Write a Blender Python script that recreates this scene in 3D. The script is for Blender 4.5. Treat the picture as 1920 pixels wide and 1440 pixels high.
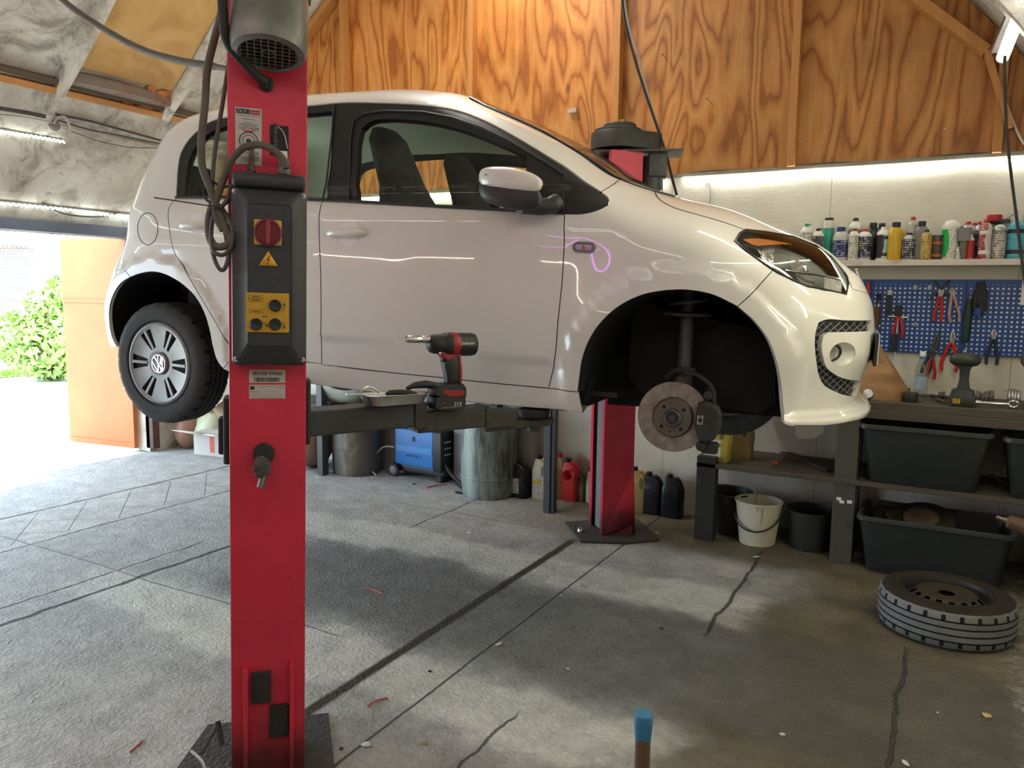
import bpy, bmesh, math, random
import numpy as np
from mathutils import Vector, Matrix, Euler
from mathutils.geometry import delaunay_2d_cdt
random.seed(7); np.random.seed(7)
SC = bpy.context.scene
for o in list(bpy.data.objects): bpy.data.objects.remove(o)
COL = SC.collection
PI = math.pi
# ------------------------------------------------------------------ camera
FPX = 1448.0
YAW, PITCH, ROLL = math.radians(29.17), math.radians(6.73), math.radians(0.65)
CAM = np.array([0., 0., 1.5])
_cy, _sy = math.cos(YAW), math.sin(YAW)
FW = np.array([-_sy*math.cos(PITCH), _cy*math.cos(PITCH), -math.sin(PITCH)])
_r = np.array([_cy, _sy, 0.]); _u = np.cross(_r, FW)
RT, UP = math.cos(ROLL)*_r + math.sin(ROLL)*_u, -math.sin(ROLL)*_r + math.cos(ROLL)*_u
cam_d = bpy.data.cameras.new('camera'); cam = bpy.data.objects.new('camera', cam_d); COL.objects.link(cam)
cam_d.sensor_width = 36; cam_d.lens = FPX/1920*36; cam_d.clip_start = 0.05; cam_d.clip_end = 300
cam.matrix_world = Matrix(((RT[0], UP[0], -FW[0], CAM[0]), (RT[1], UP[1], -FW[1], CAM[1]), (RT[2], UP[2], -FW[2], CAM[2]), (0, 0, 0, 1)))
SC.camera = cam
# ------------------------------------------------------------------ view, sky, sun, daylight
SC.view_settings.view_transform = 'Standard'; SC.view_settings.look = 'None'
SC.view_settings.exposure = 0.2; SC.view_settings.gamma = 1.0; SC.view_settings.use_curve_mapping = False
SC.cycles.use_denoising = True
SC.cycles.max_bounces = 8; SC.cycles.transparent_max_bounces = 16
SC.cycles.sample_clamp_indirect = 6.0
SC.cycles.caustics_reflective = False; SC.cycles.caustics_refractive = False
wd = bpy.data.worlds.new('sky'); SC.world = wd; wd.use_nodes = True
bg = wd.node_tree.nodes['Background']; bg.inputs[0].default_value = (0.66, 0.85, 1.0, 1); bg.inputs[1].default_value = 7.0
def light(name, kind, loc, energy, color=(1, 1, 1), rot=None, size=None, size_y=None, look=None):
    d = bpy.data.lights.new(name, kind); d.energy = energy; d.color = color
    if kind == 'AREA':
        d.shape = 'RECTANGLE'; d.size = size; d.size_y = size_y or size
    o = bpy.data.objects.new(name, d); COL.objects.link(o); o.location = loc
    if look is not None:
        o.rotation_euler = (Vector(look)-Vector(loc)).to_track_quat('-Z', 'Y').to_euler()
    elif rot: o.rotation_euler = rot
    return o
sun = light('sun', 'SUN', (-12, 8, 10), 14.0, (1, 0.95, 0.86), look=(-9.5, 3.0, 0)); sun.data.angle = math.radians(0.6)
# daylight falling in through the wide doorway in the left wall
por = light('doorway_daylight', 'AREA', (-6.45, 1.6, 0.98), 60, (0.86, 0.94, 1.0), size=5.4, size_y=1.8, look=(0, 1.6, 0.9))
por.data.cycles.is_portal = True
# the LED tube runs of the workshop that hang on the vault behind and over the camera
light('led_tube_light', 'AREA', (-0.3, -0.6, 3.0), 15, (1, 0.93, 0.80), size=4.2, size_y=0.06, look=(-1.6, 2.6, 1.2))
light('led_tube_light', 'AREA', (-3.2, -1.2, 3.6), 17, (1, 0.95, 0.86), size=4.2, size_y=0.06, look=(-2.6, 2.8, 1.0))
light('led_tube_light', 'AREA', (-2.75, 3.95, 4.35), 58, (1, 0.94, 0.84), size=0.08, size_y=2.1, look=(-2.75, 3.95, 0))
light('led_tube_light', 'AREA', (0.29, 3.3, 2.52), 14, (1, 0.94, 0.70), size=0.08, size_y=2.0, look=(-0.6, 3.2, 1.2))
# unseen fill at the right-hand wall, added to brighten the bumper
light('led_rope_light', 'AREA', (0.90, 2.75, 1.70), 27, (1, 0.94, 0.62), size=0.06, size_y=2.2, look=(-0.4, 2.75, 1.25))
# ------------------------------------------------------------------ pixel -> place
def ray(x, y): return FW + (x-960)/FPX*RT - (y-720)/FPX*UP
def on(x, y, ax, v):
    d = ray(x, y); return CAM + (v-CAM[ax])/d[ax]*d
def hit(x, y, P, N):
    d = ray(x, y); N = np.asarray(N, float); t = ((np.asarray(P)-CAM)@N)/(d@N); return CAM + t*d
def at(x, y, z): return CAM + z*ray(x, y)
# ------------------------------------------------------------------ materials
MATS = {}
def mat(name, col, rough=0.5, metal=0.0, col2=None, scale=8.0, amt=0.5, bump=0.0, bscale=40.0, spec=0.5, coat=0.0,
        emit=None, estr=0.0, trans=0.0, alpha=1.0, stretch=(1, 1, 1), thr=None, ior=1.45):
    if name in MATS: return MATS[name]
    m = bpy.data.materials.new(name); m.use_nodes = True; MATS[name] = m
    nt = m.node_tree; N = nt.nodes; L = nt.links; b = N['Principled BSDF']
    b.inputs['Base Color'].default_value = (*col, 1); b.inputs['Roughness'].default_value = rough
    b.inputs['Metallic'].default_value = metal; b.inputs['Specular IOR Level'].default_value = spec
    b.inputs['Coat Weight'].default_value = coat; b.inputs['Coat Roughness'].default_value = 0.02
    b.inputs['IOR'].default_value = ior
    b.inputs['Transmission Weight'].default_value = trans; b.inputs['Alpha'].default_value = alpha
    if emit: b.inputs['Emission Color'].default_value = (*emit, 1); b.inputs['Emission Strength'].default_value = estr
    if col2 is not None or bump:
        tc = N.new('ShaderNodeTexCoord'); mp = N.new('ShaderNodeMapping'); mp.inputs['Scale'].default_value = stretch
        L.new(tc.outputs['Object'], mp.inputs[0])
    if col2 is not None:
        n = N.new('ShaderNodeTexNoise'); n.inputs['Scale'].default_value = scale; n.inputs['Detail'].default_value = 6
        n.inputs['Roughness'].default_value = 0.62
        L.new(mp.outputs[0], n.inputs[0])
        r = N.new('ShaderNodeValToRGB')
        t = thr if thr is not None else 0.5
        r.color_ramp.elements[0].position = max(0, t-amt*0.5); r.color_ramp.elements[1].position = min(1, t+amt*0.5)
        r.color_ramp.elements[0].color = (*col, 1); r.color_ramp.elements[1].color = (*col2, 1)
        L.new(n.outputs['Fac'], r.inputs[0]); L.new(r.outputs[0], b.inputs['Base Color'])
    if bump:
        n2 = N.new('ShaderNodeTexNoise'); n2.inputs['Scale'].default_value = bscale; n2.inputs['Detail'].default_value = 4
        L.new(mp.outputs[0], n2.inputs[0])
        bp = N.new('ShaderNodeBump'); bp.inputs['Strength'].default_value = bump; bp.inputs['Distance'].default_value = 0.01
        L.new(n2.outputs['Fac'], bp.inputs['Height']); L.new(bp.outputs[0], b.inputs['Normal'])
    return m
class NB:
    """small node-graph helper"""
    def __init__(s, name):
        s.m = bpy.data.materials.new(name); s.m.use_nodes = True; s.nt = s.m.node_tree; s.N = s.nt.nodes; s.L = s.nt.links
        s.b = s.N['Principled BSDF']; MATS[name] = s.m
        s.tc = s.N.new('ShaderNodeTexCoord'); s.obj = s.tc.outputs['Object']
        sp = s.N.new('ShaderNodeSeparateXYZ'); s.L.new(s.obj, sp.inputs[0]); s.x, s.y, s.z = sp.outputs
    def math(s, op, a, b=None, c=None, clamp=False):
        n = s.N.new('ShaderNodeMath'); n.operation = op; n.use_clamp = clamp
        for i, v in enumerate((a, b, c)):
            if v is None: continue
            if isinstance(v, (int, float)): n.inputs[i].default_value = v
            else: s.L.new(v, n.inputs[i])
        return n.outputs[0]
    def noise(s, scale, detail=5, rough=0.6, vec=None, stretch=None, dist=0.0, dim='3D'):
        n = s.N.new('ShaderNodeTexNoise'); n.inputs['Scale'].default_value = scale; n.inputs['Detail'].default_value = detail
        n.inputs['Roughness'].default_value = rough; n.inputs['Distortion'].default_value = dist
        v = vec or s.obj
        if stretch:
            mp = s.N.new('ShaderNodeMapping'); mp.inputs['Scale'].default_value = stretch; s.L.new(v, mp.inputs[0]); v = mp.outputs[0]
        s.L.new(v, n.inputs[0]); return n.outputs['Fac']
    def ramp(s, f, stops):
        r = s.N.new('ShaderNodeValToRGB'); s.L.new(f, r.inputs[0]); e = r.color_ramp.elements
        while len(e) < len(stops): e.new(0.5)
        for k, (p, c) in enumerate(stops):
            e[k].position = p; e[k].color = (*(c if isinstance(c, tuple) else (c, c, c)), 1)
        return r.outputs[0]
    def mix(s, f, a, b, mode='MIX'):
        n = s.N.new('ShaderNodeMix'); n.data_type = 'RGBA'; n.blend_type = mode
        for i, v in ((0, f), (6, a), (7, b)):
            if isinstance(v, (int, float)): n.inputs[i].default_value = v
            elif isinstance(v, tuple): n.inputs[i].default_value = (*v, 1)
            else: s.L.new(v, n.inputs[i])
        return n.outputs[2]
    def smooth(s, v, a, b):
        n = s.N.new('ShaderNodeMapRange'); n.interpolation_type = 'SMOOTHSTEP'
        s.L.new(v, n.inputs[0]); n.inputs[1].default_value = a; n.inputs[2].default_value = b; return n.outputs[0]
    def out(s, col=None, rough=None, bump=None, bstr=0.3, bdist=0.01, metal=None):
        if col is not None: s.L.new(col, s.b.inputs['Base Color'])
        if rough is not None:
            if isinstance(rough, (int, float)): s.b.inputs['Roughness'].default_value = rough
            else: s.L.new(rough, s.b.inputs['Roughness'])
        if bump is not None:
            bp = s.N.new('ShaderNodeBump'); bp.inputs['Strength'].default_value = bstr; bp.inputs['Distance'].default_value = bdist
            s.L.new(bump, bp.inputs['Height']); s.L.new(bp.outputs[0], s.b.inputs['Normal'])
        return s.m
# ------------------------------------------------------------------ mesh helpers
def tag(o, label=None, cat=None, group=None, kind=None):
    if label: o['label'] = label
    if cat: o['category'] = cat
    if group: o['group'] = group
    if kind: o['kind'] = kind
    return o
def empty(name, loc=(0, 0, 0), rz=0.0, label=None, cat=None, group=None, rot=None):
    o = bpy.data.objects.new(name, None); COL.objects.link(o); o.location = loc
    o.rotation_euler = rot if rot else (0, 0, rz); o.empty_display_size = 0.1
    return tag(o, label, cat, group)
class MB:
    def __init__(s): s.v = []; s.f = []; s.mi = []; s.sm = []
    def add(s, vs, fs, mi=0, smooth=False, M=None):
        n = len(s.v)
        for p in vs:
            p = Vector(tuple(float(q) for q in p)); s.v.append(tuple(M @ p) if M else tuple(p))
        for f in fs: s.f.append(tuple(i+n for i in f)); s.mi.append(mi); s.sm.append(smooth)
        return s
    def box(s, c, d, M=None, mi=0):
        x, y, z = c; a, b, h = (q*0.5 for q in d)
        vs = [(x+i*a, y+j*b, z+k*h) for i in (-1, 1) for j in (-1, 1) for k in (-1, 1)]
        return s.add(vs, [(0, 1, 3, 2), (4, 6, 7, 5), (0, 4, 5, 1), (2, 3, 7, 6), (0, 2, 6, 4), (1, 5, 7, 3)], mi, False, M)
    def rbox(s, c, d, r=0.01, n=3, M=None, mi=0, ax=2):
        """box with rounded vertical edges and a small chamfer top and bottom"""
        dd = [d[(ax+1) % 3], d[(ax+2) % 3], d[ax]]
        r = min(r, dd[0]*0.49, dd[1]*0.49)
        pl = []
        for qx, qy, a0 in ((1, 1, 0), (-1, 1, 90), (-1, -1, 180), (1, -1, 270)):
            for k in range(n+1):
                a = math.radians(a0+90*k/n); pl.append((qx*(dd[0]/2-r)+r*math.cos(a), qy*(dd[1]/2-r)+r*math.sin(a)))
        ch = min(r*0.4, dd[2]*0.2)
        def tr(p, z):
            q = [0, 0, 0]; q[(ax+1) % 3] = p[0]; q[(ax+2) % 3] = p[1]; q[ax] = z
            return (q[0]+c[0], q[1]+c[1], q[2]+c[2])
        rings = []
        for z, k in ((-dd[2]/2, ch), (-dd[2]/2+ch, 0), (dd[2]/2-ch, 0), (dd[2]/2, ch)):
            fx = 1-2*k/dd[0]; fy = 1-2*k/dd[1]
            rings.append([tr((p[0]*fx, p[1]*fy), z) for p in pl])
        return s.rings(rings, True, True, mi, True, M)
    def rings(s, rings, cap0=False, cap1=False, mi=0, smooth=True, M=None, closed=True):
        n = len(rings[0]); vs = [p for r in rings for p in r]; fs = []
        for i in range(len(rings)-1):
            for k in range(n if closed else n-1):
                a, b = i*n+k, i*n+(k+1) % n; fs.append((a, b, b+n, a+n))
        s.add(vs, fs, mi, smooth, M)
        if cap0: s.add(rings[0], [tuple(range(n))[::-1]], mi, False, M)
        if cap1: s.add(rings[-1], [tuple(range(n))], mi, False, M)
        return s
    def lathe(s, prof, n=24, M=None, mi=0, smooth=True, cap=True, ang=2*PI, axis='z'):
        rings = []
        for r, z in prof:
            ring = []
            for k in range(n):
                a = ang*k/n; p = (r*math.cos(a), r*math.sin(a), z)
                if axis == 'y': p = (p[0], p[2], p[1])
                if axis == 'x': p = (p[2], p[0], p[1])
                ring.append(p)
            rings.append(ring)
        if axis == 'y': rings = [r[::-1] for r in rings]
        return s.rings(rings, cap and prof[0][0] > 1e-5, cap and prof[-1][0] > 1e-5, mi, smooth, M)
    def tube(s, pts, r, n=8, mi=0, M=None, cap=True):
        pts = [Vector(tuple(float(q) for q in p)) for p in pts]; rings = []
        up = None
        for i, p in enumerate(pts):
            t = (pts[min(i+1, len(pts)-1)]-pts[max(i-1, 0)])
            if t.length < 1e-9: t = Vector((0, 0, 1))
            t.normalize()
            if up is None: up = Vector((0, 0, 1)) if abs(t.z) < 0.9 else Vector((1, 0, 0))
            a = t.cross(up)
            if a.length < 1e-6: a = t.cross(Vector((0.3, 1, 0.2)))
            a.normalize(); b = a.cross(t); up = b
            rr = r[i] if isinstance(r, (list, tuple)) else r
            rings.append([tuple(p+rr*(math.cos(2*PI*k/n)*a+math.sin(2*PI*k/n)*b)) for k in range(n)])
        return s.rings(rings, cap, cap, mi, True, M)
    def bar(s, p, q, w, h, mi=0, M=None, up=(0, 0, 1)):
        p = Vector(tuple(float(v) for v in p)); q = Vector(tuple(float(v) for v in q)); t = (q-p); L = t.length; t.normalize()
        u = Vector(up); a = t.cross(u)
        if a.length < 1e-4: a = t.cross(Vector((1, 0, 0)))
        a.normalize(); b = a.cross(t)
        rings = [[tuple(c+a*sx*w/2+b*sy*h/2) for sx, sy in ((-1, -1), (1, -1), (1, 1), (-1, 1))] for c in (p, q)]
        return s.rings(rings, True, True, mi, False, M)
    def prism(s, poly, z0, z1, M=None, mi=0, smooth=False):
        return s.rings([[(x, y, z0) for x, y in poly], [(x, y, z1) for x, y in poly]], True, True, mi, smooth, M)
    def build(s, name, m, parent=None, bevel=0.0, sub=0, loc=None, solid=0.0):
        me = bpy.data.meshes.new(name); me.from_pydata(s.v, [], s.f)
        ms = m if isinstance(m, (list, tuple)) else [m]
        for q in ms: me.materials.append(q)
        for p, i, sm in zip(me.polygons, s.mi, s.sm): p.material_index = min(i, len(ms)-1); p.use_smooth = sm
        bm = bmesh.new(); bm.from_mesh(me); bmesh.ops.remove_doubles(bm, verts=bm.verts, dist=1e-6)
        bmesh.ops.recalc_face_normals(bm, faces=bm.faces); bm.to_mesh(me); bm.free(); me.update()
        try: me.set_sharp_from_angle(angle=math.radians(38))
        except Exception: pass
        o = bpy.data.objects.new(name, me); COL.objects.link(o)
        if parent: o.parent = parent
        if loc is not None: o.location = loc
        if bevel:
            md = o.modifiers.new('bevel', 'BEVEL'); md.width = bevel; md.segments = 2; md.limit_method = 'ANGLE'; md.harden_normals = False
        if sub:
            md = o.modifiers.new('sub', 'SUBSURF'); md.levels = sub; md.render_levels = sub
        if solid:
            md = o.modifiers.new('solid', 'SOLIDIFY'); md.thickness = solid; md.offset = 0
        return o
def children(o): return [c for c in bpy.data.objects if c.parent == o]
def copy_tree(o, parent=None):
    c = o.copy(); COL.objects.link(c); c.parent = parent
    for ch in children(o): copy_tree(ch, c)
    return c
def T(x=0, y=0, z=0): return Matrix.Translation((x, y, z))
def RX(a): return Matrix.Rotation(math.radians(a), 4, 'X')
def RY(a): return Matrix.Rotation(math.radians(a), 4, 'Y')
def RZ(a): return Matrix.Rotation(math.radians(a), 4, 'Z')
def bez(pts, n=8):
    """Catmull-Rom through the points"""
    P = [np.asarray(p, float) for p in pts]; P = [2*P[0]-P[1]]+P+[2*P[-1]-P[-2]]; out = []
    for i in range(1, len(P)-2):
        for k in range(n):
            t = k/n; a, b, c, d = P[i-1], P[i], P[i+1], P[i+2]
            out.append(0.5*((2*b)+(c-a)*t+(2*a-5*b+4*c-d)*t*t+(3*b-a-3*c+d)*t**3))
    out.append(P[-2]); return out
def text(s, name, size, m, parent, M, ext=0.0006, align='CENTER'):
    c = bpy.data.curves.new(name, 'FONT'); c.body = s; c.size = size; c.extrude = ext; c.align_x = align; c.align_y = 'CENTER'
    t = bpy.data.objects.new(name, c); COL.objects.link(t); bpy.context.view_layer.update()
    me = bpy.data.meshes.new_from_object(t.evaluated_get(bpy.context.evaluated_depsgraph_get())); bpy.data.objects.remove(t); me.materials.clear(); me.materials.append(m)
    o = bpy.data.objects.new(name, me); COL.objects.link(o); o.parent = parent; o.matrix_local = M
    return o
# ================================================================== MATERIALS USED WIDELY
white_paint = mat('white_plastic', (0.72, 0.72, 0.70), 0.45)
black_pl = mat('black_plastic', (0.018, 0.019, 0.02), 0.45, col2=(0.03, 0.03, 0.03), scale=20)
black_rub = mat('black_rubber', (0.02, 0.02, 0.021), 0.75, col2=(0.035, 0.034, 0.032), scale=30, bump=0.1)
steel = mat('steel', (0.55, 0.55, 0.54), 0.32, 1.0, col2=(0.38, 0.37, 0.36), scale=30)
chrome = mat('chrome', (0.8, 0.8, 0.8), 0.12, 1.0)
dark_steel = mat('dark_steel', (0.055, 0.058, 0.06), 0.5, 0.4, col2=(0.10, 0.095, 0.085), scale=14, amt=0.4, bump=0.15)
red_handle = mat('red_handle_rubber', (0.42, 0.015, 0.012), 0.4)
# ================================================================== THE SHELL OF THE WORKSHOP
XL, XR, YB, YF = -6.35, 0.95, 5.15, -3.6
# floor --------------------------------------------------------------
g = NB('oily_concrete')
n1 = g.noise(1.1, 7, 0.62); n2 = g.noise(7, 6, 0.65); n3 = g.noise(60, 3, 0.6); n4 = g.noise(0.45, 4, 0.55, stretch=(1, 1, 1))
base = g.ramp(n2, [(0.25, (0.36, 0.357, 0.34)), (0.5, (0.48, 0.477, 0.46)), (0.75, (0.60, 0.60, 0.58))])
# brown oily zone, strongest to the right (x > -1) and along the bench
wob = g.math('MULTIPLY', g.math('SUBTRACT', n1, 0.5), 1.6)
zx = g.smooth(g.math('ADD', g.x, wob), -1.15, -0.35)
zy = g.smooth(g.math('ADD', g.y, wob), 4.0, 4.5)
zy = g.math('MULTIPLY', zy, g.smooth(g.x, -3.2, -1.6))
zone = g.math('MAXIMUM', zx, zy)
brown = g.ramp(g.noise(3.2, 7, 0.68), [(0.28, (0.075, 0.062, 0.037)), (0.5, (0.15, 0.124, 0.075)), (0.72, (0.25, 0.21, 0.13))])
col = g.mix(zone, base, brown)
# dark oil patch where cars stand (between the wheel tracks)
def band(v, a, b, w):
    return g.math('MULTIPLY', g.smooth(v, a-w, a+w), g.math('SUBTRACT', 1.0, g.smooth(v, b-w, b+w)))
wy = g.math('ADD', g.y, g.math('MULTIPLY', g.math('SUBTRACT', g.noise(1.6, 5, 0.6), 0.5), 0.5))
wx = g.math('ADD', g.x, g.math('MULTIPLY', g.math('SUBTRACT', g.noise(1.9, 5, 0.6), 0.5), 0.9))
oil = g.math('MULTIPLY', band(wy, 2.55, 3.42, 0.12), band(wx, -3.3, 1.2, 0.25))
oilc = g.math('MULTIPLY', oil, 0.62)
col = g.mix(oilc, col, (0.085, 0.082, 0.074))
near = g.math('MULTIPLY', band(wy, -1.0, 2.05, 0.10), band(wx, -1.75, 0.6, 0.15))
col = g.mix(g.math('MULTIPLY', near, 0.35), col, (0.12, 0.108, 0.09))
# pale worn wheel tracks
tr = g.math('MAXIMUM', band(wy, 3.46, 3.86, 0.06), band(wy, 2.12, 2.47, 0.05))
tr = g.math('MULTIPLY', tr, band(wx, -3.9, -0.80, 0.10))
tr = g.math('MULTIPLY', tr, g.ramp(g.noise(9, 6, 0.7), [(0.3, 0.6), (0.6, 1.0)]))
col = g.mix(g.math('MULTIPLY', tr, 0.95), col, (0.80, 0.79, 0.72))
# pale crumbly concrete near the right edge
cr = g.math('MULTIPLY', g.smooth(g.math('ADD', g.x, g.math('MULTIPLY', g.math('SUBTRACT', g.noise(5, 6, 0.7), 0.5), 0.35)), 0.27, 0.34), g.ramp(g.noise(22, 6, 0.75), [(0.45, 0.0), (0.6, 1.0)]))
col = g.mix(g.math('MULTIPLY', cr, 0.7), col, (0.42, 0.40, 0.35))
# dust cleaner concrete towards the doorway
dw = g.math('SUBTRACT', 1.0, g.smooth(g.math('ADD', g.x, wob), -4.6, -2.9))
col = g.mix(g.math('MULTIPLY', dw, 0.55), col, g.ramp(n2, [(0.3, (0.28, 0.29, 0.30)), (0.7, (0.40, 0.41, 0.42))]))
# joints along the depth of the hall
jn = g.math('MULTIPLY', g.math('SUBTRACT', g.noise(2.5, 6, 0.7), 0.5), 0.10)
jx = g.math('ADD', g.x, jn)
def joint(x0, w, a=None, b=None, amp=None):
    xx = jx if amp is None else g.math('ADD', g.x, g.math('MULTIPLY', jn, amp))
    d = g.math('ABSOLUTE', g.math('SUBTRACT', xx, x0))
    j = g.math('SUBTRACT', 1.0, g.smooth(d, w*0.4, w))
    if a is not None: j = g.math('MULTIPLY', j, band(g.y, a, b, 0.05))
    return j
J = joint(-5.26, 0.018); 
for q in (joint(-4.60, 0.012), joint(-3.58, 0.022, -3, 3.1), joint(-3.78, 0.010, -3, 3.0), joint(-1.60, 0.007, amp=0.2),
          joint(-0.84, 0.012, 3.3, 4.6), joint(-0.06, 0.010, -3, 3.6), joint(-1.25, 0.008, -2, 2.3), joint(-2.9, 0.008, 3.9, 6)):
    J = g.math('MAXIMUM', J, q)
yy = g.math('ADD', g.y, g.math('MULTIPLY', g.noise(1.3, 5, 0.6), 0.08))
for y0, xa, xb in ((2.50, -5.0, -2.2), (4.35, -3.4, -2.2)):
    d = g.math('ABSOLUTE', g.math('SUBTRACT', yy, y0)); q = g.math('SUBTRACT', 1.0, g.smooth(d, 0.003, 0.010))
    J = g.math('MAXIMUM', J, g.math('MULTIPLY', q, g.math('MULTIPLY', band(g.x, xa, xb, 0.05), 0.5)))
# scored diamonds on the strip between two joints
ux = g.math('MULTIPLY', g.math('ADD', g.x, 5.26), 1/0.30)
vy = g.math('MULTIPLY', g.y, 1/0.34)
for sgn in (1, -1):
    w = g.math('FRACT', g.math('ADD', vy, g.math('MULTIPLY', ux, 0.75*sgn)))
    d = g.math('ABSOLUTE', g.math('SUBTRACT', w, 0.5)); q = g.math('SUBTRACT', 1.0, g.smooth(d, 0.006, 0.018))
    q = g.math('MULTIPLY', q, band(g.x, -5.22, -4.66, 0.01)); J = g.math('MAXIMUM', J, g.math('MULTIPLY', q, 0.7))
col = g.mix(g.math('MULTIPLY', J, 0.85), col, (0.045, 0.038, 0.030))
# the wide dirty groove
mj = joint(-1.90, 0.036, -4, 4.2, amp=0.25)
grit = g.ramp(g.noise(34, 9, 0.82), [(0.30, 0.70), (0.60, 1.0)]); col = g.mix(1.0, col, grit, 'MULTIPLY')
gr2 = g.ramp(g.noise(4.2, 8, 0.78, dist=0.6), [(0.32, 0.74), (0.55, 1.0)]); col = g.mix(1.0, col, gr2, 'MULTIPLY')
col = g.mix(mj, col, (0.045, 0.034, 0.018))
sp = g.ramp(g.noise(95, 2, 0.5), [(0.70, 0.0), (0.74, 1.0)])
col = g.mix(g.math('MULTIPLY', sp, 0.35), col, (0.5, 0.5, 0.48))
sp2 = g.ramp(g.noise(70, 3, 0.6, stretch=(1, 1.3, 1)), [(0.30, 1.0), (0.36, 0.0)])
col = g.mix(g.math('MULTIPLY', sp2, 0.4), col, (0.03, 0.028, 0.025))
hgt = g.math('ADD', g.math('MULTIPLY', n3, 0.5), g.math('MULTIPLY', n2, 1.0))
hgt = g.math('SUBTRACT', hgt, g.math('MULTIPLY', J, 0.8))
rg = g.mix(zone, (0.72, 0.72, 0.72), (0.5, 0.5, 0.5))
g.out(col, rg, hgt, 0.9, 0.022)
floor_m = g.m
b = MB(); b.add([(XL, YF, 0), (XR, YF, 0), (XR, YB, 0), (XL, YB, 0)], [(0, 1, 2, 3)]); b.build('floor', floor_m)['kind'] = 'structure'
# back wall: white boards below, plywood sheets above ------------------------------
ZW = 2.283
g = NB('white_painted_board')
n = g.noise(3, 6, 0.65); c = g.ramp(n, [(0.3, (0.58, 0.55, 0.45)), (0.7, (0.70, 0.675, 0.575))])
sp = g.ramp(g.noise(17, 5, 0.75), [(0.30, 1.0), (0.37, 0.0)])
lowm = g.math('SUBTRACT', 1.0, g.smooth(g.z, 0.9, 1.25))
c = g.mix(g.math('MULTIPLY', g.math('MULTIPLY', sp, lowm), 0.75), c, (0.12, 0.09, 0.06))
gr = g.math('MULTIPLY', g.math('SUBTRACT', 1.0, g.smooth(g.z, 0.0, 0.45)), g.ramp(g.noise(2.2, 6, 0.7), [(0.35, 0.2), (0.65, 0.9)]))
c = g.mix(g.math('MULTIPLY', gr, 0.45), c, (0.30, 0.27, 0.22))
dx = g.math('ABSOLUTE', g.math('SUBTRACT', g.math('FRACT', g.math('MULTIPLY', g.math('ADD', g.x, 20.16), 1/1.0)), 0.5))
seam = g.math('SUBTRACT', 1.0, g.smooth(dx, 0.0015, 0.004))
c = g.mix(g.math('MULTIPLY', seam, 0.55), c, (0.16, 0.15, 0.12))
streak = g.noise(6, 4, 0.6, stretch=(1, 1, 9))
g.out(c, 0.6, g.math('ADD', streak, g.noise(70, 3, 0.6)), 0.25, 0.006)
wall_white = g.m
b = MB(); b.box(((XL+XR)/2, YB+0.04, ZW/2), (XR-XL, 0.08, ZW)); b.build('wall_back', wall_white)['kind'] = 'structure'
def ply(name, dark, off, c0, c1, c2):
    g = NB(name)
    # rotary-cut plywood: rings of a warped field
    v = g.N.new('ShaderNodeMapping'); v.inputs['Scale'].default_value = (1.0, 1.0, 0.22); v.inputs['Location'].default_value = (off, 0, off*0.37); g.L.new(g.obj, v.inputs[0])
    f = g.noise(2.1, 2.2, 0.55, vec=v.outputs[0], dist=0.5)
    f = g.math('ADD', g.math('MULTIPLY', f, 15.0), g.math('MULTIPLY', g.noise(9, 3, 0.6, vec=v.outputs[0]), 1.3))
    s = g.math('ABSOLUTE', g.math('SUBTRACT', g.math('FRACT', f), 0.5)); s = g.math('MULTIPLY', s, 2.0)
    grain = g.ramp(s, [(0.0, c1), (0.35, c0), (1.0, c2)])
    mott = g.ramp(g.noise(2.0, 5, 0.6), [(0.3, 0.62), (0.7, 1.0)])
    fine = g.ramp(g.noise(60, 3, 0.6, stretch=(1, 1, 0.05)), [(0.3, 0.82), (0.7, 1.0)])
    c = g.mix(1.0, grain, mott, 'MULTIPLY'); c = g.mix(1.0, c, fine, 'MULTIPLY')
    kn = g.ramp(g.noise(6.0, 2, 0.4, stretch=(1, 1, 0.6)), [(0.22, 1.0), (0.26, 0.0)])
    c = g.mix(g.math('MULTIPLY', kn, 0.6), c, (0.06, 0.022, 0.008))
    g.out(c, 0.5, s, 0.08, 0.003); g.b.inputs['Specular IOR Level'].default_value = 0.35
    return g.m
ply_a = ply('plywood_orange', 0, 0.0, (0.62, 0.225, 0.045), (0.38, 0.115, 0.020), (0.72, 0.32, 0.085))
ply_b = ply('plywood_brown', 0, 5.3, (0.50, 0.20, 0.045), (0.30, 0.10, 0.020), (0.60, 0.28, 0.08))
VP = [(-6.36, 1.93), (-6.22, 2.2), (-6.02, 2.60), (-5.80, 2.86), (-5.52, 3.08), (-5.2, 3.36), (-4.85, 3.70), (-4.4, 4.08), (-3.8, 4.44), (-3.2, 4.66), (-2.6, 4.72),
      (-2.0, 4.60), (-1.4, 4.32), (-0.8, 3.90), (-0.3, 3.45), (0.12, 3.0), (0.42, 2.60), (0.70, 2.20), (0.94, 1.93)]
vx = np.array([p[0] for p in VP]); vz = np.array([p[1] for p in VP])
def zv(x): return float(np.interp(x, vx, vz))
sheets = [(-6.4, -5.72), (-5.72, -4.474), (-4.474, -3.227), (-3.227, -2.056), (-2.056, -0.896), (-0.896, 0.184), (0.184, 1.0)]
for k, (a, c) in enumerate(sheets):
    xs = [a+0.002]+[x for x in vx if a < x < c]+[c-0.002]; top = [(x, YB, max(ZW, zv(x)+0.05)) for x in xs]
    poly = [(xs[0], YB, ZW), (xs[-1], YB, ZW)]+top[::-1]
    back = [(p[0], YB+0.03, p[2]) for p in poly]; n = len(poly)
    b = MB(); b.add(poly+back, [tuple(range(n))[::-1], tuple(range(n, 2*n))]+[(i, (i+1) % n, n+(i+1) % n, n+i) for i in range(n)])
    b.build('wall_back_plywood', [ply_a, ply_b][1 if a > -2.1 else 0])['kind'] = 'structure'
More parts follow.
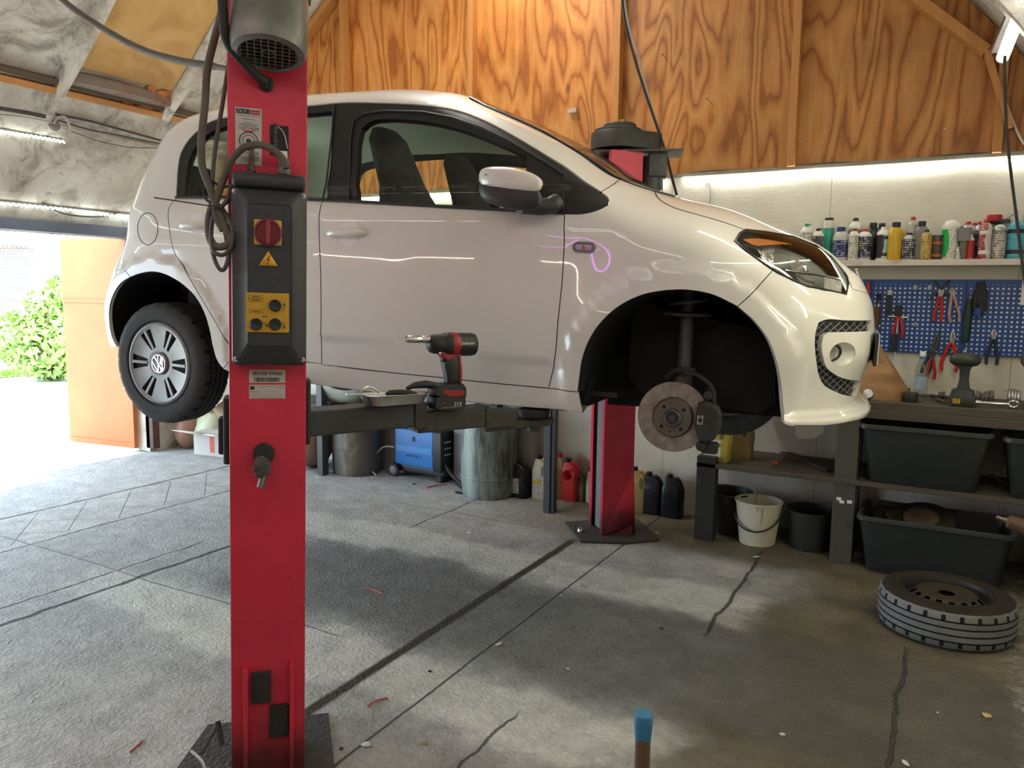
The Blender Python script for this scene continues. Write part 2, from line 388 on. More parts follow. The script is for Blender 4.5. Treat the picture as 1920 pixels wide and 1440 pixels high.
stud_m = mat('pine_stud', (0.50, 0.23, 0.065), 0.55, col2=(0.40, 0.165, 0.04), scale=6, stretch=(4, 4, 0.5), bump=0.05)
tn = 0
def trim(mb, m, bevel=0.0):
    global tn
    tn += 1; o = mb.build('trim_%d' % tn, m, bevel=bevel); o['kind'] = 'structure'; return o
for x, w in ((-5.72, 0.045), (-4.474, 0.045), (-3.227, 0.045), (-2.056, 0.045), (-0.896, 0.045), (0.184, 0.045)):
    z0 = ZW+0.012
    b = MB(); b.box((x, YB-0.035, (z0+zv(x)-0.1)/2), (w, 0.07, zv(x)-0.1-z0)); trim(b, stud_m, 0.002)
# timber following the gable edge (three visible lengths)
for p, q in (((-5.35, 3.24), (-4.50, 3.95)), ((-0.62, 3.49), (0.10, 2.835)), ((0.10, 2.835), (0.235, 2.42))):
    b = MB(); b.bar((p[0], YB-0.05, p[1]), (q[0], YB-0.05, q[1]), 0.09, 0.055 if q[0] < 0.2 and q[1] > 2.5 else 0.03); trim(b, stud_m, 0.002)
b = MB(); b.bar((-2.02, YB-0.035, 2.33), (-2.02, YB-0.035, 2.68), 0.04, 0.05); trim(b, stud_m, 0.002)
# batten and cable strip on top of the white boards
b = MB(); b.box((-2.7, YB-0.015, ZW+0.004), (6.9, 0.03, 0.022)); trim(b, mat('grey_batten', (0.16, 0.14, 0.11), 0.7, col2=(0.26, 0.23, 0.18), scale=10))
# vault ----------------------------------------------------------------
g = NB('stained_plaster')
c = g.ramp(g.noise(1.7, 7, 0.68, dist=0.6), [(0.25, (0.26, 0.225, 0.165)), (0.42, (0.50, 0.46, 0.38)), (0.6, (0.66, 0.63, 0.55)), (0.8, (0.74, 0.72, 0.66))])
dk = g.ramp(g.noise(3.1, 6, 0.7, dist=1.2), [(0.36, 1.0), (0.50, 0.0)]); c = g.mix(g.math('MULTIPLY', dk, 0.65), c, (0.12, 0.095, 0.065))
dk2 = g.ramp(g.noise(14, 6, 0.75), [(0.30, 1.0), (0.38, 0.0)]); c = g.mix(g.math('MULTIPLY', dk2, 0.6), c, (0.07, 0.05, 0.035))
rs = g.ramp(g.noise(2.3, 6, 0.75, dist=0.8), [(0.68, 0.0), (0.78, 1.0)]); c = g.mix(g.math('MULTIPLY', rs, 0.35), c, (0.26, 0.13, 0.06))
g.out(c, 0.75, g.math('ADD', g.noise(4, 6, 0.65), g.math('MULTIPLY', g.noise(40, 3, 0.6), 0.2)), 0.5, 0.04)
plaster = g.m
from_y, to_y = YF, YB+0.02
ys = np.linspace(from_y, to_y, 61)
b = MB(); n = len(VP)
ss = []
for i in range(len(VP)-1):
    for k in range(3):
        t = k/3; ss.append((VP[i][0]*(1-t)+VP[i+1][0]*t, VP[i][1]*(1-t)+VP[i+1][1]*t))
ss.append(VP[-1]); ss = np.array(ss)
# smooth the polyline a little
for _ in range(3): ss[1:-1] = 0.25*ss[:-2]+0.5*ss[1:-1]+0.25*ss[2:]
rr = []
for y in ys:
    sag = 0.03*math.sin(y*2.9)+0.015*math.sin(y*7.1+1)
    rr.append([(x, y, z+sag*math.sin(PI*i/(len(ss)-1))) for i, (x, z) in enumerate(ss)])
b.rings(rr, mi=0, smooth=True, closed=False)
o = b.build('ceiling', plaster); o['kind'] = 'structure'
md = o.modifiers.new('s', 'SOLIDIFY'); md.thickness = 0.06; md.offset = 1
# ribs across the vault and the boarded roof light between two of them
def rib(y0, w, i0, i1, h=0.09, m=plaster, skew=0.0):
    b = MB(); R = []
    for i in range(i0, i1+1):
        x, z = ss[i]; xa, za = ss[max(i-1, 0)]; xb, zb = ss[min(i+1, len(ss)-1)]
        t = np.array([xb-xa, zb-za]); t /= np.linalg.norm(t); nrm = np.array([t[1], -t[0]])  # towards the room
        yy = y0+skew*(z-2.9)
        q = [(x-0.03*nrm[0], yy-w/2, z-0.03*nrm[1]), (x+h*nrm[0], yy-w/2+0.02, z+h*nrm[1]), (x+h*nrm[0], yy+w/2-0.02, z+h*nrm[1]), (x-0.03*nrm[0], yy+w/2, z-0.03*nrm[1])]
        R.append(q)
    b.rings(R, True, True, smooth=False); return trim(b, m)
def si(z):  # index on the left side of the vault at height z
    return int(np.argmin(abs(ss[:len(ss)//2, 1]-z)))
top = len(ss)//2
rib(3.42, 0.09, si(2.95), len(ss)-8, 0.10)
rib(4.28, 0.09, si(2.95), len(ss)-8, 0.10)
rib(4.60, 0.05, si(2.85), len(ss)-8, 0.05)
rib(2.35, 0.09, si(2.95), len(ss)-8, 0.10)
rib(0.9, 0.09, si(2.95), len(ss)-8, 0.10)
# ledge under the boarded roof light
i0 = si(3.02)
b = MB()
x0, z0 = ss[i0]; x1, z1 = ss[i0+1]
R = []
for k in range(13):
    y = 3.42+0.86*k/12; h = 0.07+0.06*math.sin(PI*k/12)
    R.append([(x0-0.02, y, z0-0.06), (x0+h, y, z0-0.05), (x0+h*0.9, y, z0+0.01), (x0-0.01, y, z0+0.10)])
b.rings(R, True, True); trim(b, mat('rusty_render', (0.20, 0.17, 0.14), 0.8, col2=(0.22, 0.10, 0.06), scale=9, thr=0.55, amt=0.2, bump=0.6, bscale=25))
g = NB('yellowed_board')
c = g.ramp(g.noise(2.2, 5, 0.6, dist=1.5), [(0.3, (0.45, 0.24, 0.07)), (0.5, (0.58, 0.35, 0.12)), (0.75, (0.64, 0.43, 0.18))]); g.out(c, 0.5)
b = MB(); R = []
for i in range(si(3.12), si(4.3)):
    x, z = ss[i]; xa, za = ss[i-1]; xb, zb = ss[i+1]; t = np.array([xb-xa, zb-za]); t /= np.linalg.norm(t); nr = np.array([t[1], -t[0]])
    R.append([(x+0.035*nr[0], 3.47, z+0.035*nr[1]), (x+0.035*nr[0], 4.23, z+0.035*nr[1]), (x+0.01*nr[0], 4.23, z+0.01*nr[1]), (x+0.01*nr[0], 3.47, z+0.01*nr[1])])
b.rings(R, True, True); o = b.build('window_1', g.m); o['kind'] = 'structure'
# orange foam patch
b = MB()
for k in range(44):
    y = 4.12+random.uniform(-.2, .2); r = random.uniform(.03, .055); zz = 3.00+random.uniform(-.06, .06)
    xx = float(np.interp(zz, ss[:top, 1], ss[:top, 0]))+0.02
    b.lathe([(0.001, -r), (r*.7, -r*.6), (r, 0), (r*.7, r*.6), (0.001, r)], 7, T(xx, y, zz) @ RX(random.uniform(0, 90)))
tag(b.build('insulating_foam', mat('foam_orange', (0.40, 0.12, 0.03), 0.8, col2=(0.62, 0.28, 0.10), scale=20, bump=0.6)), 'rusty orange lump of expanding foam squeezed out above the ceiling batten', 'foam')
# long pine batten on the vault
def on_vault(z, off=0.02):
    x = float(np.interp(z, ss[:top, 1], ss[:top, 0])); return x+off, z-off*0.6
x, z = on_vault(2.94, 0.03)
b = MB(); b.bar((x, -3.4, z), (x, 4.75, z-0.02), 0.055, 0.045, up=(0.6, 0, 1)); trim(b, mat('pine_batten', (0.56, 0.27, 0.09), 0.6, col2=(0.48, 0.21, 0.06), scale=5))
x, z = on_vault(2.985, 0.02)
b = MB(); b.bar((x, -3.4, z), (x, 4.75, z-0.02), 0.04, 0.04, up=(0.6, 0, 1)); trim(b, mat('dark_batten', (0.10, 0.075, 0.05), 0.7))
# left wall: short piece beside the doorway + steel lintel; right and front walls -------------
b = MB(); b.box((XL-0.1, 4.83, 0.98), (0.2, 0.64, 1.96)); b.build('wall_left', plaster)['kind'] = 'structure'
b = MB(); b.box((XL-0.1, -2.6, 0.98), (0.2, 2.0, 1.96)); b.build('wall_left', plaster)['kind'] = 'structure'
b = MB(); b.box((XL-0.06, 0.8, 1.985), (0.26, 8.8, 0.09)); trim(b, mat('blue_grey_steel', (0.10, 0.13, 0.19), 0.6, col2=(0.16, 0.19, 0.25), scale=6), 0.004)
b = MB(); b.box((XR+0.05, (YF+YB)/2, 0.98), (0.1, YB-YF, 1.96)); b.build('wall_right', wall_white)['kind'] = 'structure'
b = MB(); b.box(((XL+XR)/2, YF-0.05, 2.4), (XR-XL, 0.1, 4.8)); b.build('wall_front', ply_b)['kind'] = 'structure'
b = MB(); b.box((XL+0.0, 4.545, 0.98), (0.10, 0.07, 1.9)); trim(b, mat('brown_jamb', (0.06, 0.028, 0.02), 0.6, col2=(0.12, 0.06, 0.045), scale=9), 0.003)
# ================================================================== OUTSIDE
gnd = NB('sunny_yard')
c = gnd.ramp(gnd.noise(1.2, 5, 0.6), [(0.3, (0.50, 0.49, 0.46)), (0.7, (0.62, 0.61, 0.58))]); gnd.out(c, 0.9)
b = MB(); b.add([(-40, -25, -0.01), (XL, -25, -0.01), (XL, 30, -0.01), (-40, 30, -0.01)], [(0, 1, 2, 3)]); b.build('ground', gnd.m)['kind'] = 'structure'
# lawn edge
b = MB(); P = [on(x, y, 2, 0.0) for x, y in ((0, 712), (60, 705), (140, 696), (240, 696))]
lawn = mat('lawn', (0.16, 0.32, 0.05), 0.9, col2=(0.30, 0.46, 0.10), scale=3)
p0 = on(-40, 712, 2, 0); p1 = on(140, 694, 2, 0); p2 = on(330, 690, 2, 0)
pts = [tuple(p0), tuple(on(60, 703, 2, 0)), tuple(p1), tuple(p2), tuple(p2+np.array([-3, 5, 0])), tuple(p0+np.array([-5, 5, 0]))]
b.add([(p[0], p[1], 0.004) for p in pts], [tuple(range(len(pts)))]); b.build('ground_lawn', lawn)['kind'] = 'structure'
b = MB(); rg = random.Random(3)
for k in range(1500):
    t = rg.random(); s = rg.random(); q0 = np.array(pts[0]); q1 = np.array(pts[2]); q2 = np.array(pts[4]); q3 = np.array(pts[5])
    base = (q0*(1-t)+q1*t)*(1-s*0.5)+(q3*(1-t)+q2*t)*s*0.5
    h = rg.uniform(.06, .16); a = rg.uniform(0, PI); d = 0.012
    b.add([(base[0]-d*math.cos(a), base[1]-d*math.sin(a), 0), (base[0]+d*math.cos(a), base[1]+d*math.sin(a), 0), (base[0]+rg.uniform(-.05, .05), base[1]+rg.uniform(-.05, .05), h)], [(0, 1, 2)])
tag(b.build('grass', lawn), 'bright green grass outside the doorway under the bush', 'grass', kind='stuff')
# house wall with tiles far behind the bush
g = NB('pale_shingles')
br = g.N.new('ShaderNodeTexBrick'); mp = g.N.new('ShaderNodeMapping'); mp.inputs['Rotation'].default_value = (PI/2, 0, 0); mp.inputs['Scale'].default_value = (1, 1, 1); g.L.new(g.obj, mp.inputs[0]); g.L.new(mp.outputs[0], br.inputs[0])
br.inputs['Scale'].default_value = 4.0; br.inputs['Color1'].default_value = (0.30, 0.24, 0.22, 1); br.inputs['Color2'].default_value = (0.38, 0.30, 0.27, 1); br.inputs['Mortar'].default_value = (0.12, 0.10, 0.10, 1); br.inputs['Mortar Size'].default_value = 0.03
g.out(br.outputs[0], 0.8)
c0 = at(-30, 560, 19); 
b = MB(); b.box((0, 0, 0), (3.4, 0.25, 3.0)); b.box((0, 0.0, 1.55), (3.8, 0.6, 0.12))
h = empty('house', (c0[0]-0.6, c0[1]+0.0, 1.0), math.radians(22), 'pale tiled house wall far outside, left of the bush', 'house')
b.build('tiled_wall', g.m, h)
def leafcloud(b, c, r, n, size, rg):
    for k in range(n):
        d = Vector((rg.gauss(0, 1), rg.gauss(0, 1), rg.gauss(0, 1))); d.normalize(); q = Vector(c)+d*r*rg.uniform(.55, 1.0)**0.6
        u = Vector((rg.gauss(0, 1), rg.gauss(0, 1), rg.gauss(0, 1))).normalized(); w = u.cross(d).normalized()
        s = size*rg.uniform(.6, 1.3)
        b.add([q-u*s, q+w*s*.45, q+u*s, q-w*s*.45], [(0, 1, 2, 3)])
rg = random.Random(5)
bc = on(100, 712, 2, 0.0); bush = empty('bush', tuple(bc), 0, 'round green sunlit bush growing outside the doorway beside the orange door', 'bush')
b = MB()
dd = np.linalg.norm(bc[:2])
for dx, dz, r, n in ((0, .55, .6, 1100), (.45, .8, .55, 1000), (-.35, .65, .5, 800), (.35, 1.3, .5, 900), (.75, 1.5, .5, 700), (.05, 1.1, .45, 600), (.8, .6, .5, 600), (.9,1.0,.5,500)):
    leafcloud(b, (dx*_cy*1.2, dx*_sy*1.2, dz), r, n, 0.075, rg)
b.build('foliage', mat('bush_leaf', (0.20, 0.38, 0.06), 0.6, col2=(0.50, 0.66, 0.20), scale=4), bush)
b = MB()
for k in range(7):
    a = k*0.9; b.tube([(0.1*math.cos(a), 0.1*math.sin(a), 0), (0.3*math.cos(a)+.1, 0.3*math.sin(a), .6), (0.5*math.cos(a)+.2, .4*math.sin(a), 1.2)], [.03, .02, .008], 6)
b.build('branch', mat('bark', (0.12, 0.08, 0.05), 0.8), bush)
# open orange door leaf
P0 = on(258, 845, 2, 0); P1 = on(148, 833, 2, 0); dv = P1-P0; ln = np.linalg.norm(dv[:2])+0.09; ang = math.atan2(dv[1], dv[0])
g = NB('orange_painted_steel')
c = g.ramp(g.noise(1.4, 6, 0.6, dist=0.7), [(0.3, (0.42, 0.130, 0.034)), (0.7, (0.52, 0.180, 0.050))])
mk = g.ramp(g.noise(12, 4, 0.7), [(0.28, 1.0), (0.33, 0.0)]); c = g.mix(g.math('MULTIPLY', mk, 0.3), c, (0.2, 0.06, 0.03))
g.out(c, 0.5)
d = empty('door_2', (P0[0], P0[1], 0.0), ang); d['kind'] = 'structure'
b = MB(); b.box((ln/2, 0, 0.99), (ln, 0.035, 1.93)); o = b.build('door_leaf', g.m, d, bevel=0.004)
b = MB(); b.box((ln/2, 0.022, 1.38), (ln-0.02, 0.012, 0.03)); b.box((ln/2, 0.022, 0.05), (ln-0.02, 0.012, 0.05)); b.box((0.02, 0.022, 0.99), (0.04, 0.02, 1.93)); b.build('door_rail', g.m, d)
# ================================================================== THE CAR
A0, B0 = at(297, 682, 3.67), at(1262, 782, 2.706)
PSI = math.atan2(B0[1]-A0[1], B0[0]-A0[0]); PIT = math.radians(1.6)
_f2 = np.array([math.cos(PSI), math.sin(PSI), 0.]); CN = np.array([-math.sin(PSI), math.cos(PSI), 0.])
CO = A0+CN*.80; CO[2] = .938
CF = _f2*math.cos(PIT)+np.array([0, 0, -math.sin(PIT)]); CU = _f2*math.sin(PIT)+np.array([0, 0, math.cos(PIT)])
car = empty('hatchback_car', tuple(CO), 0, 'white five-door hatchback raised on the red lift, front wheel taken off', 'car')
car.matrix_world = Matrix(((CF[0], CN[0], CU[0], CO[0]), (CF[1], CN[1], CU[1], CO[1]), (CF[2], CN[2], CU[2], CO[2]), (0, 0, 0, 1)))
def pchip(x, y, q):
    x = np.asarray(x, float); y = np.asarray(y, float); h = np.diff(x); d = np.diff(y)/h; m = np.zeros_like(y)
    for i in range(1, len(x)-1):
        if d[i-1]*d[i] > 0:
            w1 = 2*h[i]+h[i-1]; w2 = h[i]+2*h[i-1]; m[i] = (w1+w2)/(w1/d[i-1]+w2/d[i])
    m[0] = d[0]; m[-1] = d[-1]
    q = np.asarray(q, float); i = np.clip(np.searchsorted(x, q)-1, 0, len(x)-2); t = (q-x[i])/h[i]
    r = (1+2*t)*(1-t)**2*y[i]+t*(1-t)**2*h[i]*m[i]+t*t*(3-2*t)*y[i+1]+t*t*(t-1)*h[i]*m[i+1]
    r = np.where(q < x[0], y[0]+(q-x[0])*m[0], r); return np.where(q > x[-1], y[-1]+(q-x[-1])*m[-1], r)
ZT_U = [-.42, -.3, -.1, .2, .6, 1.0, 1.3, 1.5, 1.7, 1.9, 2.1, 2.3, 2.5, 2.7, 2.85, 2.98]
ZT_V = [1.298, 1.411, 1.475, 1.497, 1.528, 1.523, 1.491, 1.417, 1.333, 1.233, 1.11, 1.03, .984, .907, .847, .747]
UN_Z = [.13, .155, .185, .215, .235, .30, .45, .6, .72, .85, 1.1]; UN_V = [2.93, 3.00, 3.088, 3.095, 3.045, 3.050, 3.085, 3.068, 3.014, 2.953, 2.87]
UT_Z = [.15, .3, .45, .6, .8, .95, 1.1, 1.25, 1.45]; UT_V = [-.572, -.637, -.649, -.598, -.49, -.471, -.46, -.419, -.33]
WZ = [.10, .17, .25, .4, .6, .75, .88, .94, .96, 1.1, 1.25, 1.4, 1.5]; WW = [.755, .775, .79, .803, .815, .815, .806, .797, .788, .722, .66, .595, .55]
ARF = (2.443, .303, .347); ARR = (-.012, .268, .373)   # arch centres (u, z, radius)
ztf = lambda u: pchip(ZT_U, ZT_V, u); unf = lambda z: pchip(UN_Z, UN_V, z); utf = lambda z: pchip(UT_Z, UT_V, z)
def Rr(x, p): x = np.clip(x, 0, 1); return (1-(1-x)**p)**(1/p)
def Wf(u, z):
    u = np.asarray(u, float); z = np.asarray(z, float)
    zt = ztf(u); un = unf(z); ut = utf(z); w = pchip(WZ, WW, z); Dt = np.interp(u, [1.9, 2.3], [.16, .26]); pt = np.interp(u, [1.9, 2.3], [2.6, 2.4])
    r = w*Rr((zt-z)/Dt, pt)*Rr((un-u)/.75, 2.4)*Rr((u-ut)/.5, 2.6)
    for cu, cz, R in ((ARF[0], ARF[1], ARF[2]), (ARR[0], ARR[1], ARR[2])):
        d = np.hypot(u-cu, z-cz)-R
        k = np.clip((0.088-d)/0.030, 0, 1); k = k*k*(3-2*k)
        r = r+0.014*k*np.clip((0.95-z)/.1, 0, 1)
    # crease low on the doors
    zl = .403-.038*(u-.957)
    k = np.clip((zl-z)/0.014, 0, 1); mid = np.clip((u-.52)/.18, 0, 1)*np.clip((2.07-u)/.1, 0, 1)
    r = r-0.007*k*mid-.12*np.clip(zl-z, 0, .12)*mid
    # shoulder under the windows
    zc = .893-.032*(u-.94); zt_b = .963-.054*(u-.92)
    fade = np.clip((u-.05)/.35, 0, 1)*np.clip((2.30-u)/.15, 0, 1)
    r = r-0.24*np.clip(z-zc, 0, .07)*fade*np.clip((1.02-z)/.03, 0, 1)
    return r
def c_loc(P):
    d = np.asarray(P, float)-CO; return np.array([d@CF, d@CN, d@CU])
def surf_px(x, y):
    """where the sight line through a pixel meets the near body side, as (u, z) of the car"""
    d = ray(x, y); dl = np.array([d@CF, d@CN, d@CU]); c = c_loc(CAM)
    t = np.linspace(1.8, 6.0, 900); P = c[None]+t[:, None]*dl[None]
    u, z = P[:, 0], P[:, 2]; ok = (z < ztf(u)) & (u < unf(z)) & (u > utf(z))
    F = np.where(ok, P[:, 1]+Wf(u, z), -1+0*t)  # >0: inside
    G = P[:, 1]+np.where(ok, Wf(u, z), 0)
    i = np.argmax(F > 0)
    if F[i] > 0 and i > 0:
        a, b = t[i-1], t[i]
        for _ in range(25):
            m = (a+b)/2; q = c+m*dl
            if q[1]+float(Wf(q[0], q[2])) > 0 and q[2] < ztf(q[0]): b = m
            else: a = m
        q = c+b*dl; return float(q[0]), float(q[2])
    # no hit: closest approach on the outline
    dist = np.where(P[:, 1] < -0.05, np.maximum(np.maximum(z-ztf(u), u-unf(z)), utf(z)-u)*1.0+np.abs(np.minimum(0, P[:, 1]+.6))*0.3, 9)
    g = np.where(ok, -F, 9); j = int(np.argmin(g)) if g.min() < 0.12 else int(np.argmin(dist))
    uu, zz = u[j], z[j]; zz = min(zz, float(ztf(uu))-.004); uu = min(max(uu, float(utf(zz))+.004), float(unf(zz))-.004)
    return float(uu), float(zz)
def tr_px(pts): return [surf_px(*p) for p in pts]
def warp(u, z):
    zt = ztf(u); un = unf(z); ut = utf(z); Dt = np.interp(u, [1.9, 2.3], [.16, .26])
    f = lambda x: np.clip(x, 0, 1)**(1/2.4)
    return (u-.35*(1-f((un-u)/.75))*-1-.25*(1-f((u-ut)/.5)), z+.28*(1-f((zt-z)/Dt)))
def _cands():
    P = []
    uu, zz = np.meshgrid(np.arange(-.64, 3.07, .028), np.arange(.11, 1.53, .028)); P.append((uu.ravel(), zz.ravel()))
    t = np.linspace(0.05, 1, 20)**2.4
    U, Tt = np.meshgrid(np.arange(-.5, 3.06, .022), t); Dt = np.interp(U, [1.9, 2.3], [.16, .26]); P.append((U.ravel(), (ztf(U)-Tt*Dt).ravel()))
    Z, Tt = np.meshgrid(np.arange(.11, 1.45, .022), t); P.append(((unf(Z)-Tt*.75).ravel(), Z.ravel())); P.append(((utf(Z)+Tt*.5).ravel(), Z.ravel()))
    u = np.concatenate([p[0] for p in P]); z = np.concatenate([p[1] for p in P])
    ok = (z < ztf(u)-2e-4) & (u < unf(z)-2e-4) & (u > utf(z)+2e-4); u, z = u[ok], z[ok]
    a, b = warp(u, z); seen = {}; keep = []; h = .021
    for i in range(len(u)):
        k = (int(a[i]/h), int(b[i]/h)); bad = False
        for dx in (-1, 0, 1):
            for dy in (-1, 0, 1):
                for j in seen.get((k[0]+dx, k[1]+dy), ()):
                    if (a[i]-a[j])**2+(b[i]-b[j])**2 < h*h*.8: bad = True; break
                if bad: break
            if bad: break
        if not bad: seen.setdefault(k, []).append(i); keep.append(i)
    k = np.array(keep); return u[k], z[k], a[k], b[k]
CU_, CZ_, CA_, CB_ = _cands()
def inpoly(px, py, poly):
    poly = np.asarray(poly); x0, y0 = poly[:, 0], poly[:, 1]; x1, y1 = np.roll(x0, -1), np.roll(y0, -1); r = np.zeros(len(px), bool)
    for a, b, c, d in zip(x0, y0, x1, y1):
        m = ((b > py) != (d > py)); 
        with np.errstate(divide='ignore', invalid='ignore'): xi = (c-a)*(py-b)/(d-b)+a
        r ^= m & (px < xi)
    return r
def segdist(px, py, poly, flags=None):
    d = np.full(len(px), 9.); n = len(poly)
    for i in range(n):
        if flags is not None and flags[i]: continue
        a = np.array(poly[i]); b = np.array(poly[(i+1) % n]); ab = b-a; L = ab@ab
        if L < 1e-12: continue
        t = np.clip(((px-a[0])*ab[0]+(py-a[1])*ab[1])/L, 0, 1); d = np.minimum(d, np.hypot(px-a[0]-t*ab[0], py-a[1]-t*ab[1]))
    return d
def normal(u, z):
    e = 2e-4; zt = float(ztf(u)); un = float(unf(z)); ut = float(utf(z))
    z0 = min(z, zt-3e-4); u0 = max(min(u, un-3e-4), ut+3e-4)
    wu = float(Wf(u0+e*.5, z0)-Wf(u0-e*.5, z0))/e; wz = float(Wf(u0, z0+e*.5)-Wf(u0, z0-e*.5))/e
    n = np.array([-wu, -1., -wz]); return n/np.linalg.norm(n)
def normals(U, Z):
    e = 2e-4; z0 = np.minimum(Z, ztf(U)-3e-4); u0 = np.maximum(np.minimum(U, unf(Z)-3e-4), utf(Z)+3e-4)
    wu = (Wf(u0+e*.5, z0)-Wf(u0-e*.5, z0))/e; wz = (Wf(u0, z0+e*.5)-Wf(u0, z0-e*.5))/e
    n = np.stack([-wu, -np.ones(len(U)), -wz], -1); return n/np.linalg.norm(n, axis=1)[:, None]
def densify(poly, step=.014, closed=True):
    out = []; n = len(poly); Q = [np.array(p[:2], float) for p in poly]
    def tan(i):
        if not closed and i in (0, n-1): return None
        a, b, c = Q[i-1], Q[i], Q[(i+1) % n]; u, v = b-a, c-b; lu, lv = np.linalg.norm(u), np.linalg.norm(v)
        if lu < 1e-7 or lv < 1e-7 or (u@v)/(lu*lv) < .76 or poly[i][2]: return None
        t = u/lu*lv+v/lv*lu; L = np.linalg.norm(t); return t/L
    T_ = [tan(i) for i in range(n)]
    for i in range(n if closed else n-1):
        j_ = (i+1) % n; a, b = Q[i], Q[j_]; prof = poly[i][2] and poly[j_][2]
        L = np.linalg.norm(b-a); k = max(1, int(math.ceil(L/step)))
        if prof: k = 1
        ta = T_[i]*L if T_[i] is not None else (b-a); tb = T_[j_]*L if T_[j_] is not None else (b-a)
        for j in range(k):
            t = j/k; h = (2*t**3-3*t*t+1)*a+(t**3-2*t*t+t)*ta+(3*t*t-2*t**3)*b+(t**3-t*t)*tb
            out.append((*h, bool(prof)))
    if not closed: out.append((*Q[-1], False))
    return out
def dens_open(pts, step=.014): return [(p[0], p[1]) for p in densify([(a[0], a[1], False) for a in pts], step, False)]
def panel(name, poly, m, gap=.0018, off=0.0, flange=.016, mirror='both', holes=(), parent=None, flip=False, mi_fn=None):
    """body panel over the polygon of (u, z[, on_centreline]); both halves, or 'near' / 'far' only"""
    poly = [(p[0], p[1], len(p) > 2 and p[2]) for p in poly]; D = densify(poly)
    pts = np.array([(p[0], p[1]) for p in D]); fl = [p[2] for p in D]; n = len(pts)
    area = 0.5*np.sum(pts[:, 0]*np.roll(pts[:, 1], -1)-np.roll(pts[:, 0], -1)*pts[:, 1]); sg = 1 if area > 0 else -1
    if gap:
        q = pts.copy()
        for i in range(n):
            if fl[i] or fl[i-1]: continue
            t = pts[(i+1) % n]-pts[i-1]; L = np.linalg.norm(t)
            if L > 1e-9: q[i] = pts[i]+sg*gap*np.array([-t[1], t[0]])/L
        pts = q
    H = [np.array([(p[0], p[1]) for p in densify([(a[0], a[1], False) for a in h])]) for h in holes]
    ins = inpoly(CU_, CZ_, pts) & (segdist(CU_, CZ_, pts, fl) > .007)
    for h in H: ins &= ~inpoly(CU_, CZ_, h) & (segdist(CU_, CZ_, h) > .007)
    U = np.concatenate([pts[:, 0]]+[h[:, 0] for h in H]+[CU_[ins]]); Z = np.concatenate([pts[:, 1]]+[h[:, 1] for h in H]+[CZ_[ins]])
    # clamp inside the outline
    Z = np.minimum(Z, ztf(U)); U = np.minimum(np.maximum(U, utf(Z)), unf(Z)); a, b = warp(U, Z)
    edges = [(i, (i+1) % n) for i in range(n)]; k0 = n
    for h in H: edges += [(k0+i, k0+(i+1) % len(h)) for i in range(len(h))]; k0 += len(h)
    vo, eo, fo, ov, oe, of = delaunay_2d_cdt([Vector((x, y)) for x, y in zip(a, b)], edges, [], 1, 1e-7)
    idx = []
    for i, v in enumerate(vo):
        if ov[i]: idx.append(ov[i][0])
        else:
            j = int(np.argmin((a-v.x)**2+(b-v.y)**2)); idx.append(j)
    F = []
    wp = np.array([(a[i], b[i]) for i in range(n)]); wh = []; k0 = n
    for h in H: wh.append(np.array([(a[i], b[i]) for i in range(k0, k0+len(h))])); k0 += len(h)
    cx = np.array([sum(vo[i].x for i in f)/len(f) for f in fo]); cy = np.array([sum(vo[i].y for i in f)/len(f) for f in fo])
    keep = inpoly(cx, cy, wp)
    for h in wh: keep &= ~inpoly(cx, cy, h)
    for f, kp in zip(fo, keep):
        t = [idx[i] for i in f]
        if kp and len(set(t)) == 3: F.append(t)
    Wv = Wf(U, Z); NR = normals(U, Z)
    P = np.stack([U, -Wv, Z], -1)+NR*off
    V = [tuple(p) for p in P]; LN = [tuple(x) for x in NR]; faces = []; fn = []
    for t in F:
        p0, p1, p2 = (P[i] for i in t[:3]); nn = np.cross(p1-p0, p2-p0)
        if nn@NR[t[0]] < 0: t = t[::-1]
        faces.append(tuple(t)); fn.append(None)
    if flange:
        loops = [list(range(n))]; k0 = n
        for h in H: loops.append(list(range(k0, k0+len(h)))); k0 += len(h)
        for li, lp in enumerate(loops):
            for i, j in zip(lp, lp[1:]+lp[:1]):
                if li == 0 and fl[i]: continue
                s = len(V); V += [tuple(P[i]), tuple(P[j]), tuple(P[j]-NR[j]*flange), tuple(P[i]-NR[i]*flange)]
                faces.append((s, s+1, s+2, s+3)); nn = np.cross(P[j]-P[i], -NR[j]); L = np.linalg.norm(nn)
                fn.append(tuple(nn/L) if L > 0 else (0, -1, 0)); LN += [fn[-1]]*4
    sides = {'both': (1, -1), 'near': (1,), 'far': (-1,)}[mirror]
    AV = []; AF = []; AN = []
    for s in sides:
        o = len(AV); AV += [(x, y*s, z) for x, y, z in V]
        for f in faces:
            g = tuple(i+o for i in (f if s == 1 else f[::-1])); AF.append(g)
        AN += [(x, y*s, z) for x, y, z in LN]
    me = bpy.data.meshes.new(name); me.from_pydata(AV, [], AF); me.materials.append(m)
    for p in me.polygons: p.use_smooth = True
    me.validate(clean_customdata=False); me.update()
    me.normals_split_custom_set([AN[l.vertex_index] for l in me.loops])
    o = bpy.data.objects.new(name, me); COL.objects.link(o); o.parent = parent or car
    return o
def S(u, z, off=0.0, side=-1):
    """point on the car's side"""
    n = normal(u, z); return np.array([u, -float(Wf(u, z)), z])+n*off if side == -1 else np.array([u, float(Wf(u, z)), z])+n*np.array([1, -1, 1])*off
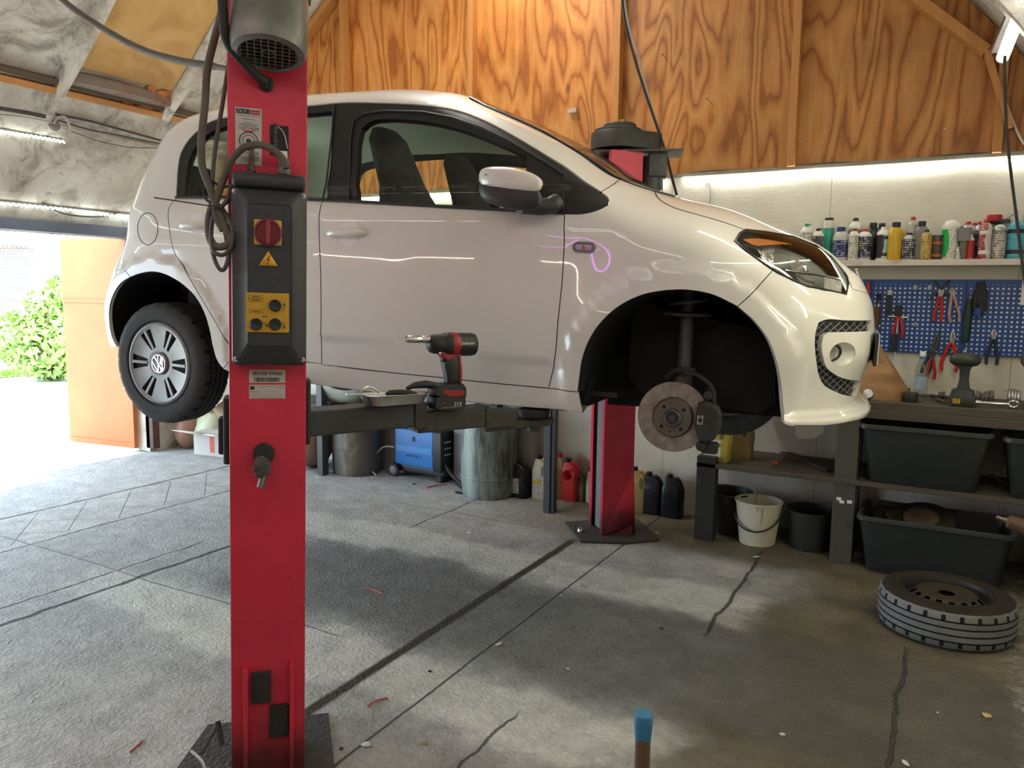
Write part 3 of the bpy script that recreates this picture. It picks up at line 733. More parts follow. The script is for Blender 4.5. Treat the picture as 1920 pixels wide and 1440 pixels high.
def frame_at(u, z, off=0.0, roll=0.0):
    """matrix with x forward along the side, y up, z outwards"""
    p = S(u, z, off); n = Vector(normal(u, z)); x = Vector((1, 0, 0)); x = (x-n*x.dot(n)).normalized(); y = n.cross(x)
    M = Matrix(((x[0], y[0], n[0], p[0]), (x[1], y[1], n[1], p[1]), (x[2], y[2], n[2], p[2]), (0, 0, 0, 1)))
    return M @ Matrix.Rotation(math.radians(roll), 4, 'Z')
# ---- materials
car_white = mat('white_car_paint', (0.67, 0.65, 0.605), 0.38, col2=(0.65, 0.62, 0.575), scale=2.2, coat=0.9, spec=0.5)
blk_trim = mat('black_trim', (0.012, 0.012, 0.013), 0.35)
void = mat('dark_underside', (0.006, 0.006, 0.007), 0.9, col2=(0.014, 0.013, 0.012), scale=9)
def glass(name, tint, fac=0.07):
    m = bpy.data.materials.new(name); m.use_nodes = True; N = m.node_tree.nodes; L = m.node_tree.links; N.clear()
    o = N.new('ShaderNodeOutputMaterial'); t = N.new('ShaderNodeBsdfTransparent'); t.inputs[0].default_value = (*tint, 1)
    g = N.new('ShaderNodeBsdfGlossy'); g.inputs['Roughness'].default_value = 0.02; lw_ = N.new('ShaderNodeLayerWeight'); lw_.inputs[0].default_value = 0.5; pw = N.new('ShaderNodeMath'); pw.operation = 'POWER'; L.new(lw_.outputs['Facing'], pw.inputs[0]); pw.inputs[1].default_value = 4.0; fr = N.new('ShaderNodeMath'); fr.operation = 'MULTIPLY_ADD'; L.new(pw.outputs[0], fr.inputs[0]); fr.inputs[1].default_value = 0.8; fr.inputs[2].default_value = 0.04
    mx = N.new('ShaderNodeMixShader'); L.new(fr.outputs[0], mx.inputs[0]); L.new(t.outputs[0], mx.inputs[1]); L.new(g.outputs[0], mx.inputs[2]); L.new(mx.outputs[0], o.inputs[0])
    return m
win_glass = glass('tinted_glass', (0.86, 0.93, 0.84)); dark_glass = glass('screen_glass', (0.72, 0.78, 0.70)); lens_glass = glass('clear_lens', (0.93, 0.94, 0.92))
# ---- traced lines on the near side (u, z)
DLO_TOP = tr_px([(330, 371), (331, 348), (333, 317), (339, 287), (354.6, 261), (373, 243), (387, 232), (405, 224), (426, 219), (480, 208), (530, 201), (577, 198), (643, 192), (710, 192.7), (793, 197), (860, 208), (910, 227),
                 (960, 253), (1027, 293), (1060, 313), (1100, 343), (1127, 360), (1141, 374), (1141, 384), (1123, 393), (1093, 400.7), (1059, 401)])
BELT = tr_px([(1059, 401), (960, 395), (860, 390), (727, 382.7), (643, 378), (605, 376.5), (577, 375), (500, 373), (420, 372), (330, 371)])
i_dd = 5                                                     # door split on the belt
FD_REAR = tr_px([(605, 376.5), (599, 400), (600, 480), (602, 600), (603, 684)])
FD_BOT = tr_px([(603, 684), (640, 688), (735, 699), (835, 709), (930, 719), (1029, 728)])
FD_FRONT = tr_px([(1029, 728), (1039, 679), (1046, 606), (1054.6, 519), (1058, 449), (1059, 401)])
ARCH_F = tr_px([(1083, 735), (1086, 710), (1091, 675), (1105, 637), (1129, 602), (1160.5, 574.5), (1202, 554), (1247, 545), (1289, 544), (1334, 552), (1383, 574.5), (1414, 602), (1442, 640.5), (1456, 679), (1463, 713), (1468, 762), (1470, 795)])
RD_REAR = tr_px([(330, 371), (319, 385), (318.5, 435), (329, 477), (345.5, 502), (365, 538), (394, 587), (428, 643), (443, 666)])
RD_BOT = tr_px([(443, 666), (500, 670), (577, 679), (603, 682)])
ARCH_R = tr_px([(219, 650), (209.5, 631), (204.6, 601.5), (205, 577), (212, 553), (226.5, 531), (246, 519), (268, 511.6), (287, 509.6), (306.6, 513.5), (326, 522.5), (348, 538), (365, 555), (382, 584.5), (392, 616), (399, 650), (408.7, 679), (418, 691), (429, 697)])
SILL_BOT = tr_px([(429, 697), (500, 708), (577, 719), (682, 733), (865, 752), (992, 764), (1090, 773)])
FEN_BOT = tr_px([(1029, 728), (1083, 735)])
PIL_FEN = tr_px([(1127, 360), (1145, 349), (1163, 337)])
HOOD_EDGE = tr_px([(1228, 360), (1237, 374), (1258, 386.5), (1313, 403.6), (1356, 416), (1398, 431)])
HL_TOP = tr_px([(1398, 431), (1436, 435), (1486, 444), (1529.5, 461), (1559, 482), (1579, 505), (1588, 519)])
HL_BOT = tr_px([(1588, 519), (1590, 531), (1586, 551.6), (1544, 543), (1515, 537), (1492, 528), (1457, 511), (1433, 495), (1398, 470), (1378, 452.5), (1387, 438), (1398, 431)])
FB_SPLIT = tr_px([(1383, 574.5), (1404, 556), (1430, 528), (1449, 507)])
def mid(a, b, k=3): return [tuple(np.array(a)+(np.array(b)-np.array(a))*i/k) for i in range(1, k)]
def prof_top(u0, u1, n): return [(float(u), float(ztf(u)), True) for u in np.linspace(u0, u1, n)]
def prof_n(z0, z1, n): return [(float(unf(z)), float(z), True) for z in np.linspace(z0, z1, n)]
def prof_t(z0, z1, n): return [(float(utf(z)), float(z), True) for z in np.linspace(z0, z1, n)]
i_cut = 20                                                   # DLO tip next to the fender split (1100,343)->(1127,360)
tipi = 21
if True:
    fit = lambda pts: None
# windshield lower side edge
WS_SIDE = [(u, float(ztf(u))-d) for u, d in ((2.30, .016), (2.23, .024), (2.17, .032), (2.10, .038), (1.95, .036), (1.8, .036), (1.65, .036), (1.5, .032), (1.40, .024))]
WSU0, WSU1 = 2.28, 1.38
# zt and nose meeting point
zN = [z for z in np.linspace(.6, .95, 200) if float(ztf(float(unf(z)))) > z]; ZN = zN[-1]
# ---- painted panels
NEARHL = HL_TOP[-1]
hood_poly = [WS_SIDE[0]]+HOOD_EDGE[0:]+HL_TOP[1:]+[(float(unf(ZN))-.03, ZN-.045)]+[(float(unf(ZN-.06)), ZN-.06, True), (float(unf(ZN-.03)), ZN-.03, True)]+prof_top(float(unf(ZN))-.001, 2.34, 18)
panel('hood', hood_poly, car_white, gap=.0015)
bump_poly = FB_SPLIT+HL_BOT[::-1][3:][0:0]+[p for p in HL_BOT[::-1] if True][4:-1]+[HL_BOT[0], (float(unf(ZN))-.03, ZN-.045), (float(unf(ZN-.06)), ZN-.06, True)]+prof_n(ZN-.09, .135, 22)
BOT_F = tr_px([(1602, 789), (1559, 796.5), (1515, 799), (1475, 797)])
bump_poly = FB_SPLIT+[p for p in HL_BOT[::-1] if p[0] > FB_SPLIT[-1][0]+.01][0:]+[(float(unf(ZN))-.03, ZN-.045)]+[(float(unf(ZN-.06)), ZN-.06, True)]+prof_n(ZN-.09, .184, 24)+BOT_F+[ARCH_F[-1]]+ARCH_F[::-1][1:6]
FOG_OUT = tr_px([(1531, 616), (1535, 604.5), (1544, 600.5), (1588, 600.6)])+[(float(unf(.559))-.012, .559), (float(unf(.4))-.012, .4), (float(unf(.262))-.012, .262)]+tr_px([(1567, 735), (1544, 721), (1535, 703), (1531, 680)])
FOG_IN = tr_px([(1544, 630), (1553, 623), (1590, 622.5)])+[(float(unf(.52))-.012, .520), (float(unf(.4))-.012, .42), (float(unf(.33))-.012, .325)]+tr_px([(1567, 703), (1550, 689), (1544, 671), (1541, 645)])
FOG_C = FOG_OUT[:5]+FOG_IN[3:4]+FOG_IN[2::-1]+FOG_IN[:5:-1][0:]+[FOG_IN[5]]+FOG_OUT[6:]
fu, fz = surf_px(1580, 664)
ring = [(fu+.042*math.cos(a)*1.0, fz+.042*math.sin(a)) for a in np.linspace(0, 2*PI, 24, endpoint=False)]
bumper = panel('front_bumper', bump_poly, car_white, holes=[FOG_C, ring], gap=.0015, flange=.022)
fend_poly = FD_FRONT[0:]+DLO_TOP[-2:-6:-1]+PIL_FEN[0:]+[WS_SIDE[0]]+HOOD_EDGE+HL_BOT[::-1][1:4]+[p for p in HL_BOT[::-1][4:] if p[0] < FB_SPLIT[-1][0]-.01]+FB_SPLIT[::-1]+ARCH_F[::-1][7:]
fend_poly = FD_FRONT[0:]+[p for p in DLO_TOP[::-1][1:6]]+PIL_FEN[1:]+[WS_SIDE[0]]+HOOD_EDGE+HL_BOT[-2::-1][:2]+[p for p in HL_BOT[::-1][3:] if p[0] < FB_SPLIT[-1][0]-.008]+FB_SPLIT[::-1]+ARCH_F[9::-1]
for s in ('near', 'far'): panel('front_fender', fend_poly, car_white, mirror=s)
fd_poly = BELT[0:6][::-1]+FD_FRONT[::-1][1:]+FD_BOT[::-1][1:]+FD_REAR[::-1][1:-1]
for s in ('near', 'far'): panel('front_door', fd_poly, car_white, mirror=s, gap=.0022)
rd_poly = BELT[5:]+RD_REAR[1:]+RD_BOT[1:-1]+FD_REAR[::-1][0:-1]
for s in ('near', 'far'): panel('rear_door', rd_poly, car_white, mirror=s, gap=.0022)
sill_poly = RD_BOT+FD_BOT[1:]+FEN_BOT[1:]+SILL_BOT[::-1]+RD_REAR[-1:][0:0]+[ARCH_R[-1]][0:0]+[ARCH_R[-2]]
for s in ('near', 'far'): panel('sill', sill_poly, car_white, mirror=s)
zb = ARCH_R[0][1]
shell = DLO_TOP[0:22]+PIL_FEN[1:]+WS_SIDE+prof_top(WSU1-.02, -.40, 34)+prof_t(1.30, max(.2, zb-.04), 26)+ARCH_R+RD_BOT[0:1]+RD_REAR[::-1][1:]
HG = [(float(utf(z))+.055, float(z)) for z in np.linspace(1.30, .99, 9)]
shell = DLO_TOP[0:22]+PIL_FEN[1:]+WS_SIDE+prof_top(WSU1-.02, -.325, 33)+HG+prof_t(.965, max(.2, zb-.04), 20)+ARCH_R[:-1]+RD_REAR[::-1][:-1]
panel('tailgate_window', HG[::-1]+prof_top(-.335, -.40, 4)+prof_t(1.29, .975, 10), win_glass, gap=.002, flange=.012)
panel('body_shell', shell, car_white)
ws = WS_SIDE+prof_top(WSU1-.02, WSU0+.03, 26)
panel('windshield', ws, dark_glass, gap=.004, flange=.012)
for sd in (-1, 1):
    b = MB(); b.tube([S(u, z, .002, sd) for u, z in WS_SIDE], .006, 6); b.build('windshield_seal', blk_trim, car)
# ---- side window openings: glossy black frame with the panes set in
dlo = DLO_TOP+BELT[1:-1]
PANE_F = tr_px([(668, 374), (670, 300), (672, 262), (677, 240), (693, 227), (720, 222), (760, 223), (827, 232), (877, 246), (927, 266), (987, 292), (987, 391), (900, 386), (760, 379)])
PANE_R = tr_px([(346, 366), (348, 330), (356, 292), (374, 263), (395, 246), (430, 234), (500, 221), (577, 212), (622, 208), (616, 330), (612, 371), (500, 368), (400, 366)])
for s in ('near', 'far'):
    fr = panel('window_frame', dlo, blk_trim, mirror=s, gap=.001, off=-.004, holes=[PANE_F, PANE_R], flange=.03)
    panel('window_pane', PANE_F, win_glass, mirror=s, gap=0, off=-.014, flange=0, parent=fr)
    panel('window_pane', PANE_R, win_glass, mirror=s, gap=0, off=-.014, flange=0, parent=fr)
# door split, door frame and sail panel lines on the black
b = MB()
fr_side = fr
rim = tr_px([(655, 377), (656, 300), (658, 255), (663, 228), (680, 214), (720, 208), (793, 210), (850, 221), (905, 240), (960, 267), (1027, 307), (1057, 327)])
b.tube([S(u, z, .002) for u, z in rim], .004, 6); b.tube([S(u, z, .003) for u, z in tr_px([(627, 196), (622, 260), (613, 340), (606, 374)])], .004, 6)
b.tube([S(u, z, .003) for u, z in tr_px([(1058, 402), (1057, 360), (1057, 322)])], .003, 6)
b.tube([S(u, z, .003) for u, z in BELT], .006, 6)
b.build('window_seal', mat('seal_rubber', (0.02, 0.02, 0.022), 0.5), car)
# ---- inner skin: dark behind the gaps, pale head lining above the belt
def lin(poly, name, m, off, holes=(), both=False):
    if both: return panel(name, poly, m, gap=0, off=off, flange=0, holes=holes)
    for s_ in ('near', 'far'): r_ = panel(name, poly, m, gap=0, off=off, flange=0, holes=holes, mirror=s_)
    return r_
low = tr_px([(1383, 574.5), (1440, 500)])
trim_poly = [(p[0], p[1]-.01) for p in BELT[::-1]]+FD_FRONT[::-1]+FD_BOT[::-1][1:]+RD_BOT[::-1]+RD_REAR[::-1][1:-1]
lin(trim_poly, 'inner_door_trim', mat('door_trim_dark', (0.03, 0.03, 0.032), 0.7), -.05)
eng = [FD_FRONT[-2], FD_FRONT[0]]+ARCH_F[:10]+FB_SPLIT[1:2]+[(2.8, .70), (2.7, .74), (2.5, .77), (2.3, .78)]
lin(eng, 'inner_wing', void, -.03)
head = DLO_TOP[0:21]+WS_SIDE[1:]+prof_top(WSU1-.02, -.30, 30)+[(-.33, 1.25), (-.36, 1.0), (-.34, .95)]+RD_REAR[1:2]
hl = lin(head, 'head_lining', mat('head_lining', (0.78, 0.82, 0.70), 0.9), -.035, both=True)
# ---- headlight
HLP = HL_TOP[:-1]+HL_BOT[:-1]
hl_near = None
for s in ('near', 'far'):
    lamp = panel('headlight', HLP, lens_glass, mirror=s, gap=.0015, off=.001, flange=0)
    if s == 'near': hl_near = lamp
    hb = panel('lamp_housing', HLP, mat('lamp_inside', (0.22, 0.23, 0.20), 0.3, col2=(0.13, 0.14, 0.12), scale=6), mirror=s, gap=.002, off=-.055, flange=-.05, parent=lamp)
    rim_m = mat('lamp_edge_black', (0.01, 0.01, 0.01), 0.25)
    b = MB(); sd = -1 if s == 'near' else 1
    b.tube([S(u, z, 0.0, sd) for u, z in HLP+HLP[:1]], .005, 6); b.build('lamp_rim', rim_m, lamp)
u0, z0 = surf_px(1512, 500); M = frame_at(u0, z0, -.03)
b = MB(); b.lathe([(.001, -.035), (.03, -.032), (.055, -.02), (.070, 0), (.072, .004), (.066, .004)], 28, M @ T(0, 0.005, 0) @ RY(12)); b.build('reflector', mat('lamp_reflector', (0.62, 0.63, 0.58), 0.12, 0.9), hl_near)
b = MB(); b.lathe([(.001, .03), (.014, .026), (.016, 0), (.012, -.02)], 16, M @ T(0, 0.005, 0)); b.build('bulb_cap', chrome, hl_near)
HBAR = tr_px([(1475, 503), (1505, 507), (1535, 511), (1560, 516), (1582, 521)])
b = MB(); b.tube([S(u, z, -.012) for u, z in HBAR], .005, 6); b.build('chrome_strip', chrome, hl_near)
q = tr_px([(1404, 440), (1436, 442), (1462, 449), (1458, 505), (1440, 490), (1432, 460)])
o = panel('turn_signal', q, mat('lamp_chrome_facets', (0.75, 0.76, 0.74), 0.15, 0.9, col2=(0.25, 0.25, 0.24), scale=45, amt=0.15, bump=0.5, bscale=60), mirror='near', gap=0, off=-.03, flange=0, parent=hl_near)
q = tr_px([(1398, 440), (1412, 438), (1450, 441), (1492, 449), (1450, 450), (1425, 452)])
panel('amber_insert', q, mat('amber_lamp', (0.55, 0.17, 0.03), 0.2), mirror='near', gap=0, off=-.02, flange=0, parent=hl_near)  # orange reflection of the plywood wall, put into the lamp's colour
q = tr_px([(1551, 514), (1585, 524), (1583, 546), (1550, 541)])
panel('side_reflector', q, mat('lamp_chrome_facets2', (0.62, 0.61, 0.57), 0.25, 0.6, col2=(0.40, 0.39, 0.36), scale=60, amt=0.2), mirror='near', gap=0, off=-.012, flange=0, parent=hl_near)
# ---- lower grille with mesh, fog lamp surround, fog lamp
def grille(side, sd):
    root = panel('bumper_grille', FOG_C, mat('grille_black', (0.006, 0.006, 0.006), 0.6), mirror=side, gap=0, off=-.020, flange=0)
    P = np.array(FOG_OUT); lo, hi = P.min(0), P.max(0); b = MB(); st = .020
    for sg in (1, -1):
        for k in range(-60, 60):
            pts = []
            tt_ = np.linspace(lo[1], hi[1], 60); uu_ = lo[0]+k*st*1.25+sg*(tt_-lo[1])*0.95; okk = inpoly(uu_, tt_, FOG_C)
            if not okk.any(): continue
            for t, u, ok in zip(tt_, uu_, okk):
                if ok: pts.append((u, t))
                else:
                    if len(pts) > 1: b.tube([S(u_, z_, -.010+(.001 if sg > 0 else 0), sd) for u_, z_ in pts[::2]+pts[-1:]], .0016, 4, cap=False)
                    pts = []
            if len(pts) > 1: b.tube([S(u_, z_, -.010, sd) for u_, z_ in pts[::2]+pts[-1:]], .0016, 4, cap=False)
    b.build('mesh_insert', mat('grille_mesh', (0.16, 0.16, 0.17), 0.35), root)
    return root
gr_near = grille('near', -1); grille('far', 1)
for s in ('near', 'far'):
    fs = empty('fog_lamp'); fs.parent = car
    sd = -1 if s == 'near' else 1
    b = MB()
    R0 = [S(u, z, -.003, sd) for u, z in ring]; c0 = S(fu, fz, -.003, sd); c1 = S(fu-.012, fz, -.038, sd)
    R1 = [c1+(p-c0)*0.80 for p in R0]; b.rings([R0, R1], closed=True); b.build('lamp_recess', car_white, fs)
    b = MB(); R2 = [c1+(p-c0)*.80 for p in R0]; nv = (c0-c1); nv /= np.linalg.norm(nv)
    R3 = [c1+(p-c0)*.5+nv*.008 for p in R0]; R4 = [c1+(p-c0)*.1+nv*.012 for p in R0]
    b.rings([R2, R3, R4], cap1=True); b.build('lamp_lens', mat('fog_lens', (0.17, 0.17, 0.14), 0.06, 0.6, col2=(0.42, 0.41, 0.34), scale=30, amt=.3), fs)
    b = MB(); b.tube([p*.0+q+nv*.003 for p, q in zip(R2, R2)]+[R2[0]+nv*.003], .004, 6); b.build('lamp_rim', blk_trim, fs)
# bonnet badge and number plate seen edge on
b = MB(); M = Matrix.Translation((float(unf(.70))-.014, 0, .705)) @ RY(66); b.lathe([(.001, .004), (.045, .004), (.055, .008), (.06, .004), (.058, 0)], 28, M); bd = b.build('front_badge', chrome, car)
b = MB(); pu = float(unf(.50)); b.rbox((pu+.002, 0, .45), (.012, .53, .125), .006); b.build('plate_holder', blk_trim, car)
b = MB(); b.rbox((pu+.010, 0, .45), (.004, .51, .115), .004); b.build('number_plate', white_paint, car)
# ---- door handles
def handle(cx, cy, x0, x1, y0, y1, rx, ry, rr):
    u0, z0 = surf_px(rx, ry); M = frame_at(u0, z0, .0006)
    b = MB(); b.lathe([(rr, 0), (rr*.97, -.001), (rr*.86, -.004), (.001, -.0045)], 28, M); 
    ua, za = surf_px(x0, (y0+y1)/2); ub, zb_ = surf_px(x1, (y0+y1)/2); pa, pb = S(ua, za), S(ub, zb_); L = np.linalg.norm(pb-pa)
    uc, zc = surf_px((x0+x1)/2, (y0+y1)/2); M2 = frame_at(uc, zc, .0)
    h = MB(); R = []
    for t in np.linspace(-1, 1, 13):
        e = math.sqrt(max(0, 1-abs(t)**6)); hh = .0155*max(e, .25); o = .030*max(.12, (1-abs(t)**4))
        R.append([tuple(M2 @ Vector((t*L/2, hh*math.cos(a), .004+o*.5+o*.55*math.sin(a)))) for a in np.linspace(0, 2*PI, 10, endpoint=False)])
    h.rings(R, True, True); o = h.build('door_handle', car_white, car)
    b.build('finger_recess', mat('shadow_white', (0.72, 0.69, 0.67), 0.3), o)  # finger recess has its own plain off-white
handle(650, 437, 613, 687, 428, 448, 655, 437, .050)
handle(362, 424, 338, 387, 416, 432, 371, 419, .050)
# fuel flap outline
b = MB(); u0, z0 = surf_px(277, 429); pts = [S(*(surf_px(277+19*math.cos(a), 429+30*math.sin(a))), .0004) for a in np.linspace(0, 2*PI, 36)]
b.tube(pts, .0016, 5, cap=False); b.build('fuel_flap', mat('gap_dark', (0.012, 0.011, 0.011), 0.9), car)
gapm = MATS['gap_dark']
for nm, ln in (('door_gap', FD_REAR), ('door_gap', FD_FRONT), ('door_gap', FD_BOT), ('door_gap', RD_REAR), ('door_gap', RD_BOT), ('hood_gap', HOOD_EDGE), ('bumper_gap', FB_SPLIT), ('pillar_gap', PIL_FEN), ('sill_gap', FEN_BOT)):
    for sd in (-1, 1):
        b = MB(); b.tube([S(u, z, -.0030, sd) for u, z in dens_open(ln)], .0036, 6); b.build(nm, gapm, car)
# bumper/quarter seam at the rear
b = MB(); b.tube([S(*surf_px(x, y), .0003) for x, y in ((229, 500), (236, 509), (245, 520))], .0015, 5); b.build('bumper_seam', MATS['gap_dark'], car)
# side repeater
u0, z0 = surf_px(1095, 464); M = frame_at(u0, z0, 0, -2)
def stadium(L, H, n=8): return [((L-H)/2*(1 if math.cos(a) > 0 else -1)+H/2*math.cos(a), H/2*math.sin(a)) for a in np.linspace(-PI/2+.01, 3*PI/2-.01, 4*n, endpoint=False)]
b = MB(); b.rings([[tuple(M @ Vector((x, y, z))) for x, y in stadium(L, H)] for L, H, z in ((.086, .040, 0), (.084, .038, .006), (.072, .027, .006), (.070, .025, .002))], False, True)
rep = b.build('side_indicator', mat('indicator_rim', (0.16, 0.15, 0.15), 0.35), car)
b = MB(); b.rings([[tuple(M @ Vector((x, y, z))) for x, y in stadium(L, H)] for L, H, z in ((.070, .025, .001), (.064, .020, .006), (.04, .01, .008))], False, True)
b.build('indicator_lens', mat('clear_indicator', (0.40, 0.27, 0.42), 0.08), rep)
b = MB(); b.lathe([(.001, .012), (.006, .010), (.008, .006)], 12, M); b.build('indicator_bulb', mat('bulb_amber', (0.35, 0.12, 0.03), 0.2), rep)
# ---- wing mirror
mt = empty('wing_mirror', (0, 0, 0)); mt.parent = car
um, zm = surf_px(985, 372); base = S(*surf_px(1010, 380), 0)
# housing centre stands .15 m out from the side
def mpx(x, y, out): # pixel on a plane parallel to the car side, 'out' metres outside it
    P = CO+CN*(-.79-out); q = hit(x, y, P, CN); return c_loc(q)
cap_o = [(896, 326), (901, 315), (920, 311), (953, 312), (987, 319), (1010, 329), (1021, 341), (1018, 352), (1010, 363), (985, 361), (960, 359.5), (927, 354), (896, 350)]
low_o = [(896, 336), (927, 338), (960, 344), (985, 348), (1016, 352), (1022, 388), (990, 398), (960, 394), (925, 385), (905, 376), (896, 362)]
def shellify(outline, depth_u, bulge, nm, m, out=.13, par=None):
    """solid from an outline seen from the front quarter: front crowned, thick along the car"""
    P = np.array([mpx(x, y, out) for x, y in outline]); c = P.mean(0); cr = c_loc(CAM); v = cr-c; v /= np.linalg.norm(v)
    R = []
    for k, o in ((.25, bulge), (.6, bulge*.86), (.88, bulge*.5), (1.0, 0), (1.0, -depth_u*.6), (.90, -depth_u)):
        R.append([tuple(c+(p-c)*k+v*o) for p in P])
    b = MB(); b.rings(R, True, True); return b.build(nm, m, par, sub=1)
shellify(cap_o, .09, .035, 'mirror_cap', car_white, par=mt)
shellify(low_o, .080, .024, 'mirror_housing', black_pl, par=mt)
b = MB(); A = [mpx(x, y, o) for x, y, o in ((975, 386, .12), (1000, 388, .07), (1030, 386, .03), (1045, 380, .0))]
b.tube(bez(A, 5), [.028]*6+[.030]*5+[.034]*5, 12); b.build('mirror_arm', black_pl, mt)
b = MB(); A = mpx(905, 332, .145); b.lathe([(.001, 0), (.006, 0), (.006, .002), (.001, .003)], 10, Matrix.Translation(tuple(mpx(911, 328, .17)))); b.build('scuff_mark', black_pl, mt)
# ---- wheel arches, underbody
def fitc(pts):
    P = np.array(pts); A = np.c_[2*P, np.ones(len(P))]; s = np.linalg.lstsq(A, (P**2).sum(1), rcond=None)[0]; return s[0], s[1], math.sqrt(s[2]+s[0]**2+s[1]**2)
cf = fitc(ARCH_F[1:-2]); crr = fitc(ARCH_R[2:-4])
for nm, pts, sd in (('wheel_arch_liner', ARCH_F, -1), ('wheel_arch_liner', ARCH_R, -1), ('wheel_arch_liner', ARCH_F, 1), ('wheel_arch_liner', ARCH_R, 1)):
    pts = dens_open(pts, .02); b = MB(); R = []
    for dy, k in ((0.004, 1.0), (.03, 1.01), (.25, 1.03), (.40, 1.0)):
        c = np.mean(pts, 0); R.append([(c[0]+(u-c[0])*k, sd*(float(Wf(u, z))-dy), c[1]+(z-c[1])*k) for u, z in pts])
    b.rings(R, closed=False, smooth=True)
    last = R[-1]; low = [(p[0], p[1], .165) for p in (last[-1], last[0])]
    b.add(last+low, [tuple(range(len(last)+2))]); b.build(nm, void, car)
b = MB()
def ub(pts, y0, y1): b.prism([(p[0], p[1]) for p in pts], y0, y1, M=Matrix(((1, 0, 0, 0), (0, 0, 1, 0), (0, 1, 0, 0), (0, 0, 0, 1))))
zs = [z for _, z in SILL_BOT]
ub([(.40, .30), (.42, .205), (2.08, .185), (2.10, .30)], -.70, .70)
ub([(1.95, .34), (2.02, .20), (2.3, .22), (2.62, .20), (2.76, .19), (2.84, .20), (2.84, .3), (2.7, .45)], -.44, .44)
ub([(-.52, .45), (-.50, .26), (-.35, .22), (.40, .21), (.40, .5)], -.42, .62)
ub([(2.2, .30), (2.25, .24), (2.70, .20), (2.76, .24), (2.74, .5), (2.2, .6)], -.50, -.40)
b.build('underbody', void, car)
b = MB(); b.rings([[S(u, z, 0)*np.array([1, k, 1]) + np.array([0, 0, dz]) for u, z in SILL_BOT] for k, dz in ((1, 0), (.97, -.004), (.90, .015))], closed=False)
b.build('sill_flange', mat('dirty_white', (0.30, 0.27, 0.24), 0.6, col2=(0.10, 0.09, 0.08), scale=14, thr=.55, amt=.2), car)
# plastic splash tongue under the bumper
b = MB(); q = [mpx(x, y, -.12) for x, y in ((1489, 797), (1545, 797), (1542, 812), (1528, 822), (1498, 823), (1492, 815))]
b.rings([[tuple(p) for p in q], [tuple(p+np.array([0, .004, 0])) for p in q]], True, True, smooth=False); b.build('splash_tongue', mat('grey_plastic', (0.17, 0.17, 0.15), 0.5), car)
# ---- interior
sm = mat('seat_fabric', (0.018, 0.018, 0.02), 0.85, col2=(0.028, 0.028, 0.03), scale=60)
def seat(u, y, name='front_seat'):
    s = empty(name, (u, y, .30)); s.parent = car
    R = []
    for t, w, d in ((0, .24, .09), (.15, .25, .10), (.38, .235, .09), (.50, .20, .08), (.60, .145, .07), (.70, .13, .065), (.80, .125, .055), (.845, .09, .03)):
        cu = -.40*t+0.0; cz = .18+t*1.0
        R.append([(cu+d*math.sin(a)*(1 if True else 1), w*math.copysign(abs(math.cos(a))**.6, math.cos(a)), cz+0.2*d*math.sin(a)) for a in np.linspace(0, 2*PI, 20, endpoint=False)])
    b = MB(); b.rings(R, True, True); b.build('backrest', sm, s)
    b = MB(); b.rbox((.24, 0, .12), (.52, .50, .16), .06); b.build('seat_cushion', sm, s)
seat(1.28, -.34); seat(1.28, .36)
b = MB(); b.rbox((.20, 0, .50), (.50, 1.2, .16), .05); R = []
for t, w in ((0, .60), (.5, .60), (.62, .5)): R.append([(-.05-.25*t+.07*math.sin(a), w*math.copysign(abs(math.cos(a))**.5, math.cos(a)), .55+t*.8) for a in np.linspace(0, 2*PI, 20, endpoint=False)])
b.rings(R, True, True); 
for y in (-.33, .33): b.rbox((-.24, y, 1.12), (.09, .22, .15), .04)
b.build('rear_bench', sm, car)
b = MB(); R = []
for y in np.linspace(-.70, .70, 12):
    R.append([(1.80, y, .62), (1.78, y, .86), (1.86, y, .965+.03*math.exp(-((y-.36)/.2)**2)), (2.02, y*.95, .97), (2.16, y*.80, .92), (2.16, y*.80, .60)])
b.rings(R, True, True); b.build('dashboard', black_pl, car)
sw = MB(); M = T(1.70, .36, .90) @ RY(-62); 
sw.tube([M @ Vector((.185*math.cos(a), .185*math.sin(a), 0)) for a in np.linspace(0, 2*PI, 33)], .014, 8, cap=False); sw.rbox((0, 0, -.01), (.13, .11, .03), .03, M=M)
for a in (0, 180, 270): sw.bar(M @ Vector((0, 0, 0)), M @ Vector((.18*math.cos(math.radians(a)), .18*math.sin(math.radians(a)), 0)), .03, .012)
sw.build('steering_wheel', black_pl, car)
b = MB(); b.add([(-.40, -.6, .95), (-.05, -.68, .95), (-.05, .68, .95), (-.40, .6, .95)], [(0, 1, 2, 3)]); b.build('parcel_shelf', black_pl, car)
b = MB(); b.box((.9, 0, .24), (2.6, 1.3, .02)); b.build('cabin_floor', black_pl, car)
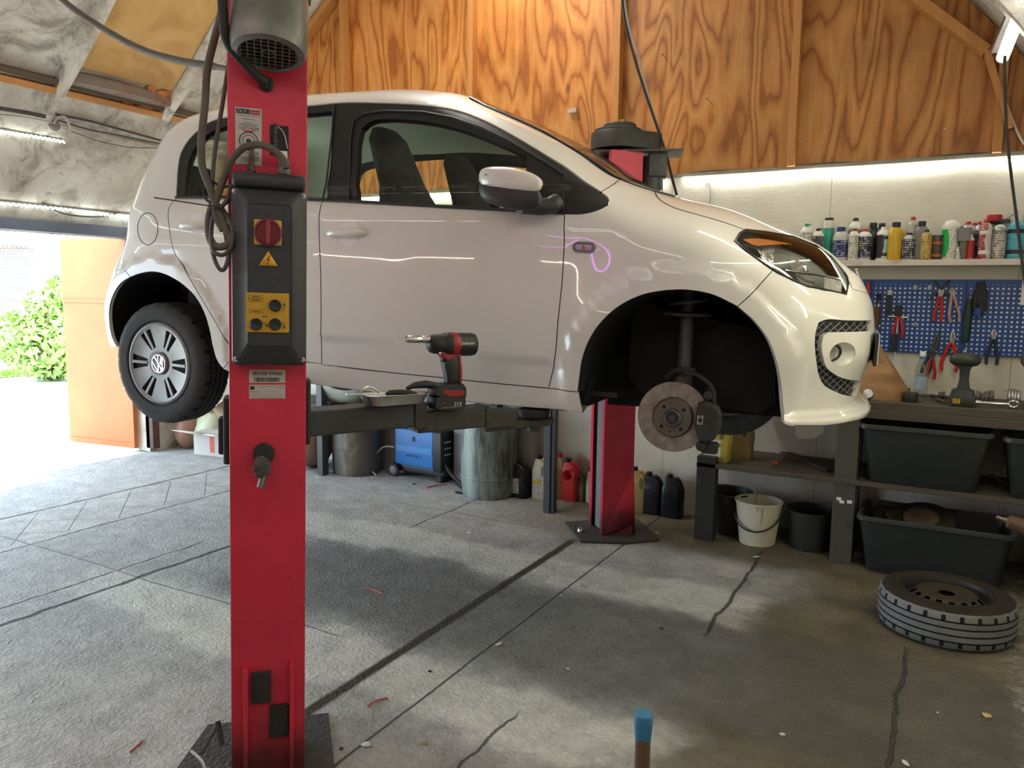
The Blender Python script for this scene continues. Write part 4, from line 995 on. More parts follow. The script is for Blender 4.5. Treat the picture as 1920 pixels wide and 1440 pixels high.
# ---- rear wheel
tyre_m = mat('tyre_rubber', (0.022, 0.023, 0.025), 0.8, col2=(0.045, 0.045, 0.045), scale=12, amt=.5)
def tyre_mesh(R=.288, W=.175, rim=.196, n=96, grooves=True, tread_every=2, mi=0):
    b = MB(); h = W/2
    prof = [(rim, -h+.012), (rim+.012, -h), (rim+.05, -h-.004), (R-.03, -h), (R-.012, -h+.008), (R-.004, -h+.018)]
    gs = [-.046, -.016, .016, .046]; z = -h+.018; tread = []
    for g_ in gs: tread += [(R, g_-.0036), (R-.007, g_-.0022), (R-.007, g_+.0022), (R, g_+.0036)]
    prof += tread+[(r, -z_) for r, z_ in prof[::-1]]
    prof += [(rim-.01, h-.02), (rim-.012, -h+.02)]
    rings = []
    for r, z_ in prof: rings.append([r, z_])
    vs = []; n2 = n*2; rows = []
    for r, z_ in rings:
        row = []
        for k in range(n2):
            a = 2*PI*k/n2; rr = r
            sh = abs(z_) > .052 and r > R-.02
            if sh and (k % 8 == 0): rr = r-.006
            row.append((rr*math.cos(a), rr*math.sin(a), z_))
        rows.append(row)
    b.rings(rows+[rows[0]], smooth=False); return b
WR = .288
groove_m = mat('tyre_groove', (0.004, 0.004, 0.004), 0.9)
def tyre_paint(o, R, h, tread=None):
    o.data.materials.append(groove_m)
    if tread: o.data.materials.append(tread)
    for p in o.data.polygons:
        c = p.center; r = math.hypot(c[0], c[1])
        if abs(c[2]) < h-.019 and r > R*.9:
            deep = min(math.hypot(*o.data.vertices[v].co[:2]) for v in p.vertices)
            if deep < R-.0046: p.material_index = 1
            elif tread: p.material_index = 2
        elif tread and r > R-.012 and abs(c[2]) < h: p.material_index = 2
    return o
rw = empty('rear_wheel'); rw.parent = car
rwc = c_loc(A0); cen = np.array([rwc[0], -.80+.0875, rwc[2]])
rw.location = tuple(cen); rw.rotation_euler = (math.radians(90), 0, 0)   # local z -> -y (outwards)
WR = .290
tyre_paint(tyre_mesh(WR).build('tyre', tyre_m, rw), WR, .0875)
hubm = mat('hubcap_silver', (0.24, 0.24, 0.235), 0.42, 0.4, col2=(0.19, 0.19, 0.185), scale=20)
b = MB(); HZ = .078
b.lathe([(.001, .060), (.18, .050), (.198, .074)], 48); b.build('rim_well', void, rw)
# hubcap: face with six pairs of slots
b = MB(); nA = 144; rad = [.050, .066, .080, .170, .184, .194, .199]; zz = [.074, .079, .0775, .085, .090, .086, .074]
vs = []; idx = {}
for i, (r, z_) in enumerate(zip(rad, zz)):
    for k in range(nA):
        a = 2*PI*k/nA; dz = 0
        vs.append((r*math.cos(a), r*math.sin(a), z_))
fs = []
def slot(k, i):
    if i != 2: return False
    a = (k+.5)/nA*360; m = (a+0) % 60; m = m-60 if m > 30 else m
    return 2.6 < abs(m) < 13.0
for i in range(len(rad)-1):
    for k in range(nA):
        if slot(k, i): continue
        a, c = i*nA+k, i*nA+(k+1) % nA; fs.append((a, c, c+nA, a+nA))
b.add(vs, fs, smooth=True)
for k in range(nA):   # slot walls
    for e in (k, (k+1) % nA):
        s0, s1 = slot((e-1) % nA, 2), slot(e % nA, 2)
        if s0 != s1 and e == k:
            a = 2*PI*e/nA; p = [(r*math.cos(a), r*math.sin(a), z_) for r, z_ in ((rad[2], zz[2]), (rad[3], zz[3]), (rad[3], zz[3]-.02), (rad[2], zz[2]-.02))]; b.add(p, [(0, 1, 2, 3)])
b.build('hubcap', hubm, rw, solid=0.0)
for j in range(6):
    a0 = math.radians(60*j)
    for s in (0,):
        b = MB(); a = a0; b.bar((.080*math.cos(a), .080*math.sin(a), .078), (.170*math.cos(a), .170*math.sin(a), .0855), .013, .006); b.build('hubcap_rib', hubm, rw)
b = MB(); b.lathe([(.052, .072), (.052, .084), (.047, .087), (.043, .085), (.001, .0855)], 36); bd = b.build('badge_disc', mat('badge_grey', (0.26, 0.26, 0.26), 0.3, 0.7), rw)
b = MB(); b.tube([(.042*math.cos(a), .042*math.sin(a), .087) for a in np.linspace(0, 2*PI, 33)], .0022, 6, cap=False)
rt_ = math.radians(20)
def bl(p, q): 
    p = Vector((p[0]*1.15, p[1]*1.15, .0875)); q = Vector((q[0]*1.15, q[1]*1.15, .0875)); Rm = Matrix.Rotation(rt_, 3, 'Z'); b.bar(Rm @ p, Rm @ q, .005, .003)
bl((-.012, .034), (0, .006)); bl((.012, .034), (0, .006)); bl((-.030, .019), (-.013, -.032)); bl((-.013, -.032), (0, -.004)); bl((0, -.004), (.013, -.032)); bl((.013, -.032), (.030, .019))
b.build('badge_emblem', chrome, bd)
# ---- far side wheels
for u_, y_ in ((rwc[0], .71),):
    c2 = empty('rear_wheel'); c2.parent = car; c2.location = (u_, y_, rwc[2]); c2.rotation_euler = (math.radians(-90), 0, 0); tyre_mesh(WR).build('tyre', tyre_m, c2)
# ---- front hub: disc, caliper, strut
fc_ = c_loc(B0); fh = empty('front_hub'); fh.parent = car; fh.location = (fc_[0], -.70, fc_[2]); fh.rotation_euler = (math.radians(90), 0, math.radians(6))
fcp = c_loc(hit(1262, 782, CO+CN*-.70, CN)); fh.location = (fcp[0], -.70, fcp[2])
g = NB('machined_disc')
ang = g.math('ARCTAN2', g.y, g.x); rad_ = g.math('SQRT', g.math('ADD', g.math('MULTIPLY', g.x, g.x), g.math('MULTIPLY', g.y, g.y)))
cb = g.N.new('ShaderNodeCombineXYZ'); g.L.new(g.math('MULTIPLY', ang, 1.2), cb.inputs[0]); g.L.new(g.math('MULTIPLY', rad_, 9.0), cb.inputs[1])
c = g.ramp(g.noise(2.2, 5, 0.6, vec=cb.outputs[0]), [(0.3, (0.20, 0.175, 0.155)), (0.55, (0.33, 0.30, 0.275)), (0.75, (0.45, 0.42, 0.40))])
g.out(c, 0.38); g.b.inputs['Metallic'].default_value = 0.45
b = MB(); b.lathe([(.070, -.004), (.128, -.004), (.128, .000), (.128, .0025), (.072, .0025), (.070, .0)], 96); b.lathe([(.070, -.020), (.128, -.020), (.128, -.014), (.070, -.014)], 64)
b.build('brake_disc', g.m, fh)
hatm = mat('disc_hat', (0.20, 0.185, 0.165), 0.42, 0.7, col2=(0.15, 0.13, 0.11), scale=25)
b = MB(); b.lathe([(.074, .000), (.071, .004), (.069, .020), (.066, .024), (.034, .024), (.033, .020)], 64); b.build('disc_hat', hatm, fh)
b = MB(); b.lathe([(.074, .0028), (.0715, .003)], 64); b.build('disc_groove', void, fh)
b = MB(); b.lathe([(.033, .022), (.032, .034), (.027, .038), (.024, .036), (.023, .026), (.014, .026), (.012, .032), (.001, .033)], 40); b.build('hub_nose', dark_steel, fh)
for k in range(5):
    a = math.radians([40, 130, 222, 310, 262][k]); r = .050; q = .0072 if k < 4 else .004
    b = MB(); b.lathe([(q, .0243), (q, .0246), (.001, .0247)], 14, T(r*math.cos(a), r*math.sin(a), 0)); b.build('bolt_hole', void, fh)
calm = mat('caliper_cast', (0.016, 0.017, 0.017), 0.6, col2=(0.035, 0.034, 0.03), scale=40, bump=0.4)
b = MB()
outl = [(.086, .062), (.108, .072), (.135, .066), (.160, .050), (.172, .022), (.170, -.030), (.150, -.068), (.122, -.083), (.098, -.078), (.088, -.055), (.080, -.02), (.082, .03)]
b.rings([[(x, y, -.055) for x, y in outl], [(x, y, .018) for x, y in outl], [((x-.125)*.86+.125, y*.88, .030) for x, y in outl]], True, True, smooth=False)
b.tube([(.125, .072, -.06), (.128, .092, -.05), (.124, .104, -.03)], .016, 10); b.lathe([(.018, -.05), (.018, .01), (.012, .014)], 12, T(.118, .088, 0)); b.lathe([(.018, -.05), (.018, .008), (.012, .012)], 12, T(.104, -.097, 0))
b.rbox((.135, -.105, -.03), (.06, .04, .05), .01)
cal = b.build('brake_caliper', calm, fh, bevel=.003)
b = MB(); b.rbox((.098, .002, .031), (.020, .034, .004), .003); b.build('pad_clip', steel, cal)
b = MB(); b.lathe([(.006, .033), (.006, .035), (.001, .035)], 10, T(.098, .002, 0)); b.build('clip_bolt', void, cal)
# strut, spring seat, hoses (in car coordinates)
b = MB(); su = fcp[0]+.01
b.tube([(su, -.60, fcp[2]+.06), (su-.005, -.575, fcp[2]+.30), (su-.012, -.55, fcp[2]+.50)], .027, 16)
b.tube([(su, -.61, fcp[2]+.02), (su, -.60, fcp[2]+.16)], .034, 16)
b.lathe([(.03, 0), (.085, .004), (.09, .014), (.03, .02)], 24, T(su-.008, -.56, fcp[2]+.36))
b.lathe([(.06, 0), (.075, .006), (.06, .03)], 24, T(su-.012, -.55, fcp[2]+.50))
b.tube([(su-.01+.068*math.cos(a), -.558+.068*math.sin(a), fcp[2]+.375+.13*a/(2*PI*2.5)) for a in np.linspace(0, 2*PI*2.5, 60)], .007, 6)
b.build('suspension_strut', dark_steel, car)
b = MB(); b.tube(bez([(su+.01, -.66, fcp[2]+.155), (su+.06, -.68, fcp[2]+.16), (su+.12, -.69, fcp[2]+.12), (su+.13, -.68, fcp[2]+.05)], 6), .008, 8)
b.tube(bez([(su-.06, -.62, fcp[2]+.13), (su-.02, -.65, fcp[2]+.165), (su+.05, -.66, fcp[2]+.17)], 6), .012, 8); b.build('brake_hose', black_rub, car)
b = MB(); b.tube([(fcp[0], -.66, fcp[2]-.02), (fcp[0]-.03, -.40, fcp[2]-.03), (fcp[0]-.12, -.2, fcp[2]+.02)], .02, 10); b.tube([(fcp[0]-.005, -.66, fcp[2]), (fcp[0], -.2, fcp[2]+.05)], .016, 10)
b.rbox((fcp[0]-.02, -.655, fcp[2]+.0), (.11, .06, .22), .03)
b.tube([(fcp[0]+.02, -.62, fcp[2]-.11), (fcp[0]-.02, -.60, fcp[2]-.13), (fcp[0]-.16, -.5, fcp[2]-.05)], .017, 8)
b.build('wishbone', dark_steel, car)
c2 = empty('front_wheel'); c2.parent = car; c2.location = (2.43, .71, fcp[2]); c2.rotation_euler = (math.radians(-90), 0, 0); tyre_mesh(WR).build('tyre', tyre_m, c2)
# ================================================================== THE TWO-POST LIFT
g = NB('lift_red')
c = g.ramp(g.noise(3, 5, 0.6), [(0.3, (0.50, 0.020, 0.048)), (0.7, (0.64, 0.030, 0.066))])
gr = g.ramp(g.noise(24, 6, 0.75, stretch=(1, 1, 0.6)), [(0.30, 1.0), (0.40, 0.0)])
c = g.mix(g.math('MULTIPLY', gr, 0.55), c, (0.05, 0.008, 0.01))
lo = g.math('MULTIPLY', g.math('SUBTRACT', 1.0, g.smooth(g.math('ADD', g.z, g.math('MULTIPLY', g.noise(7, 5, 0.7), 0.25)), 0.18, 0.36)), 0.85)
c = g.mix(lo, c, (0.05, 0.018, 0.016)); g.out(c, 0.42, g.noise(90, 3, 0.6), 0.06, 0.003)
lift_red = g.m
PW, PD, PH = 0.232, 0.20, 2.75
def post(M0, name, label, wide, tilt=0.0, H=PH, thick=.008, xo=0.0):
    """local x along the closed back face, y into the post (opening on the far side), z up"""
    root = empty(name, (0, 0, 0), label=label, cat='car lift post', group='posts of the red car lift'); root.matrix_world = M0
    w, d, t = wide/2, PD, thick
    prof = [(-w, 0), (w, 0), (w, d), (w-.045, d), (w-.045, d-t), (w-t, d-t), (w-t, t), (-w+t, t), (-w+t, d-t), (-w+.045, d-t), (-w+.045, d), (-w, d)]
    if xo: prof = [(x+xo, y) for x, y in prof]
    b = MB(); b.prism(prof, .012, H); b.build('column', lift_red, root, bevel=.003)
    b = MB(); b.prism([(-.26, -.13), (.17, -.16), (.20, -.02), (.20, .34), (-.20, .36), (-.28, .1)], 0, .014); b.build('base_plate', mat('grimy_plate', (0.035, 0.033, 0.03), 0.7, col2=(0.075, 0.065, 0.055), scale=16, bump=.8, bscale=60), root)
    return root
a1 = math.radians(46)
P1c = on(503, 1468, 2, 0.0)
def P1M(tilt):
    return Matrix.Translation((P1c[0], P1c[1], 0)) @ Matrix.Rotation(a1, 4, 'Z') @ Matrix.Rotation(math.radians(tilt), 4, 'Y')
M1 = P1M(1.35)
def _plx(x, y):
    q = hit(x, y, np.array(M1 @ Vector((0, 0, 0))), np.array(M1.to_3x3() @ Vector((0, -1, 0)))); return (M1.inverted() @ Vector(tuple(q))).x
_xa, _xb = _plx(429.5, 720), _plx(574, 720); PW = _xb-_xa; PXO = (_xa+_xb)/2
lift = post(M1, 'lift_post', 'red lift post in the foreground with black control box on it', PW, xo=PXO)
NX = np.array([math.cos(a1), math.sin(a1), 0]); NN = np.array([math.sin(a1), -math.cos(a1), 0])   # right, towards the camera
M1i = M1.inverted()
def pl(x, y, out=0.0):
    """pixel -> local point of the near post, on its back face moved out by 'out'"""
    P = M1 @ Vector((0, -out, 0)); N = (M1.to_3x3() @ Vector((0, -1, 0)))
    q = hit(x, y, np.array(P), np.array(N)); return M1i @ Vector(tuple(q))
def plr(x0, y0, x1, y1, out=0.0):
    a = pl(x0, y0, out); c = pl(x1, y1, out); return (a.x+c.x)/2, (a.z+c.z)/2, abs(c.x-a.x), abs(a.z-c.z)
# foot ribs and black pads near the base
for x0, y0, x1, y1 in ((457, 1248, 466, 1475), (541, 1238, 552, 1475)):
    cx, cz, w, h = plr(x0, y0, x1, y1); b = MB(); b.box((cx, -.018, cz-h*.0), (.013, .036, h)); b.build('foot_rib', lift_red, lift, bevel=.002)
for x0, y0, x1, y1 in ((472, 1260, 508, 1314), (505, 1322, 541, 1376)):
    cx, cz, w, h = plr(x0, y0, x1, y1); b = MB(); b.rbox((cx, -.006, cz), (w, .014, h), .004, ax=1); b.build('rubber_pad', black_rub, lift)
# opening with wiring
cx, cz, w, h = plr(506, 234, 541, 293)
b = MB(); b.box((cx, -.0006, cz), (w, .002, h)); o = b.build('service_opening', mat('hole_black', (0.012, 0.010, 0.016), 0.6), lift)
b = MB(); b.tube([(cx-.010, -.003, cz+.045+.0-k*.0055) for k in range(17)], [.007 if k % 2 else .0045 for k in range(17)], 8); b.build('spring', dark_steel, o)
b = MB(); b.tube(bez([(cx-.008, -.003, cz+h/2), (cx+.012, -.004, cz+.02), (cx+.022, -.003, cz-.02)], 5), .0018, 5); b.build('thin_wire', mat('grey_wire', (0.42, 0.38, 0.36), 0.5), o)
b = MB(); b.box((cx+.008, -.0025, cz-.038), (.028, .003, .020)); b.build('terminal_label', white_paint, o)
# sticker with writing
cx, cz, w, h = plr(441, 200, 491, 311)
pap = mat('sticker_paper', (0.52, 0.49, 0.46), 0.5, col2=(0.42, 0.39, 0.36), scale=25); ink = mat('ink_black', (0.02, 0.02, 0.02), 0.5); inkr = mat('ink_red', (0.38, 0.03, 0.05), 0.5)
sk = MB(); sk.box((cx, -.0008, cz), (w, .0014, h)); sk = sk.build('sticker', pap, lift)
FACE = Matrix.Rotation(math.radians(90), 4, 'X')
def ftext(s, x, z, size, m, par, out=.0018, align='CENTER', name='lettering'): return text(s, name, size, m, par, T(x, -out, z) @ FACE, .0003, align)
b = MB(); b.box((cx-w*.22, -.0018, cz+h*.435), (w*.48, .001, h*.085)); b.build('print_block', ink, sk)
ftext('DLX', cx-w*.24, cz+h*.435, .0125, pap, sk, .0027)
b = MB(); b.box((cx+w*.24, -.0018, cz+h*.450), (w*.40, .001, h*.035)); b.box((cx+w*.24, -.0018, cz+h*.405), (w*.40, .001, h*.03)); b.build('print_stripe', inkr, sk)
b = MB()
for k, (dz, ww) in enumerate(((.36, .8), (.30, .5), (.24, .35), (.215, .7), (.195, .75), (.175, .55), (-.36, .8), (-.385, .8), (-.41, .75), (-.44, .6))): b.box((cx, -.0018, cz+h*dz), (w*ww, .0008, .0012))
b.build('print_line', mat('ink_grey', (0.16, 0.15, 0.15), 0.6), sk)
ftext('DUSTY KEYB', cx, cz+h*.135, .0095, ink, sk); ftext('NIE WKLEYB', cx, cz-h*.295, .009, ink, sk)
b = MB(); b.add([(cx-w*.3, -.0018, cz+h*.105), (cx+w*.3, -.0018, cz+h*.105), (cx, -.0018, cz+h*.06)], [(0, 1, 2)]); b.add([(cx-w*.3, -.0018, cz-h*.255), (cx+w*.3, -.0018, cz-h*.255), (cx, -.0018, cz-h*.215)], [(0, 1, 2)]); b.build('print_arrow', inkr, sk)
b = MB(); b.tube([(cx+.024*math.cos(a), -.0018, cz-.005-h*.05+.024*math.sin(a)) for a in np.linspace(0, 2*PI, 33)], .0012, 4); b.tube([(cx+.016*math.cos(a), -.0018, cz-.005-h*.05+.016*math.sin(a)) for a in np.linspace(0, 2*PI, 33)], .0008, 4)
b.lathe([(.007, 0), (.001, .001)], 10, T(cx, -.0018, cz-.005-h*.05) @ RX(90)); b.build('print_seal', ink, sk)
# serial number label and maker's label
cx, cz, w, h = plr(467, 693, 535, 718)
l1 = MB(); l1.box((cx, -.0008, cz), (w, .0014, h)); l1 = l1.build('serial_label', pap, lift)
ftext('001978  049280', cx+w*.02, cz+h*.20, .0125, ink, l1)
b = MB(); rg = random.Random(2); x = cx-w*.35
while x < cx+w*.36:
    wd = rg.choice((.0007, .0014, .0021)); b.box((x, -.0018, cz-h*.25), (wd, .0006, h*.32)); x += wd+rg.choice((.0010, .0018))
b.build('barcode', ink, l1)
cx, cz, w, h = plr(467, 721, 535, 747)
l2 = MB(); l2.box((cx, -.0008, cz), (w, .0014, h)); l2 = l2.build('maker_label', pap, lift)
ftext('C E', cx+w*.38, cz+h*.28, .010, MATS['ink_grey'], l2)
b = MB(); b.box((cx-w*.41, -.0018, cz+h*.26), (.011, .0006, .010)); b.build('print_logo', ink, l2)
b = MB()
for dx, dz, ww in ((0, .36, .5), (-.32, -.02, .25), (.18, -.02, .25), (-.35, -.38, .16), (.1, -.40, .6)): b.box((cx+w*dx, -.0018, cz+h*dz), (w*ww, .0006, .0011))
b.box((cx, -.0018, cz-h*.22), (w*.92, .0006, .0006)); b.build('print_line', MATS['ink_grey'], l2)
# ---- control box
boxm = mat('control_box_black', (0.030, 0.033, 0.036), 0.48, col2=(0.045, 0.048, 0.05), scale=40, bump=.12, bscale=260)
cx, cz, w, h = plr(433, 348, 574, 685, .045); cb = empty('control_box', (cx, 0, cz)); cb.parent = lift
cb['label'] = 'black plastic control box'
hw, hh = w/2, h/2
def rr_(hw, hh, r, n=5):
    pts = []
    for sx, sz, a0 in ((1, 1, 0), (-1, 1, 90), (-1, -1, 180), (1, -1, 270)):
        for k in range(n+1):
            a = math.radians(a0+90*k/n); pts.append((sx*(hw-r)+r*math.cos(a), sz*(hh-r)+r*math.sin(a)))
    return pts
def ringp(hw, hh, r, y, dz=0, dx=0): return [(x+dx, y, z+dz) for x, z in rr_(hw, hh, r)]
b = MB(); b.rings([ringp(hw, hh, .014, .0), ringp(hw, hh, .014, -.045), ringp(hw-.002, hh-.002, .014, -.050), ringp(hw*.83, hh*.955, .012, -.058), ringp(hw*.60, hh*.80, .012, -.082, .006, .001), ringp(hw*.585, hh*.785, .012, -.085, .006, .001), ringp(hw*.57, hh*.775, .010, -.083, .006, .001)], True, True)
body = b.build('box_body', boxm, cb)
b = MB(); b.rbox((0, -.035, hh+.018), (w*.97, .075, .040), .016, ax=0); b.build('top_cover', boxm, cb)
for sx in (-1, 1):
    for sz in (-1, 1):
        b = MB(); b.lathe([(.0075, 0), (.0075, .004), (.005, .005), (.003, .0035), (.001, .0035)], 14, T(sx*(hw-.010), -.0505, sz*(hh-.016)-.0) @ RX(90)); b.build('cover_screw', steel, cb)
yel = mat('yellow_label', (0.62, 0.36, 0.03), 0.5, col2=(0.48, 0.27, 0.03), scale=12)
x0, z0, w0, h0 = plr(476, 411, 528, 461, .085); x0 -= cx; z0 -= cz
b = MB(); b.rbox((x0, -.087, z0), (w0, .006, h0), .004, ax=1); ks = b.build('main_switch', mat('switch_plate_yellow', (0.50, 0.36, 0.07), 0.4), cb)
dred = mat('switch_red', (0.20, 0.018, 0.03), 0.4)
b = MB(); b.lathe([(.037, 0), (.037, .004), (.034, .007), (.031, .007), (.030, .004), (.001, .004)], 32, T(x0, -.090, z0) @ RX(90)); b.build('knob_ring', dred, ks)
b = MB(); b.rbox((x0+.001, -.104, z0), (.011, .02, .062), .003, ax=1); b.build('knob_bar', mat('switch_bar', (0.26, 0.045, 0.05), 0.4), ks)
x0, z0, w0, h0 = plr(485, 470, 521, 499, .085); x0 -= cx; z0 -= cz
b = MB(); b.add([(x0-w0/2, -.0862, z0-h0/2), (x0+w0/2, -.0862, z0-h0/2), (x0, -.0862, z0+h0/2)], [(0, 1, 2)]); wl = b.build('warning_label', mat('warning_yellow', (0.72, 0.36, 0.03), 0.5), cb, solid=.0006)
b = MB(); bolt = [(.003, .012), (-.004, .0), (.001, .0), (-.003, -.008), (.004, .002), (-.0005, .002), (.006, .012)]
b.add([(x0+x*1.15, -.0868, z0-.005+z*1.1) for x, z in bolt], [tuple(range(7))]); b.add([(x0-.004, -.0868, z0-.013), (x0+.0005, -.0868, z0-.0125), (x0-.0025, -.0868, z0-.019)], [(0, 1, 2)]); b.build('lightning_sign', ink, wl, solid=.0004)
x0, z0, w0, h0 = plr(461, 548, 542, 624, .085); x0 -= cx; z0 -= cz
b = MB(); b.rbox((x0, -.0865, z0), (w0, .003, h0), .002, ax=1); bp_ = b.build('button_panel', yel, cb)
for px_, py_ in ((516, 573), (480, 608), (516, 608)):
    q = pl(px_, py_, .088); b = MB(); b.lathe([(.0165, 0), (.0165, .006), (.0135, .010), (.012, .009), (.001, .0085)], 24, T(q.x-cx, -.088, q.z-cz) @ RX(90)); b.build('push_button', mat('button_black', (0.015, 0.02, 0.03), 0.5), bp_)
b = MB()
for px_, py_, sx in ((533, 575, 1), (533, 610, -1)):
    q = pl(px_, py_, .088); X, Z = q.x-cx, q.z-cz
    b.bar((X, -.0885, Z-.009), (X, -.0885, Z+.009), .0012, .0006, up=(0, 1, 0)); b.add([(X-.003, -.0889, Z+.004*sx), (X+.003, -.0889, Z+.004*sx), (X, -.0889, Z+.011*sx)], [(0, 1, 2)])
q = pl(497, 607, .088); X, Z = q.x-cx, q.z-cz; b.bar((X-.006, -.0885, Z+.006), (X+.005, -.0885, Z-.005), .0012, .0006, up=(0, 1, 0)); b.add([(X+.008, -.0889, Z-.008), (X+.007, -.0889, Z-.001), (X+.001, -.0889, Z-.007)], [(0, 1, 2)])
q = pl(497, 594, .088); X, Z = q.x-cx, q.z-cz; b.bar((X-.007, -.0885, Z), (X+.006, -.0885, Z+.001), .0022, .0006, up=(0, 1, 0))
b.build('print_arrow', ink, bp_)
b = MB()
for px_, py_, ww, hh_ in ((480, 556, .036, .009), (480, 563, .036, .008), (480, 584, .036, .009)):
    q = pl(px_, py_, .088); X, Z = q.x-cx, q.z-cz
    for s in (-1, 1): b.box((X, -.0884, Z+s*hh_/2), (ww, .0005, .0007)); b.box((X+s*ww/2, -.0884, Z), (.0007, .0005, hh_))
    b.box((X, -.0884, Z), (ww*.6, .0005, .0018))
b.build('print_line', ink, bp_)
# cable gland on the box
q = pl(532, 315, .03); b = MB(); b.lathe([(.016, -.02), (.018, -.015), (.018, -.005), (.014, 0), (.016, .004), (.016, .014), (.011, .024)], 12, T(q.x-cx, -.03, q.z-cz+.002)); b.build('cable_gland', mat('gland_grey', (0.16, 0.155, 0.15), 0.5), cb)
# ---- key-like bolt and plunger sticking out of the post
kz = pl(492, 860, .02)
kb = empty('release_pin', (kz.x, 0, kz.z)); kb.parent = lift
b = MB(); b.lathe([(.030, 0), (.031, .003), (.028, .012), (.020, .014)], 20, T(.004, 0, .012) @ RX(90) @ RY(0)); b.build('pin_boss', black_rub, kb)
b = MB(); b.rbox((-.008, -.045, -.018), (.046, .05, .026), .004, M=RY(-22)); b.rbox((-.010, -.060, -.030), (.040, .03, .018), .004, M=RY(-22)); 
for k in range(3): b.lathe([(.020, 0), (.020, .004)], 6, RY(-22) @ T(-.006, -.03-k*.012, -.006-k*.006) @ RX(70))
b.build('hex_nut', dark_steel, kb, bevel=.002)
A = pl(500, 880, .05); Bq = pl(488, 914, .06); 
b = MB(); b.tube([(A.x-kz.x, -.05, A.z-kz.z+.01), (Bq.x-kz.x, -.062, Bq.z-kz.z)], .0105, 14); b.build('pin_shaft', mat('worn_steel', (0.28, 0.27, 0.26), 0.35, 0.9, col2=(0.12, 0.11, 0.10), scale=40), kb)
# ---- motor on top of the post
mo = empty('drive_motor', (0, 0, 0)); mo.parent = lift
am = mat('motor_aluminium', (0.22, 0.22, 0.205), 0.45, 0.6, col2=(0.13, 0.12, 0.10), scale=14, amt=.5)
mc = pl(505, 60, .10); Mm = T(mc.x, -.10, mc.z-.005) @ RX(-14) @ RY(2)
b = MB(); b.lathe([(.094, .11), (.097, .10), (.100, .0), (.099, -.035), (.092, -.056), (.078, -.062), (.074, -.058), (.074, -.04)], 40, Mm, cap=False); b.build('fan_cowl', am, mo)
b = MB()
for k in range(9): 
    x = -.07+.0175*k; y = math.sqrt(max(0, .074**2-x*x)); b.bar(Mm @ Vector((x, -y, -.056)), Mm @ Vector((x, y, -.056)), .003, .002); b.bar(Mm @ Vector((-y, x, -.055)), Mm @ Vector((y, x, -.055)), .003, .002)
b.tube([Mm @ Vector((.018*math.cos(a), .018*math.sin(a), -.056)) for a in np.linspace(0, 2*PI, 17)], .002, 5)
b.build('fan_grille', mat('grille_grey', (0.20, 0.19, 0.17), 0.5, .5), mo)
b = MB(); b.lathe([(.072, -.035), (.001, -.034)], 24, Mm); b.build('fan_shadow', void, mo)
b = MB(); b.lathe([(.085, .11), (.085, .30)], 32, Mm)
for k in range(24):
    a = 2*PI*k/24; b.box((.094*math.cos(a), .094*math.sin(a), .20), (.02, .004, .18), M=Mm @ T(0, 0, 0)) if False else b.bar(Mm @ Vector((.085*math.cos(a), .085*math.sin(a), .2)), Mm @ Vector((.103*math.cos(a), .103*math.sin(a), .2)), .004, .18, up=(0, 0, 1))
b.build('motor_body', am, mo)
b = MB(); b.tube([(.0, 0, PH-.02), (mc.x, -.08, PH)], .02, 8); b.box((mc.x, -.04, PH+.01), (.24, .28, .02)); b.build('motor_bracket', lift_red, mo)
# thick black hose going into the post
hs = [pl(416, -30, .12), pl(420, 50, .12), pl(430, 85, .10), pl(455, 115, .07), pl(480, 140, .045), pl(497, 152, .02)]
b = MB(); b.tube(bez([tuple(p) for p in hs], 8), [.0125]*40+[.0135], 12) if False else b.tube(bez([tuple(p) for p in hs], 8), .0125, 12)
ho = b.build('power_hose', black_rub, lift)
b = MB(); b.lathe([(.020, 0), (.021, .006), (.014, .016)], 16, T(hs[-1].x+.003, 0, hs[-1].z-.004) @ RX(90)); b.build('hose_grommet', black_rub, ho)
# ---- carriage and swing arms
arm_m = mat('arm_dark_paint', (0.045, 0.052, 0.058), 0.5, col2=(0.030, 0.030, 0.03), scale=5, amt=.5, bump=.15, bscale=60)
arm_b = mat('arm_grimy', (0.030, 0.028, 0.025), 0.6, col2=(0.060, 0.052, 0.042), scale=22, amt=.5, bump=.3, bscale=60)
b = MB(); b.rbox((PXO, PD+.01, .85), (PW-.02, .09, .34), .01); b.build('carriage', arm_b, lift)
b = MB(); q0 = pl(418, 745, -.13); q1 = pl(418, 868, -.13)
b.rbox((PXO-PW/2-.012, PD*.75, (q0.z+q1.z)/2+.0), (.024, .10, abs(q0.z-q1.z)), .01); b.rbox((PXO-PW/2-.030, PD*.8, (q0.z+q1.z)/2-.02), (.02, .06, abs(q0.z-q1.z)*.55), .008); b.build('arm_buffer', black_rub, lift)
b = MB(); q0 = pl(583, 712, -.13); q1 = pl(583, 832, -.13); b.rbox((PXO+PW/2+.008, PD*.75, (q0.z+q1.z)/2), (.020, .08, abs(q0.z-q1.z)), .009); b.build('arm_buffer', black_rub, lift)
# front swing arm: runs from the carriage towards the front sill pad
pad_c = hit(1015, 776, CO+CN*(-.70), CN)      # under the sill
s0 = np.array(M1 @ Vector((.10, PD+.05, 0)));
pc2 = np.array(M1 @ Vector((PXO+PW/2+.0, PD+.03, 0)))
dirv = np.array([pad_c[0]-pc2[0], pad_c[1]-pc2[1]]); La = np.linalg.norm(dirv); dv_ = dirv/La
def armpt(t, z): return np.array([pc2[0]+dv_[0]*t, pc2[1]+dv_[1]*t, z])
